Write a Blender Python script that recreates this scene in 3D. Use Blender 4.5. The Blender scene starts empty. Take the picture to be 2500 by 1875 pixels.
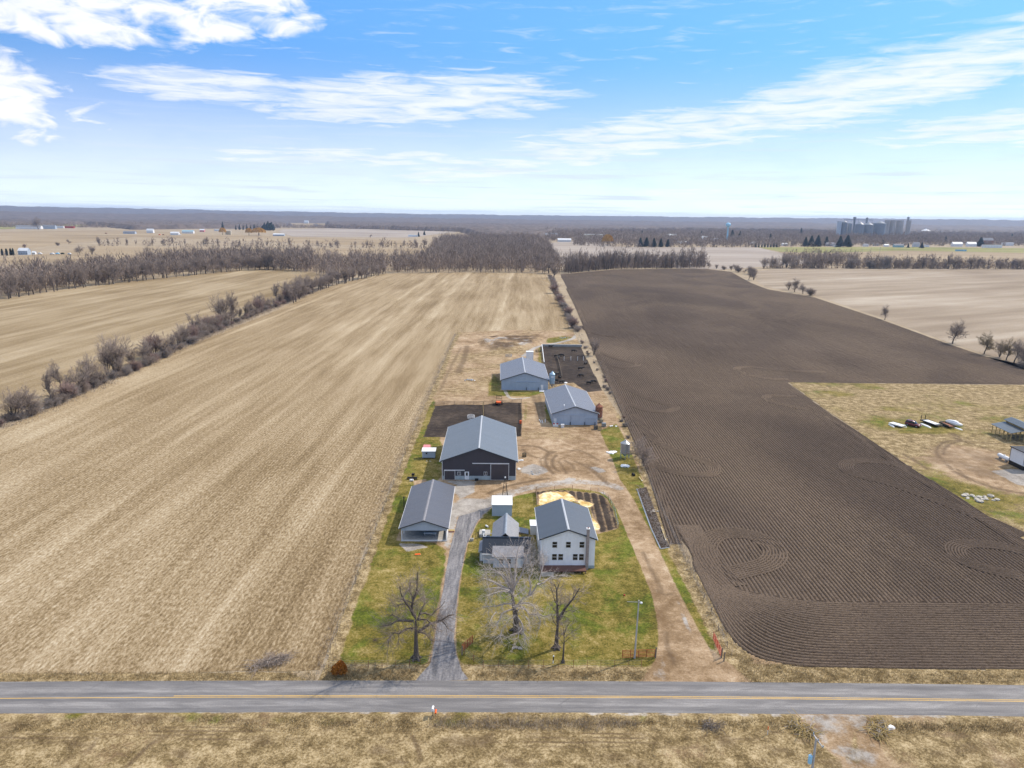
import bpy, bmesh, math, random
import numpy as np
from mathutils import Vector, Matrix, noise as mnoise
R = math.radians
rnd = random.Random(7)
C = bpy.context.scene.collection
# ------------------------------------------------------------------ camera model (metres; rows of the fields run along +Y)
CAMH = 64.0; FPX = 1733.0
PITCH = math.atan(409.5 / FPX); YAW = 25 / FPX; ROLL = .0115
_f = np.array([-math.sin(YAW)*math.cos(PITCH), math.cos(YAW)*math.cos(PITCH), -math.sin(PITCH)])
_r0 = np.array([math.cos(YAW), math.sin(YAW), 0.]); _u0 = np.cross(_r0, _f)
_r = _r0*math.cos(ROLL) + _u0*math.sin(ROLL); _u = -_r0*math.sin(ROLL) + _u0*math.cos(ROLL)
def ray(U, V): return _f + _r*(U-1250)/FPX - _u*(V-937.5)/FPX
def G(U, V, z=0.):                       # survey point: where a sight line meets the level z
    d = ray(U, V); t = (z-CAMH)/d[2]
    return Vector((d[0]*t, d[1]*t, z))
def at_y(U, V, y):
    d = ray(U, V); t = y/d[1]
    return Vector((d[0]*t, y, CAMH + d[2]*t))
def line(pts, n=1): return [G(*p) for p in pts]

cam = bpy.data.cameras.new('camera'); co = bpy.data.objects.new('camera', cam); C.objects.link(co)
M3 = Matrix(((_r[0], _u[0], -_f[0]), (_r[1], _u[1], -_f[1]), (_r[2], _u[2], -_f[2])))
co.matrix_world = Matrix.Translation((0, 0, CAMH)) @ M3.to_4x4()
cam.sensor_width = 36; cam.lens = 36*FPX/2500; cam.clip_start = .5; cam.clip_end = 60000
bpy.context.scene.camera = co
sc = bpy.context.scene
sc.view_settings.view_transform = 'Standard'; sc.view_settings.look = 'None'
sc.view_settings.exposure = 0.80; sc.view_settings.gamma = 1

# ------------------------------------------------------------------ object helpers
def tag(o, label=None, cat=None, group=None, kind=None):
    if label: o['label'] = label
    if cat: o['category'] = cat
    if group: o['group'] = group
    if kind: o['kind'] = kind
    return o
def thing(name, label, cat, loc=(0, 0, 0), rz=0., group=None):
    o = bpy.data.objects.new(name, None); C.objects.link(o); o.empty_display_size = .5
    o.location = loc; o.rotation_euler = (0, 0, rz)
    return tag(o, label, cat, group)
def link(name, me, parent=None, loc=None, rz=None):
    o = bpy.data.objects.new(name, me); C.objects.link(o)
    if parent: o.parent = parent
    if loc is not None: o.location = loc
    if rz is not None: o.rotation_euler = (0, 0, rz)
    return o
def dup(root, loc, rz=0., s=1., label=None, group=None):
    def rec(o, par):
        c = o.copy(); C.objects.link(c)
        if par: c.parent = par
        for ch in o.children: rec(ch, c)
        return c
    r = rec(root, None); r.location = loc; r.rotation_euler = (0, 0, rz)
    r.scale = (s, s, s) if not isinstance(s, tuple) else s
    if label: r['label'] = label
    if group: r['group'] = group
    return r
class MB:
    def __init__(s): s.v = []; s.f = []; s.sm = []
    def add(s, vs, fs, smooth=False):
        o = len(s.v); s.v += [tuple(p) for p in vs]
        s.f += [tuple(i+o for i in f) for f in fs]; s.sm += [smooth]*len(fs); return s
    def box(s, x0, x1, y0, y1, z0, z1):
        return s.add([(x0,y0,z0),(x1,y0,z0),(x1,y1,z0),(x0,y1,z0),(x0,y0,z1),(x1,y0,z1),(x1,y1,z1),(x0,y1,z1)],
                     [(3,2,1,0),(4,5,6,7),(0,1,5,4),(1,2,6,5),(2,3,7,6),(3,0,4,7)])
    def obox(s, c, sx, sy, sz, rz=0, rx=0, ry=0):
        m = Matrix.Translation(c) @ Matrix.Rotation(rz,4,'Z') @ Matrix.Rotation(ry,4,'Y') @ Matrix.Rotation(rx,4,'X')
        vs = [m @ Vector((a*sx/2, b*sy/2, c_*sz/2)) for a,b,c_ in ((-1,-1,-1),(1,-1,-1),(1,1,-1),(-1,1,-1),(-1,-1,1),(1,-1,1),(1,1,1),(-1,1,1))]
        return s.add(vs, [(3,2,1,0),(4,5,6,7),(0,1,5,4),(1,2,6,5),(2,3,7,6),(3,0,4,7)])
    def tube(s, p0, p1, r0, r1=None, n=8, cap=True, smooth=True):
        p0 = Vector(p0); p1 = Vector(p1); r1 = r0 if r1 is None else r1
        d = (p1-p0); 
        if d.length < 1e-6: return s
        d.normalize(); a = d.orthogonal().normalized(); b = d.cross(a)
        vs = []
        for p, r in ((p0, r0), (p1, r1)):
            for i in range(n):
                t = 2*math.pi*i/n; vs.append(p + (a*math.cos(t)+b*math.sin(t))*r)
        s.add(vs, [(i, (i+1)%n, n+(i+1)%n, n+i) for i in range(n)], smooth)
        if cap: s.add(vs, [tuple(range(n-1,-1,-1)), tuple(range(n, 2*n))])
        return s
    def lathe(s, prof, n=20, c=(0,0), smooth=True):     # prof: (r,z) bottom to top
        vs = []; fs = []
        for r, z in prof:
            for i in range(n):
                t = 2*math.pi*i/n; vs.append((c[0]+r*math.cos(t), c[1]+r*math.sin(t), z))
        for k in range(len(prof)-1):
            for i in range(n): fs.append((k*n+i, k*n+(i+1)%n, (k+1)*n+(i+1)%n, (k+1)*n+i))
        s.add(vs, fs, smooth)
        s.add(vs[:n], [tuple(range(n-1,-1,-1))]); s.add(vs[-n:], [tuple(range(n))]); return s
    def prism(s, poly, z0, z1):
        n = len(poly); vs = [(x,y,z0) for x,y in poly]+[(x,y,z1) for x,y in poly]
        return s.add(vs, [tuple(range(n-1,-1,-1)), tuple(range(n,2*n))]+[(i,(i+1)%n,n+(i+1)%n,n+i) for i in range(n)])
    def mesh(s, name, mat):
        me = bpy.data.meshes.new(name); me.from_pydata(s.v, [], s.f)
        me.polygons.foreach_set('use_smooth', s.sm); me.materials.append(mat); me.update(); return me
    def build(s, name, mat, parent=None, loc=None, rz=None, label=None):
        o = link(name, s.mesh(name, mat), parent, loc, rz)
        if label: o['label'] = label
        return o
def npmesh(name, V, Fq, mat, smooth=False):              # V (n,3), Fq (m,k) index array
    me = bpy.data.meshes.new(name); V = np.asarray(V, np.float32); Fq = np.asarray(Fq, np.int32)
    k = Fq.shape[1]; me.vertices.add(len(V)); me.vertices.foreach_set('co', V.ravel())
    me.loops.add(Fq.size); me.loops.foreach_set('vertex_index', Fq.ravel())
    me.polygons.add(len(Fq)); me.polygons.foreach_set('loop_start', np.arange(0, Fq.size, k, dtype=np.int32))
    me.polygons.foreach_set('loop_total', np.full(len(Fq), k, np.int32))
    if smooth: me.polygons.foreach_set('use_smooth', np.ones(len(Fq), bool))
    me.materials.append(mat); me.update(); me.validate(); return me

# ------------------------------------------------------------------ materials
class NT:
    def __init__(s, tree): s.t = tree; s.n = tree.nodes; s.l = tree.links
    def new(s, t, **k):
        n = s.n.new(t)
        for a, b in k.items(): setattr(n, a, b)
        return n
    def put(s, sock, v):
        if isinstance(v, bpy.types.NodeSocket): s.l.new(v, sock)
        elif v is not None:
            if sock.type == 'RGBA' and len(v) == 3: v = (*v, 1)
            sock.default_value = v
    def math(s, op, a, b=None, c=None, clamp=False):
        n = s.new('ShaderNodeMath', operation=op, use_clamp=clamp)
        for i, v in enumerate((a, b, c)):
            if v is not None: s.put(n.inputs[i], v)
        return n.outputs[0]
    def mix(s, fac, a, b, mode='MIX'):
        n = s.new('ShaderNodeMix', data_type='RGBA', blend_type=mode)
        s.put(n.inputs[0], fac); s.put(n.inputs[6], a); s.put(n.inputs[7], b); return n.outputs[2]
    def ss(s, v, a, b, to0=0., to1=1.):
        n = s.new('ShaderNodeMapRange', interpolation_type='SMOOTHSTEP')
        s.put(n.inputs[0], v); n.inputs[1].default_value = a; n.inputs[2].default_value = b
        n.inputs[3].default_value = to0; n.inputs[4].default_value = to1; return n.outputs[0]
    def obj(s): return s.new('ShaderNodeTexCoord').outputs['Object']
    def pos(s): return s.new('ShaderNodeNewGeometry').outputs['Position']
    def mapv(s, vec, sc=(1,1,1), rot=(0,0,0), loc=(0,0,0)):
        n = s.new('ShaderNodeMapping'); s.put(n.inputs[0], vec)
        n.inputs['Scale'].default_value = sc; n.inputs['Rotation'].default_value = rot; n.inputs['Location'].default_value = loc
        return n.outputs[0]
    def noise(s, vec, scale, detail=4, rough=.6, dist=0.):
        n = s.new('ShaderNodeTexNoise'); s.put(n.inputs['Vector'], vec); n.inputs['Scale'].default_value = scale
        n.inputs['Detail'].default_value = detail; n.inputs['Roughness'].default_value = rough; n.inputs['Distortion'].default_value = dist
        return n.outputs['Fac']
    def ramp(s, fac, stops):
        n = s.new('ShaderNodeValToRGB'); s.put(n.inputs[0], fac); e = n.color_ramp.elements
        while len(e) < len(stops): e.new(.5)
        for i, (p, c) in enumerate(stops): e[i].position = p; e[i].color = (*c, 1)
        return n.outputs[0]
    def attr(s, name): return s.new('ShaderNodeAttribute', attribute_name=name)
    def bump(s, h, strength=.3, dist=.1):
        n = s.new('ShaderNodeBump'); n.inputs['Strength'].default_value = strength; n.inputs['Distance'].default_value = dist
        s.put(n.inputs['Height'], h); return n.outputs[0]
def newmat(name):
    m = bpy.data.materials.new(name); m.use_nodes = True; nt = NT(m.node_tree)
    b = m.node_tree.nodes['Principled BSDF']; return m, nt, b
def finish(nt, b, col, rough=.8, normal=None, spec=.3, metal=0.):
    nt.put(b.inputs['Base Color'], col); nt.put(b.inputs['Roughness'], rough); b.inputs['Specular IOR Level'].default_value = spec
    b.inputs['Metallic'].default_value = metal
    if normal is not None: nt.put(b.inputs['Normal'], normal)
def simple(name, col, rough=.6, var=.12, scale=1.5, spec=.3, metal=0., stretch=(1,1,1)):
    m, nt, b = newmat(name); v = nt.mapv(nt.obj(), stretch)
    n = nt.noise(v, scale, 5, .65)
    c = nt.mix(nt.ss(n, .3, .7), tuple(x*(1-var) for x in col), tuple(min(1, x*(1+var)) for x in col))
    finish(nt, b, c, rough, None, spec, metal); return m
def roofmat(name, col, rough=.38, rib=.23, axis='Y', var=.07):   # ribbed steel sheet; ribs run down the slope
    m, nt, b = newmat(name); o = nt.obj(); sep = nt.new('ShaderNodeSeparateXYZ'); nt.put(sep.inputs[0], o)
    a = sep.outputs[1 if axis == 'Y' else 0]
    w = nt.math('SINE', nt.math('MULTIPLY', a, 2*math.pi/rib)); r = nt.math('POWER', nt.math('MULTIPLY_ADD', w, .5, .5), 6.)
    sheet = nt.new('ShaderNodeTexWhiteNoise', noise_dimensions='1D'); nt.put(sheet.inputs['W'], nt.math('FLOOR', nt.math('MULTIPLY', a, 1/.92)))
    n = nt.noise(nt.mapv(o, (.3,1,.3) if axis == 'Y' else (1,.3,.3)), .8, 5, .7)
    f = nt.math('ADD', nt.math('MULTIPLY', sheet.outputs[0], .5), nt.math('MULTIPLY', n, .5))
    c = nt.mix(f, tuple(x*(1-var) for x in col), tuple(x*(1+var) for x in col))
    c = nt.mix(nt.math('MULTIPLY', r, .25), c, tuple(x*.6 for x in col))
    finish(nt, b, c, nt.math('MULTIPLY_ADD', n, .2, rough-.1), nt.bump(r, .5, .03), .4, 0.); return m
def sidemat(name, col, pitch=.2, horiz=True, var=.06, depth=.02, rough=.55):
    m, nt, b = newmat(name); o = nt.obj(); sep = nt.new('ShaderNodeSeparateXYZ'); nt.put(sep.inputs[0], o)
    a = sep.outputs[2] if horiz else nt.math('ADD', sep.outputs[0], sep.outputs[1])
    fr = nt.math('FRACT', nt.math('MULTIPLY', a, 1/pitch))
    e = nt.ss(fr, 0., .14)
    n = nt.noise(nt.mapv(o, (1,1,.35)), .9, 5, .7)
    c = nt.mix(nt.ss(n,.3,.7), tuple(x*(1-var) for x in col), tuple(min(1,x*(1+var)) for x in col))
    c = nt.mix(nt.math('MULTIPLY', nt.math('SUBTRACT', 1., e), .22), c, tuple(x*.45 for x in col))
    finish(nt, b, c, rough, nt.bump(fr if horiz else e, .4, depth), .3); return m

M = {}
M['white'] = simple('white_paint', (.74,.75,.76), .5, .05)
M['cap'] = simple('pale_ridge_steel', (.42,.44,.47), .45, .05)
M['white_siding'] = sidemat('white_siding', (.88,.89,.91), .11)
M['grey_siding'] = sidemat('pale_grey_siding', (.50,.52,.56), .11)
M['blue_steel'] = sidemat('blue_grey_steel', (.36,.43,.52), .23, False, rough=.4)
M['pale_steel'] = sidemat('pale_grey_steel', (.40,.46,.54), .23, False, rough=.4)
M['dark_steel'] = sidemat('charcoal_steel', (.055,.052,.062), .23, False, rough=.45)
M['dark_door'] = sidemat('charcoal_door_steel', (.066,.058,.064), .23, False, rough=.45)
M['block'] = sidemat('pale_block', (.36,.42,.44), .2, True, .12)
M['dark_trim'] = simple('dark_trim', (.035,.045,.055), .4)
M['black'] = simple('black_paint', (.012,.012,.013), .5)
M['rubber'] = simple('black_rubber', (.015,.015,.015), .8)
M['roof_barn'] = roofmat('roof_blue_grey', (.135,.155,.178))
M['roof_grey'] = roofmat('roof_grey', (.16,.165,.188))
M['roof_carport'] = roofmat('roof_slate', (.10,.104,.122))
M['roof_house'] = roofmat('roof_house_blue_grey', (.078,.092,.112))
M['roof_navy'] = roofmat('roof_navy', (.018,.026,.042), .35, .3, 'X')
M['roof_dark'] = roofmat('roof_dark_grey', (.10,.12,.14), .4, .23, 'X')
M['concrete'] = simple('concrete', (.36,.35,.33), .85, .15, 2.)
M['wood'] = simple('weathered_wood', (.20,.16,.12), .85, .25, 2., stretch=(1,1,6))
M['pale_wood'] = simple('fresh_wood', (.52,.42,.24), .8, .15, 2.)
M['deck'] = simple('red_brown_deck', (.125,.062,.05), .6, .15, 2., stretch=(.4,6,1))
M['galv'] = simple('galvanised_steel', (.34,.36,.38), .38, .12, 1.5, .5, .55)
M['galv_blue'] = simple('blue_galvanised_steel', (.28,.42,.55), .35, .12, 1.5, .5, .35)
M['rust'] = simple('rusty_steel', (.24,.10,.06), .85, .45, 1.2)
M['red_gate'] = simple('red_gate_paint', (.36,.06,.035), .55, .2)
M['red'] = simple('red_paint', (.42,.035,.025), .5, .2)
M['orange'] = simple('orange_plastic', (.85,.13,.02), .5, .1)
M['pink'] = simple('faded_red_sheet', (.62,.24,.26), .6, .1)
M['car_red'] = simple('car_red_paint', (.14,.018,.022), .25, .05, spec=.6)
M['tan_post'] = simple('tan_timber', (.40,.30,.13), .8, .2)
M['pole'] = simple('grey_weathered_pole', (.40,.39,.38), .85, .2, 2., stretch=(4,4,.6))
M['snow'] = simple('old_snow', (.86,.87,.89), .7, .04)
M['stone'] = simple('field_stone', (.38,.34,.29), .9, .3, 3.)
M['rubble'] = simple('broken_concrete', (.42,.39,.34), .9, .35, 1.5)
M['brick'] = simple('grey_brown_brick', (.33,.275,.255), .85, .18, 4.)
M['hide'] = simple('black_cattle_hide', (.012,.011,.011), .6, .3, 2.)
M['teal'] = simple('pale_blue_steel', (.32,.50,.58), .45, .08)
M['tan_wall'] = simple('tan_wall', (.45,.40,.30), .7, .08)
M['brick_far'] = simple('red_brick', (.30,.15,.11), .85, .15)
M['roof_far'] = simple('grey_shingles', (.22,.22,.24), .8, .15)
M['roof_brown'] = simple('brown_shingles', (.16,.12,.10), .8, .15)
M['roof_white'] = simple('white_steel_roof', (.70,.72,.74), .5, .05)
M['tower_blue'] = simple('pale_blue_tank_paint', (.30,.58,.78), .4, .04)
M['silo_conc'] = simple('silo_concrete', (.34,.33,.33), .85, .12, .3, stretch=(1,1,.2))
M['bin_steel'] = simple('bin_steel', (.20,.225,.26), .4, .12, .4)
def glassm():
    m, nt, b = newmat('dark_window_glass'); finish(nt, b, (.012,.014,.018), .08, None, .6); return m
M['glass'] = glassm()
m_, nt_, b_ = newmat('shingle_diamond')       # old grey shingles laid diagonally
o_ = nt_.obj(); v_ = nt_.mapv(o_, (1,1,1), (0,0,R(45)))
br = nt_.new('ShaderNodeTexBrick'); nt_.put(br.inputs['Vector'], v_); br.inputs['Scale'].default_value = 1.6
br.inputs['Color1'].default_value = (.22,.23,.26,1); br.inputs['Color2'].default_value = (.27,.28,.31,1); br.inputs['Mortar'].default_value = (.13,.14,.16,1)
br.offset = 0; br.inputs['Brick Width'].default_value = .9; br.inputs['Row Height'].default_value = .9; br.inputs['Mortar Size'].default_value = .035
finish(nt_, b_, nt_.mix(nt_.ss(nt_.noise(o_, 2, 5), .35, .7), br.outputs[0], (.25,.26,.29)), .75); M['shingle'] = m_
def barkmat(name, c0, c1, sc=3.):
    m, nt, b = newmat(name); o = nt.obj(); n = nt.noise(nt.mapv(o,(1,1,.3)), sc, 5, .7)
    w = nt.new('ShaderNodeObjectInfo').outputs['Random']
    c = nt.mix(nt.ss(n,.3,.7), c0, c1); c = nt.mix(nt.math('MULTIPLY', w, .35), c, tuple(x*.6 for x in c0))
    finish(nt, b, c, .9, None, .15); return m
M['bark'] = barkmat('grey_brown_bark', (.075,.062,.052), (.15,.125,.105))
M['bark_dark'] = barkmat('dark_bark', (.085,.07,.06), (.165,.137,.115))
M['bark_pale'] = barkmat('pale_bark', (.33,.29,.265), (.50,.45,.41))
M['twig'] = barkmat('mauve_brown_twigs', (.26,.208,.175), (.37,.307,.265))
M['twig_dark'] = barkmat('dark_twigs', (.11,.094,.085), (.19,.16,.145))
M['twig_red'] = barkmat('reddish_twigs', (.27,.19,.165), (.38,.28,.25))
M['twig_pale'] = barkmat('pale_twigs', (.41,.36,.33), (.58,.52,.48))
M['twig_pale2'] = barkmat('grey_twigs', (.26,.225,.205), (.36,.315,.29))
M['twig_tan'] = barkmat('tan_twigs', (.24,.19,.12), (.34,.27,.17))
M['willow'] = barkmat('golden_willow_twigs', (.46,.25,.06), (.60,.36,.10))
def leafmat(name, c0, c1, sc=1.2):
    m, nt, b = newmat(name); n = nt.noise(nt.pos(), sc, 4, .7); finish(nt, b, nt.mix(nt.ss(n,.3,.7), c0, c1), .8, None, .2); return m
M['spruce'] = leafmat('dark_spruce_needles', (.010,.022,.020), (.030,.052,.040), .4)
M['cedar'] = leafmat('rusty_cedar_foliage', (.26,.09,.012), (.42,.17,.03), 3.)
M['dry'] = leafmat('dry_grass_blades', (.19,.135,.062), (.55,.43,.25), 1.3)
M['weed'] = leafmat('grey_weed_stalks', (.26,.21,.155), (.50,.415,.33), 1.)
M['wood_twigs'] = leafmat('woodland_twigs', (.165,.124,.098), (.37,.295,.24), .07)
M['canopy'] = leafmat('bare_woodland_canopy', (.07,.057,.052), (.155,.122,.108), .02)

# ------------------------------------------------------------------ ground materials
def field_mat(name, stops, streak=.35, fine=.45, yaw=0., rows=None, sx=.25, sy=.012, patch=.02, fine_sc=2.2, bands=(), kb=.1):
    m, nt, b = newmat(name); p = nt.mapv(nt.pos(), rot=(0,0,yaw))
    big = nt.noise(nt.mapv(p,(patch,patch*.5,patch)), 1., 5, .6, .5)
    st = nt.noise(nt.mapv(p,(sx,sy,sx)), 1., 5, .6)
    st2 = nt.noise(nt.mapv(p,(sx*.25,sy*.35,sx), loc=(5,3,0)), 1., 4, .6, .8)
    fi = nt.noise(nt.mapv(p,(1.3,.55,1)), fine_sc, 6, .78)
    h = nt.math('MULTIPLY', big, 1-streak-fine)
    h = nt.math('ADD', h, nt.math('MULTIPLY', st, streak*.5)); h = nt.math('ADD', h, nt.math('MULTIPLY', st2, streak*.5)); h = nt.math('ADD', h, nt.math('MULTIPLY', fi, fine))
    if rows:
        sep = nt.new('ShaderNodeSeparateXYZ'); nt.put(sep.inputs[0], p)
        wob = nt.noise(nt.mapv(p,(.05,.02,1)), 1., 3, .5)
        w = nt.math('SINE', nt.math('MULTIPLY', nt.math('ADD', sep.outputs[0], nt.math('MULTIPLY', wob, .8)), 2*math.pi/rows[0]))
        h = nt.math('ADD', h, nt.math('MULTIPLY', w, rows[1]))
    if bands:                                   # paler swaths where straw was spread and wheels ran, along the rows
        sep = nt.new('ShaderNodeSeparateXYZ'); nt.put(sep.inputs[0], p); bw = nt.math('ADD', sep.outputs[0], nt.math('MULTIPLY', nt.noise(nt.mapv(p,(.03,.01,1)), 1., 3, .5), 6.)); tot = None
        for i, x in enumerate(bands):
            g = nt.ss(nt.math('ABSOLUTE', nt.math('SUBTRACT', bw, x+3.)), 3.2+(i%3), .3); tot = g if tot is None else nt.math('MAXIMUM', tot, g)
        h = nt.math('ADD', h, nt.math('MULTIPLY', nt.math('MULTIPLY', tot, nt.noise(nt.mapv(p,(.3,.03,1)), 1., 4, .7)), nt.ss(sep.outputs[1], 150., 420., .0, .075)))
    c = nt.ramp(nt.ss(h, .37, .65), stops)
    finish(nt, b, c, .95, nt.bump(fi, .55, .25), .1); return m
def ground_mat():
    m, nt, b = newmat('open_country'); p = nt.pos(); sep = nt.new('ShaderNodeSeparateXYZ'); nt.put(sep.inputs[0], p)
    n = nt.noise(nt.mapv(p,(.0016,.0009,1)), 1., 5, .6); f = nt.noise(nt.mapv(p,(.03,.03,1)), 1., 5, .7)
    field = nt.ramp(f, ((.3,(.25,.195,.13)),(.7,(.38,.31,.22)))); wood = nt.ramp(f, ((.3,(.07,.056,.052)),(.7,(.15,.12,.11))))
    far = nt.ss(sep.outputs[1], 2200., 4200., .33, .62)
    c = nt.mix(nt.ss(nt.math('SUBTRACT', far, n), -.03, .03), field, wood); finish(nt, b, c, .95, None, .1); return m
M['ground'] = ground_mat()
M['ground_old'] = field_mat('open_country', ((0,(.17,.135,.09)),(.5,(.26,.21,.145)),(1,(.34,.285,.20))), .3, .2, .6, None, .004, .002, .0008, .3)
M['stubble'] = field_mat('corn_stubble', ((0,(.112,.075,.037)),(.25,(.212,.153,.083)),(.5,(.302,.229,.138)),(.75,(.392,.314,.208)),(1,(.53,.45,.33))), .32, .54, 0., (.76,.012), .30, .016, .016, 1.6, (-98,-80.5,-15,-159,-62), .5)
M['stubble_left'] = field_mat('pale_stubble', ((0,(.165,.117,.06)),(.4,(.265,.201,.118)),(.7,(.345,.275,.178)),(1,(.44,.365,.255))), .5, .3, R(0), None, .12, .008, .02, 1.6)
M['pale_field'] = field_mat('grey_tan_stubble', ((0,(.20,.155,.11)),(.45,(.29,.235,.175)),(.75,(.36,.305,.24)),(1,(.44,.385,.315))), .5, .3, R(62), None, .06, .006, .012, 1.4)
M['mid_field'] = field_mat('distant_stubble', ((0,(.22,.165,.10)),(.5,(.31,.24,.155)),(1,(.39,.315,.215))), .4, .25, R(75), None, .03, .004, .006, .8)
M['grey_field'] = field_mat('distant_grey_field', ((0,(.24,.20,.165)),(.5,(.32,.275,.235)),(1,(.40,.355,.31))), .4, .25, R(80), None, .03, .004, .006, .8)
M['green_field'] = field_mat('winter_grass', ((0,(.16,.16,.05)),(.5,(.24,.23,.09)),(1,(.33,.30,.14))), .3, .3, R(80), None, .03, .006, .01, .8)
def soil_mat(name, k=1.):
    m, nt, b = newmat(name); p = nt.pos()
    big = nt.noise(nt.mapv(p,(.012,.008,.01)), 1., 5, .6, .6); mid = nt.noise(p, .35, 4, .6); fi = nt.noise(p, 3.2, 6, .8)
    h = nt.math('ADD', nt.math('ADD', nt.math('MULTIPLY', big, .5), nt.math('MULTIPLY', mid, .15)), nt.math('MULTIPLY', fi, .35))
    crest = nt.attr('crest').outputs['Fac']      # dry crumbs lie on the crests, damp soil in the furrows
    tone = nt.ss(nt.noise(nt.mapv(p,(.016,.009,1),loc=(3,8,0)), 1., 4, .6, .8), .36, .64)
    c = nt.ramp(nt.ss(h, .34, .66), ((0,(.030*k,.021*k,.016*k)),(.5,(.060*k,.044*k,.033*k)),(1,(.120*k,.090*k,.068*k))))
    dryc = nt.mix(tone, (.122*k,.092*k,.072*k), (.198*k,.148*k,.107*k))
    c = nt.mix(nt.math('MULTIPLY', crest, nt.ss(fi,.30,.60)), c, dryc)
    c = nt.mix(nt.ss(nt.noise(p, 5.5, 2, .5), .72, .78), c, (.42,.36,.28))
    finish(nt, b, c, .95, nt.bump(fi, .9, .18), .1); return m
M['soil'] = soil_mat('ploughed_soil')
def yard_mat():
    m, nt, b = newmat('farmyard_ground'); p = nt.pos()
    A = nt.new('ShaderNodeSeparateColor'); nt.put(A.inputs[0], nt.attr('wa').outputs['Color'])
    B = nt.new('ShaderNodeSeparateColor'); nt.put(B.inputs[0], nt.attr('wb').outputs['Color'])
    edge = nt.noise(p, .9, 6, .75)
    def w(s, k=.75): return nt.ss(nt.math('ADD', s, nt.math('MULTIPLY', nt.math('SUBTRACT', edge, .5), k)), .36, .64)
    big = nt.noise(p, .07, 4, .6, .4); mid = nt.noise(p, .45, 5, .7); fi = nt.noise(nt.mapv(p,(1,1,1)), 3., 6, .8)
    # dirt
    hd = nt.math('ADD', nt.math('MULTIPLY', big, .35), nt.math('ADD', nt.math('MULTIPLY', mid, .35), nt.math('MULTIPLY', fi, .3)))
    dirt = nt.ramp(nt.ss(hd,.36,.64), ((0,(.15,.094,.048)),(.4,(.27,.188,.112)),(.7,(.365,.265,.170)),(1,(.49,.39,.28))))
    # grass
    hg = nt.math('ADD', nt.math('MULTIPLY', big, .22), nt.math('ADD', nt.math('MULTIPLY', mid, .32), nt.math('MULTIPLY', fi, .46)))
    grass = nt.ramp(nt.ss(hg,.36,.64), ((0,(.045,.040,.009)),(.28,(.098,.086,.015)),(.5,(.160,.130,.028)),(.75,(.235,.182,.056)),(1,(.39,.31,.15))))
    lush = nt.ramp(nt.ss(hg,.36,.64), ((0,(.035,.046,.008)),(.5,(.092,.112,.013)),(1,(.21,.21,.04))))
    grass = nt.mix(nt.ss(nt.noise(p,.11,5,.65,.5),.47,.62), grass, lush)
    dry = nt.ramp(nt.ss(nt.math('ADD', nt.math('MULTIPLY', mid, .45), nt.math('MULTIPLY', fi, .55)),.34,.66), ((0,(.07,.048,.021)),(.35,(.172,.124,.058)),(.65,(.31,.235,.125)),(1,(.50,.40,.25))))
    grav = nt.ramp(nt.ss(hd,.36,.64), ((0,(.19,.17,.15)),(.5,(.31,.285,.26)),(1,(.45,.42,.385))))
    streak = nt.noise(nt.mapv(p,(1.6,.16,1)), 1., 5, .65)
    asph = nt.ramp(nt.ss(nt.math('ADD', nt.math('MULTIPLY', streak,.55), nt.math('MULTIPLY', fi,.45)),.36,.64), ((0,(.10,.10,.11)),(.5,(.175,.172,.182)),(1,(.275,.265,.27))))
    mud = nt.ramp(nt.ss(hd,.36,.64), ((0,(.022,.016,.013)),(.5,(.045,.034,.027)),(1,(.095,.072,.055))))
    c = dirt
    c = nt.mix(w(B.outputs[1]), c, dry)
    c = nt.mix(w(A.outputs[0]), c, grass)
    c = nt.mix(w(A.outputs[1]), c, grav)
    c = nt.mix(w(B.outputs[0], .4), c, asph)
    c = nt.mix(w(A.outputs[2]), c, mud)
    c = nt.mix(nt.math('MULTIPLY', nt.attr('wa').outputs['Alpha'], nt.ss(edge,.22,.52)), c, (.105,.070,.042))
    straw = nt.ramp(nt.ss(mid,.35,.65), ((0,(.46,.30,.10)),(.45,(.66,.49,.23)),(1,(.84,.74,.50))))
    c = nt.mix(w(B.outputs[2], .5), c, straw)
    finish(nt, b, c, .93, nt.bump(fi, .6, .12), .12); return m
M['yard'] = yard_mat()
def road_mat():
    m, nt, b = newmat('worn_asphalt_road'); u = nt.new('ShaderNodeTexCoord').outputs['UV']; p = nt.mapv(u, (.03,1.,1)); o = u
    st = nt.noise(p, 1.5, 6, .65); blot = nt.noise(nt.mapv(o,(.12,.7,1)), 1., 6, .7, .6); fi = nt.noise(o, 7., 4, .7)
    sep = nt.new('ShaderNodeSeparateXYZ'); nt.put(sep.inputs[0], o)
    track = nt.math('ABSOLUTE', nt.math('SUBTRACT', nt.math('ABSOLUTE', sep.outputs[1]), 1.45))
    wear = nt.ss(track, .9, .1)
    h = nt.math('ADD', nt.math('ADD', nt.math('MULTIPLY', st, .34), nt.math('MULTIPLY', blot, .38)), nt.math('MULTIPLY', fi, .28))
    h = nt.math('ADD', h, nt.math('MULTIPLY', wear, .055))
    c = nt.ramp(nt.ss(h,.35,.70), ((0,(.105,.102,.107)),(.4,(.155,.15,.152)),(.7,(.215,.207,.206)),(1,(.32,.31,.305))))
    cell = nt.new('ShaderNodeTexVoronoi', feature='DISTANCE_TO_EDGE'); nt.put(cell.inputs['Vector'], nt.mapv(o,(.10,.24,1))); cell.inputs['Scale'].default_value = 1.
    crack = nt.math('MULTIPLY', nt.ss(cell.outputs['Distance'], .012, .003), nt.ss(nt.noise(o,.25,3,.6),.56,.66))
    c = nt.mix(nt.math('MULTIPLY', crack, .35), c, (.06,.06,.062))
    finish(nt, b, c, .8, nt.bump(fi,.2,.02), .3); return m
M['road'] = road_mat()
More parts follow.
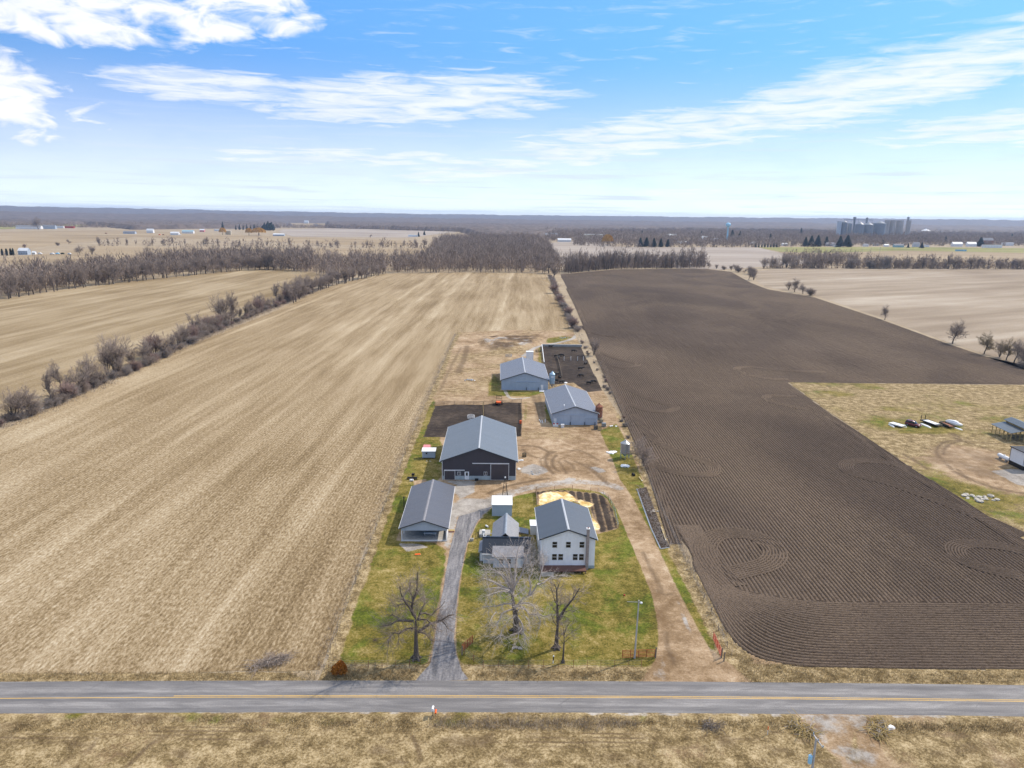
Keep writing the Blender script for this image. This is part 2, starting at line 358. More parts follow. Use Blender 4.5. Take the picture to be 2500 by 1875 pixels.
def paint_mat():
    m, nt, b = newmat('worn_yellow_line'); o = nt.obj(); n = nt.noise(o, 4., 5, .7)
    finish(nt, b, nt.mix(nt.ss(n,.50,.72), (.60,.38,.10), (.33,.29,.22)), .7); return m
M['yellow'] = paint_mat()

# ================================================================== GROUND
def pip(px, py, poly):
    inside = np.zeros(px.shape, bool); n = len(poly)
    for i in range(n):
        x0, y0 = poly[i][:2]; x1, y1 = poly[(i+1) % n][:2]
        if y0 == y1: continue
        c = ((y0 > py) != (y1 > py)) & (px < (x1-x0)*(py-y0)/(y1-y0)+x0); inside ^= c
    return inside
def segdist(px, py, pts, closed=False):
    d = np.full(px.shape, 1e9); n = len(pts)
    for i in range(n if closed else n-1):
        ax, ay = pts[i][:2]; bx, by = pts[(i+1) % n][:2]; dx, dy = bx-ax, by-ay; L = dx*dx+dy*dy+1e-9
        t = np.clip(((px-ax)*dx+(py-ay)*dy)/L, 0, 1); d = np.minimum(d, np.hypot(px-ax-t*dx, py-ay-t*dy))
    return d
def sdf(px, py, poly): return np.where(pip(px, py, poly), 1, -1)*segdist(px, py, poly, True)
def zl(pts, o, s): return [(o[0]+x*s, o[1]+y*s) for x, y in pts]      # survey sheet coordinates
def catmull(pts, step=1.5):
    P = [Vector(p) for p in pts]; P = [P[0]*2-P[1]]+P+[P[-1]*2-P[-2]]; out = []
    for i in range(1, len(P)-2):
        n = max(2, int((P[i+1]-P[i]).length/step))
        for k in range(n):
            t = k/n; a, b, c, d = P[i-1], P[i], P[i+1], P[i+2]
            out.append(.5*((2*b)+(c-a)*t+(2*a-5*b+4*c-d)*t*t+(3*b-a-3*c+d)*t**3))
    out.append(P[-2]); return out
def npn(x, y, s, seed=0, oct=3):       # cheap value noise for vertex work, 0..1
    r = np.zeros(x.shape); amp = 1.; tot = 0.
    for o in range(oct):
        X = x*s*2**o+seed*17.3; Y = y*s*2**o+seed*9.7; xi = np.floor(X); yi = np.floor(Y); fx = X-xi; fy = Y-yi
        fx = fx*fx*(3-2*fx); fy = fy*fy*(3-2*fy)
        def h(a, b): v = np.sin(a*127.1+b*311.7+seed*74.7)*43758.5453; return v-np.floor(v)
        v = (h(xi,yi)*(1-fx)+h(xi+1,yi)*fx)*(1-fy)+(h(xi,yi+1)*(1-fx)+h(xi+1,yi+1)*fx)*fy
        r += v*amp; tot += amp; amp *= .5
    return r/tot
def sheet(name, pts, mat, z, jit=.5, step=6., kind='structure', label=None):
    W = [G(*p) if len(p) == 2 else Vector(p) for p in pts]; out = []
    for i in range(len(W)):
        a, b = W[i], W[(i+1) % len(W)]; n = max(1, min(60, int((b-a).length/step)))
        for k in range(n):
            p = a.lerp(b, k/n); j = jit*min(1, k) ; out.append((p.x+rnd.uniform(-j,j), p.y+rnd.uniform(-j,j), z))
    me = bpy.data.meshes.new(name); me.from_pydata(out, [], [tuple(range(len(out)))]); me.materials.append(mat); me.update()
    if me.polygons[0].normal.z < 0: me.flip_normals()
    o = link(name, me); tag(o, label, None, None, kind); return o
# --- base
me = bpy.data.meshes.new('ground'); L_ = 26000
me.from_pydata([(-L_,-400,0),(L_,-400,0),(L_,L_,0),(-L_,L_,0)], [], [(0,1,2,3)]); me.materials.append(M['ground'])
tag(link('ground', me), 'open farmland running flat to the horizon', kind='structure')
# --- fields
PLEFT = [(772,1668),(800,1590),(862,1420),(930,1245),(985,1105),(1030,1002),(1070,912),(1100,838),(1116,812)]
sheet('stubble_field', [(-260,1662),(-100,1646),(300,1644),(700,1640),(780,1636)]+PLEFT[1:]+[(1250,808),(1392,806),(1380,770),(1350,700),(1330,667),(1120,665),(930,668),(790,702),(690,752),(480,836),(250,938),(0,1050),(-260,1160)], M['stubble'], .04)
sheet('stubble_field', [(-300,1150),(0,1034),(250,925),(480,822),(690,742),(770,702),(800,676),(770,666),(696,658),(601,658),(411,677),(190,702),(0,731),(-300,790)], M['stubble_left'], .04)
sheet('stubble_field', [(1868,700),(1850,688),(1840,664),(1900,655),(2300,656),(2560,657),(2700,658),(2700,990),(2490,893),(2322,838),(2148,774),(1990,722)], M['pale_field'], .05)
sheet('stubble_field', [(-300,660),(0,648),(300,632),(700,632),(1040,640),(1060,606),(700,608),(420,604),(230,600),(150,616),(0,630),(-300,640)], M['mid_field'], .10, 2)
sheet('stubble_field', [(-300,632),(0,618),(120,600),(330,578),(600,588),(1000,604),(1010,588),(600,575),(330,562),(150,563),(0,566),(-300,572)], M['mid_field'], .10, 2)
sheet('stubble_field', [(680,566),(715,578),(1000,580),(1080,570),(1125,566),(960,561),(800,557.5),(690,560)], M['grey_field'], .25, 2)
sheet('stubble_field', [(1336,594),(1400,588),(1455,589),(1504,602),(1620,603.5),(1850,604),(1893,615),(2010,642),(1760,658),(1520,650),(1340,645)], M['grey_field'], .10, 2)
sheet('grass_field', [(1850,604),(1980,603),(2200,603),(2500,606),(2640,606),(2640,636),(2300,634),(2000,630),(1900,614)], M['green_field'], .2, 2)
sheet('stubble_field', [(1900,615),(2000,618),(2200,612),(2520,618),(2700,620),(2700,650),(2300,652),(2010,648)], M['mid_field'], .30, 2)
sheet('grass_field', [(0,548.5),(210,545),(210,553),(100,556),(0,560)], M['green_field'], .5, 2)
sheet('stubble_field', [(704,540),(800,546),(790,557),(720,556)], M['mid_field'], .8, 2)
# --- ploughed field
PL_LEFT = [(1620,1268),(1600,1195),(1580,1140),(1545,1060),(1500,965),(1462,880),(1428,800),(1400,735),(1378,690),(1368,670)]
HO = zl([(470,260),(600,480),(620,580),(690,720),(770,880),(860,1060),(960,1190),(1100,1280),(1350,1340),(1700,1358),(2400,1368),(3800,1376)], (1500,1200), .3165)
HI = zl([(640,260),(800,480),(810,560),(850,650),(920,740),(1010,780),(1300,830),(1600,855),(2400,862),(3800,872)], (1500,1200), .3165)
NB = [(1922,934),(2033,1015),(2107,1064),(2225,1146),(2322,1206),(2500,1325),(2700,1455)]        # edge of the neighbour's yard
PLOUGH = [G(*p) for p in list(reversed(HO))[:-1]+PL_LEFT+[(1500,658),(1720,656),(1785,664),(1832,690),(1872,706),(1990,727),(2148,779),(2322,843),(2490,900),(2740,985),(2740,945),(2500,939),(2200,936)]+NB]
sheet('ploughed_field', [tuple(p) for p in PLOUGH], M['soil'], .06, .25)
PITCHR = .76
def furrow_strip(lines, name_list):           # lines: list of polylines -> one ridge along each
    for ln in lines:
        n = len(ln)
        if n < 2: continue
        P = np.array([[p[0], p[1]] for p in ln]); T = np.gradient(P, axis=0); T /= np.linalg.norm(T, axis=1)[:,None]+1e-9
        N = np.stack([T[:,1], -T[:,0]], 1); name_list.append((P, N))
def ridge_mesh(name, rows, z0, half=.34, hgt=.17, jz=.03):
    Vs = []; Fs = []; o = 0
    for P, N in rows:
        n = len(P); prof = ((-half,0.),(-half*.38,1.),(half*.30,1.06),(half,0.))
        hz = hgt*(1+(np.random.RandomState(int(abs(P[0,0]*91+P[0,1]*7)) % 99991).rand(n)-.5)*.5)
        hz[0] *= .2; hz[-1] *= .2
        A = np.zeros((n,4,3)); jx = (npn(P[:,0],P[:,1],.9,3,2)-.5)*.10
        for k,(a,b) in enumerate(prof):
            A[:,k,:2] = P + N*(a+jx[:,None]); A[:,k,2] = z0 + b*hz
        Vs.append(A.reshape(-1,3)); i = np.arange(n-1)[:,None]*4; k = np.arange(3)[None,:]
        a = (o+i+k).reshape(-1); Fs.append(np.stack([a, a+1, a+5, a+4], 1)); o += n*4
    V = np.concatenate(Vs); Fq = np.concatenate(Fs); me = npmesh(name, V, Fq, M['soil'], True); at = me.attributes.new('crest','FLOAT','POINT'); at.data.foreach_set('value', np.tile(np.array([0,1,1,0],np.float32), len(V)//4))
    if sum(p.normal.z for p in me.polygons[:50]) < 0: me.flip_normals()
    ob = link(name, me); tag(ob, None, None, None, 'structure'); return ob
def poly_rows_x(poly, dx):                    # rows along +Y clipped to a polygon
    rows = []; xs = [p[0] for p in poly]; x = min(xs)+dx*.5; n = len(poly)
    while x < min(max(xs), 330):
        ys = []
        for i in range(n):
            a, b = poly[i], poly[(i+1) % n]
            if (a[0] > x) != (b[0] > x): ys.append(a[1]+(b[1]-a[1])*(x-a[0])/(b[0]-a[0]))
        ys.sort()
        for y0, y1 in zip(ys[::2], ys[1::2]):
            y0 += rnd.uniform(-.6,.6); y1 += rnd.uniform(-1,1)
            if y1-y0 < 3: continue
            yy = [y0]; 
            while yy[-1] < y1: yy.append(yy[-1]+max(1.6, (yy[-1]-60)*.02))
            yy[-1] = y1; rows.append([(x+.35*math.sin(v*.021+x*.004)+.18*math.sin(v*.07+x*.03), v) for v in yy])
        x += dx
    return rows
def resample(pts, n):
    P = np.array([[p[0], p[1]] for p in catmull(pts, 1.)]); d = np.concatenate([[0], np.cumsum(np.linalg.norm(np.diff(P, axis=0), axis=1))])
    t = np.linspace(0, d[-1], n); return np.stack([np.interp(t, d, P[:,0]), np.interp(t, d, P[:,1])], 1)
inner = [G(*p) for p in HI]; outer = [G(*p) for p in HO]
MAINP = [tuple(p) for p in (list(reversed(inner))[:-1]+[G(*p) for p in PL_LEFT]+PLOUGH[len(HO)-1+len(PL_LEFT):])]
rows = []; furrow_strip(poly_rows_x(MAINP, PITCHR), rows); ridge_mesh('furrows', rows, .065)
rows = []; ri = resample(inner, 170); ro = resample(outer, 170)
for k in range(27): furrow_strip([ro+(ri-ro)*(k+.35)/27.], rows)
ridge_mesh('furrows', rows, .068)
def turn(px, nrow, z, w=.56):
    c = np.array([[p.x,p.y] for p in catmull([G(*p) for p in px], 1.)]); T = np.gradient(c, axis=0); T /= np.linalg.norm(T, axis=1)[:,None]+1e-9
    N = np.stack([T[:,1], -T[:,0]], 1); rr = []; h = (nrow-1)*w/2
    for k in range(nrow): furrow_strip([c+N*(k*w-h)], rr)
    V = np.concatenate([np.c_[c+N*(h+.30), np.full(len(c), z+.03)], np.c_[c-N*(h+.30), np.full(len(c), z+.03)]]); n = len(c); i = np.arange(n-1)
    me = npmesh('turn_bed', V, np.stack([i, i+1, n+i+1, n+i], 1), M['soil'])
    if me.polygons[0].normal.z < 0: me.flip_normals()
    tag(link('turn_bed', me), kind='structure')
    ridge_mesh('furrows', rr, z+.055, .25, .13)
ZA = ((1500,1200), .3165); ZB = ((1360,680), .3135); ZC = ((2150,1200), .16876); Z5 = ((1850,850), .2953)
turn(zl([(930,740),(820,640),(740,540),(700,440),(760,355),(900,325),(1080,350),(1200,420),(1240,490),(1190,560),(1050,605),(900,640)], *ZA), 8, .155, .62)
turn(zl([(330,570),(430,620),(560,655),(630,675),(560,695),(430,690),(340,640)], *ZB), 5, .155)
turn(zl([(380,680),(480,790),(590,880),(720,940),(860,985),(920,1012),(850,1040),(700,1030),(560,980)], *ZB), 6, .155)
turn(zl([(590,1060),(720,1220),(800,1290),(950,1360),(1100,1410),(1220,1470),(1200,1530),(1080,1535),(900,1510),(770,1460),(700,1390)], *ZB), 6, .155)
turn(zl([(190,370),(280,430),(470,462)], *ZB), 5, .155)
turn(zl([(2100,735),(1900,728),(1700,715),(1500,692),(1400,706),(1480,755),(1650,785),(1800,790)], *ZB), 6, .155)
turn(zl([(1870,928),(1800,920),(1650,918),(1630,940),(1700,975),(1960,1025)], *ZB), 6, .155)
turn(zl([(2100,885),(1700,800),(1300,765),(1090,810),(1100,920),(1260,1040),(1600,1150),(2060,1240)], *ZC), 7, .155)
turn(zl([(1260,1000),(1050,950),(900,935),(770,945),(725,980),(770,1035),(900,1075),(1100,1125),(1400,1230),(1800,1385),(2200,1560)], *Z5), 7, .155)
turn([(p[0]-9, p[1]+3) for p in NB[1:]], 6, .15, .62)
turn([(1385,705),(1406,745),(1434,808),(1468,885),(1506,965),(1550,1060),(1584,1136),(1606,1195),(1628,1268),(1650,1330)], 4, .15, .66)

# --- road
def road_c(x):
    f = lambda t: 84.57+.0271*t-.000116*t*t
    if x < -80: return f(-80)+(x+80)*(.0271+.0232*.8)
    if x > 80: return f(80)+(x-80)*.0085
    return f(x)
def ribbon(name, x0, x1, off0, off1, z, mat, parent=None, step=2.):
    xs = np.arange(x0, x1+step, step); V = []; uv = []
    for x in xs:
        c = road_c(x); s = (road_c(x+.5)-road_c(x-.5)); nx, ny = -s/math.hypot(1,s), 1/math.hypot(1,s)
        for o in (off0, off1): V.append((x+nx*o, c+ny*o, z)); uv.append((x, o))
    n = len(xs); i = np.arange(n-1)*2
    me = npmesh(name, V, np.stack([i, i+2, i+3, i+1], 1), mat); ul = me.uv_layers.new(name='UVMap')
    idx = np.zeros(len(me.loops), np.int32); me.loops.foreach_get('vertex_index', idx); ul.data.foreach_set('uv', np.array(uv, np.float32)[idx].ravel())
    if me.polygons[0].normal.z < 0: me.flip_normals()
    o = link(name, me, parent); return o
rd = tag(ribbon('road', -420, 420, -3.38, 3.38, .16, M['road']), 'two lane asphalt road with double yellow line', None, None, 'structure')
tag(ribbon('road_marking', -46.6, 420, .09, .21, .166, M['yellow']), kind='structure')
tag(ribbon('road_marking', -420, 420, -.21, -.09, .166, M['yellow']), kind='structure')

# --- the farmyard sheet: one fine grid, mixed from grass, dirt, gravel, asphalt, mud, dry grass and straw
Z1 = ((950,1150), .2712); Z2 = ((950,780), .2712); Z3 = ((750,1350), .2712); Z4 = ((1250,1350), .2712); ZY = ((1200,1000), .16275); ZR = ((1900,1700), .15823)
def W(px): return [tuple(G(*p))[:2] for p in px]
ROADPX = [(-600,1690),(600,1690),(2600,1690)]
DRV_R = [(1146,1662),(1128,1640),(1113,1600),(1109,1560),(1113,1500),(1118,1450),(1126,1395),(1140,1330),(1160,1285),(1178,1258),(1205,1236)]
DRV_L = [(1120,1262),(1112,1290),(1104,1318),(1098,1345),(1088,1400),(1076,1470),(1066,1530),(1058,1590),(1048,1625),(1022,1654),(1012,1668)]
LAWN_C = [(1150,1668),(1130,1640),(1114,1600),(1110,1560),(1114,1500),(1119,1450),(1127,1395),(1141,1330),(1161,1285),(1179,1258),(1206,1234),(1260,1212),(1330,1198),(1390,1192),(1440,1197),(1475,1206),(1500,1230),(1518,1270),(1540,1325),(1570,1395),(1592,1450),(1606,1510),(1610,1560),(1604,1610),(1590,1668)]
LAWN_L = PLEFT[:6]+[(1055,940)]+[(1075,1072),(1082,1100),(1080,1160),(1052,1195),(1040,1170)]+[(1010,1175),(1000,1240),(970,1320),(1060,1328),(1088,1345),(1086,1400),(1074,1470),(1064,1530),(1056,1590),(1046,1625),(1015,1668)]
TRK_R = [(1505,1040),(1500,1090),(1492,1130),(1510,1170),(1545,1222),(1590,1310),(1636,1410),(1680,1500),(1724,1580),(1760,1620),(1795,1668)]
GRASS_R = [(1466,1052),(1480,1090),(1498,1130),(1510,1170),(1545,1222),(1590,1310),(1636,1410),(1680,1500),(1724,1580),(1760,1620),(1800,1655),(1790,1600),(1720,1480),(1650,1340),(1590,1215),(1530,1080),(1505,1035)]
PEN1 = [(1323,846),(1421,847),(1472,954),(1435,958),(1400,935),(1350,940),(1336,930),(1328,890)]
PEN2 = [(1062,992),(1110,988),(1180,989),(1230,983),(1273,984),(1274,1030),(1272,1066),(1180,1070),(1100,1068),(1034,1068)]
GARDEN = zl([(1320,185),(1560,175),(1880,205),(1960,250),(2020,360),(2060,520),(1960,550),(1870,570),(1830,420),(1800,320),(1560,250),(1330,310)], *Z1)
STRAW = [zl([(1345,215),(1420,192),(1600,190),(1660,235),(1690,270),(1640,280),(1560,300),(1400,320),(1350,310)], *Z1), zl([(1690,262),(1740,268),(1835,300),(1810,330),(1740,340)], *Z1), zl([(1820,400),(1850,440),(1895,510),(1880,530),(1845,540)], *Z1)]
PLOUGH2 = [tuple(p)[:2] for p in PLOUGH]
STUB2 = W([(-600,1690),(-100,1644),(300,1644),(700,1640),(785,1636)]+PLEFT[1:]+[(1116,700),(-600,700)])
NYARD = W(NB+[(2900,1590),(2900,947),(2500,940)])
np.random.seed(3)
def make_patch(x0, x1, y0, y1, res, mode):
    xs = np.arange(x0, x1+res, res); ys = np.arange(y0, y1+res, res); X, Y = np.meshgrid(xs, ys); ny, nx = X.shape
    X = X+(np.random.rand(ny,nx)-.5)*res*.3; Y = Y+(np.random.rand(ny,nx)-.5)*res*.3
    x = X.ravel(); y = Y.ravel(); z0 = np.zeros(x.shape)
    wob = (npn(x,y,.35,1)-.5)*2.4; wob2 = (npn(x,y,.12,2)-.5)*5
    def area(px, soft=.8, jit=1., world=False): return np.clip(.5+(sdf(x, y, px if world else W(px))+wob*jit*.45)/(2*soft), 0, 1)
    def stroke(px, width, soft=.5): return np.clip((width-segdist(x, y, [tuple(p)[:2] for p in catmull([G(*q) for q in px], 3.)])-wob*.12)/soft+.5, 0, 1)
    g = z0.copy(); gv = z0.copy(); mu = z0.copy(); asp = z0.copy(); dry = z0.copy(); st = z0.copy(); ru = z0.copy()
    if mode == 'farm':
        g = np.maximum.reduce([area(LAWN_C, .5, .4), area(LAWN_L, .9), area(GRASS_R, .8, .7)])
        g = np.maximum(g, .8*area(zl([(880,700),(880,600),(940,490),(1010,560),(1010,640),(1440,650),(1260,700),(930,690)], *Z2), 1.5))
        g = np.maximum(g, .9*area(zl([(1400,760),(1435,740),(1480,940),(1440,940),(1410,880)], *Z2), .8))
        g = np.maximum(g, .55*area(zl([(920,270),(1000,300),(1230,380),(1060,520),(1150,500),(960,460)], *ZY)[:4]+zl([(1180,440)], *ZY), 2.))
        g = np.maximum(g, .6*area(zl([(1370,243),(1340,250),(1330,400),(1390,400)], *Z2), .8)); g = np.maximum(g, .7*area(zl([(1420,170),(1560,150),(1680,160),(1520,210),(1400,215)], *Z2), 1.5))
        g = np.maximum(g, .5*area(zl([(1200,740),(1260,740),(1255,900),(1215,1060),(1190,1060)], *Z2), 1.))
        dry = np.clip(.25+npn(x,y,.06,5)*.5, 0, 1)*(Y.ravel() > 200)*.9
        dry = np.maximum(dry, np.clip((93.2-y+(x*.02))/1.6, 0, 1)*.95)              # roadside verge
        fenc = np.minimum(segdist(x, y, W(PLEFT)), segdist(x, y, [tuple(p)[:2] for p in [G(*q) for q in list(reversed(PL_LEFT[:-1]))+[(1650,1330),(1700,1425),(1745,1515),(1790,1600)]]]))
        dry = np.maximum(dry, np.clip((3.2+wob-fenc)/1.5, 0, 1)); g = g*np.clip((fenc-1.4-wob*.5)/1.6, 0, 1)
        g = g*(1-np.clip((92.6-y+(x*.02)+wob*.3)/1.6, 0, 1)*.85)
        gv = np.maximum.reduce([.9*area(zl([(1090,100),(1480,80),(770,95),(770,200),(640,260),(560,160),(600,130),(490,90)], *Z1)[3:]+zl([(480,88),(780,92)], *Z1), 1.), .8*area(DRV_L[:4]+[(1075,1320),(1090,1240),(1130,1215),(1190,1218),(1240,1200),(1260,1210),(1205,1236),(1160,1285),(1140,1330)], 1.2),
              .85*area(zl([(440,870),(640,810),(800,860),(880,940),(700,1000),(450,960)], *ZY), 1.2), .55*stroke(zl([(-60,1380),(300,1250),(700,1150),(1200,1090),(1700,1120),(1900,1180)], *ZY), 2.5, 3.), .9*area(zl([(960,1110),(1150,1010),(1280,1040),(1200,1110)], *ZY), 1.), .8*area(zl([(1430,850),(1640,870),(1740,940),(1600,970)], *ZY), 1.), .9*area(zl([(1600,1230),(1690,1240),(1790,1310),(1650,1270)], *ZY), .6)])
        gv = np.maximum(gv, .5*area([(1600,1500),(1614,1560),(1600,1620),(1570,1668),(1640,1668),(1626,1600)], 1.2)); gv = np.maximum(gv, .8*area([(1655,1470),(1675,1510),(1690,1560),(1660,1500)], .5))
        gv = np.maximum(gv, .9*area(zl([(70,650),(260,660),(350,690),(160,725),(90,690)], *Z1), .6)); gv = np.maximum(gv, .6*stroke(zl([(1040,640),(1200,690),(1340,300)], *Z2)[:1]+zl([(860,770),(1100,715),(1260,705)], *Z2)[1:], .8, .5))
        gv = np.maximum(gv, .7*stroke(zl([(1210,330),(1330,250),(1500,215),(1640,180),(1690,140)], *Z2), 1.4, 1.))
        trk = area([(1490,1205),(1516,1260),(1545,1325),(1574,1395),(1596,1450),(1608,1510),(1613,1560),(1606,1612),(1578,1640),(1560,1672),(1850,1672),(1800,1640)]+list(reversed(TRK_R[2:-2])), .8, .5); dry = dry*(1-trk); g = g*(1-trk*.9)
        asp = area(DRV_R+DRV_L, .35, .25); g = g*(1-asp); gv = np.maximum(gv, asp*.5)
        mu = np.maximum.reduce([area(PEN1, .6, .4), area(PEN2, .7, .6)])
        tr = [([(960,635),(850,680),(810,770),(850,880),(930,970)], .42), ([(975,690),(920,750),(915,830),(960,900),(1020,930)], .42), ([(410,540),(560,550),(700,565),(850,640)], .5), ([(470,600),(560,680),(760,740),(860,640),(950,640)], .35), ([(1200,620),(1300,610),(1430,660),(1600,760)], .35),
              ([(740,740),(735,800),(790,900)], .2), ([(1000,780),(1060,850),(1120,960)], .3), ([(1100,770),(1200,830),(1240,900)], .3), ([(1250,780),(1450,880),(1640,1040),(1740,1130)], .35), ([(1420,820),(1600,970),(1760,1120)], .3), ([(-40,1260),(250,1150),(600,1080),(850,1040)], .55)]
        for p, w in tr: ru = np.maximum(ru, .8*stroke(zl(p, *ZY), w, .6))
        for p, w in (([(1180,0),(1260,170),(1330,300),(1345,360)], .3), ([(1390,720),(1400,860),(1460,1000)], .35), ([(1300,340),(1370,380),(1440,370)], .3)): ru = np.maximum(ru, .75*stroke(zl(p, *Z4), w, .6))
        for p, w in (([(1300,690),(1330,800),(1350,920)], .9), ([(1350,690),(1370,800),(1385,880)], .8), ([(700,240),(680,340),(620,480)], 1.3), ([(650,250),(560,420),(460,640)], .5)): ru = np.maximum(ru, .6*stroke(zl(p, *Z2), w, 1.2))
        hump = area(zl([(720,150),(880,160),(1380,140),(1300,230),(960,290),(840,250),(980,160)], *Z2)[1:5]+zl([(820,200)], *Z2), 2.5)
        ru = np.maximum(ru, hump*np.clip(npn(x,y,.2,8,4)*4.2-1.75, 0, 1)); gv = np.maximum(gv, hump*np.clip(npn(x,y,.13,12,4)*2.-.7, 0, .6))
        mu = np.maximum(mu, area(GARDEN, .5, .3)*(.68+.22*np.sin(x*2*math.pi/1.7+wob*.2))); st = np.maximum.reduce([area(p, .4, .6) for p in STRAW]); mu = np.maximum(mu*(1-st), 0); g = g*(1-area(GARDEN, .4, .2))
        g = g*(1-.85*area(zl([(990,130),(1060,60),(700,100)], *Z1)+zl([(560,140)], *Z1), 1.))
        mu = np.maximum(mu, .5*np.clip(1.3-np.hypot(x-G(915,1567).x, y-G(915,1567).y)/1.6, 0, 1))
        keep = ~pip(x, y, STUB2) & ~pip(x, y, PLOUGH2)
        keep &= (pip(x, y, W(PLEFT+[(1250,806),(1400,806),(1420,850),(1470,950),(1545,1060),(1600,1195),(1660,1330),(1800,1560),(1900,1600),(2700,1630),(2700,1700),(-400,1700),(-400,1640),(700,1638)])))
    if mode == 'neighbour':
        d = npn(x,y,.05,7,4); g = np.clip(d*1.5-.42, 0, .8); dry = np.clip(.55+.6*(npn(x,y,.035,9)-.4)+(Y.ravel() > 190)*.25, 0, 1)
        g = np.maximum(g*.9, .85*area(zl([(1130,640),(1700,640),(1720,700),(1500,720),(1150,710)], *Z5), 2.5)); g = np.maximum(g, .5*area(zl([(1700,1300),(1960,1290),(2200,1460),(2150,1580),(1900,1420)], *Z5), 4.))
        bare = area(zl([(1340,850),(1560,780),(2080,860),(2080,920),(1900,1000),(2200,1200),(2000,1180),(1600,1050)], *Z5), 4.)
        g *= (1-.8*bare); dry *= (1-.5*bare); gv = .95*area(zl([(1920,1020),(2080,1000),(2500,1030),(2500,1180),(2140,1135),(2050,1080)], *Z5), .8, .6); gv = np.maximum(gv, .35*area(zl([(1860,680),(1940,690),(2100,800),(2000,790)], *Z5), 2.))
        tr = [([(1030,480),(1180,590),(1300,600),(1600,630),(2200,670)], .4), ([(1060,475),(1210,580),(1000,600),(870,680),(840,780),(960,920),(1080,1030)], .5), ([(1210,600),(1050,640),(950,720),(940,810)], .5), ([(1100,1060),(1300,1160),(1600,1270),(1900,1350),(2200,1390)], .55), ([(1150,1020),(1250,1110),(1350,1160)], .4), ([(1240,600),(1500,690),(1800,790),(1940,800)], .3), ([(300,780),(420,850),(700,1020)], .35), ([(470,850),(800,1040)], .3)]
        for p, w in tr: ru = np.maximum(ru, .85*stroke(zl(p, (2150,980), .16275), w, .6))
        ru = np.maximum(ru, .7*bare*np.clip(npn(x,y,.12,21,4)*2.4-1.0, 0, 1)); keep = pip(x, y, NYARD)
    if mode == 'front':
        n1 = npn(x*.25,y*2.,.5,4,3); dry = np.clip(.75+(npn(x,y,.12,6)-.5)*1.2, 0, 1); zone = np.clip(1-np.abs(y-76.6-x*.02)/2.6, 0, 1)*np.clip((34-x)/10, 0, 1)
        rowm = .5+.5*np.sin((y-.02*x)*2*math.pi/.78+npn(x,y,.2,4)*2.); ru = .95*np.clip((n1-.36)*5, 0, 1)*np.clip(zone*1.6, 0, 1)*np.clip(rowm*1.7-.75, 0, 1)*np.clip(npn(x*.35,y,.25,31,3)*5-2., 0, 1); ru = np.maximum(ru, np.clip((npn(x*.5,y,.6,14,3)-.58)*5, 0, 1)*.5*(y < 79)); g = np.clip(npn(x,y,.15,11)*1.7-.72, 0, .75)*np.clip((y-76)/3, .25, 1)
        dd = area(zl([(250,290),(1480,300),(1400,420),(1330,520),(1500,700),(1590,900),(1600,1120),(1000,1300),(1000,1000),(830,930),(640,750),(430,500),(330,400)], *ZR), .35, .3)
        dry *= (1-dd*.95); g *= (1-dd); ru *= (1-dd); gv = dd*(.22+.5*npn(x,y,.4,3)); dry = np.maximum(dry, .75*area(zl([(1180,560),(1240,760),(1400,1000),(1250,1150),(1000,1000),(1060,850)], *ZR), .5)*dd)
        for p in ([(187,1880),(228,1826),(238,1812)], [(310,1880),(358,1832),(383,1814),(430,1800)], [(1006,1803),(1023,1841),(1025,1862)]): ru = np.maximum(ru, .9*stroke(p, .26, .5)*np.clip(npn(x,y,.8,19,3)*2.6-.6, .1, 1))
        ed = np.clip((y-(road_c(0)-3.38+x*.0201-1.1))/.7, 0, 1); gv = np.maximum(gv, ed*.55*np.clip(npn(x,y,.5,13)*2-.4, 0, 1)); keep = np.ones(x.shape, bool)
    yc = np.array([road_c(v) for v in xs]); YC = np.tile(yc, (ny,1)).ravel()
    inroad = np.abs(y-YC) < 2.9; keep &= ~inroad
    if mode == 'farm': keep &= y > YC
    if mode == 'front': keep &= y < YC
    z = .10+(npn(x,y,.7,5,3)-.5)*.10+.05*g*npn(x,y,2.,6,1)
    if mode == 'farm': z = z+hump*(npn(x,y,.16,8,4)*1.8)+.10*(area(GARDEN, .5, .3)*np.sin(x*2*math.pi/1.7+wob*.2)); z[z < .02] = .02
    if mode == 'front': z = z-.22*np.clip(1-np.abs(y-YC+5.6)/2., 0, 1)*(1-dd)+.3
    near = np.clip((3.9-np.abs(y-YC))/.8, 0, 1); z = z*(1-near)+.125*near
    i, j = np.meshgrid(np.arange(nx-1), np.arange(ny-1)); a = (j*nx+i).ravel(); Fq = np.stack([a, a+1, a+nx+1, a+nx], 1)
    Fq = Fq[keep[Fq].all(1)]
    def fm(w): return w[Fq].mean(1)
    cls = np.zeros(len(Fq), int)              # 0 farmyard dirt
    names = {0:'farmyard',1:'lawn',2:'driveway',3:'cattle_yard',4:'verge',5:'gravel',6:'garden_bed'}
    cls[fm(dry) > .5] = 4; cls[fm(gv) > .5] = 5; cls[fm(g) > .5] = 1; cls[fm(asp) > .5] = 2
    if mode == 'farm':
        cls[fm(np.maximum(area(PEN1,.6,.4), area(PEN2,.7,.6))) > .5] = 3; cls[fm(area(GARDEN,.5,.3)) > .5] = 6
    if mode == 'front': cls[:] = 4; cls[fm(dd) > .5] = 0
    if mode == 'neighbour': cls[:] = 4; cls[fm(gv) > .5] = 5; names[4] = 'field_yard'
    if mode == 'front': names[0] = 'dirt_track'
    P = np.stack([x, y, z], 1); CA = np.stack([g, gv, mu, ru], 1); CB = np.stack([asp, dry, st, np.ones_like(g)], 1)
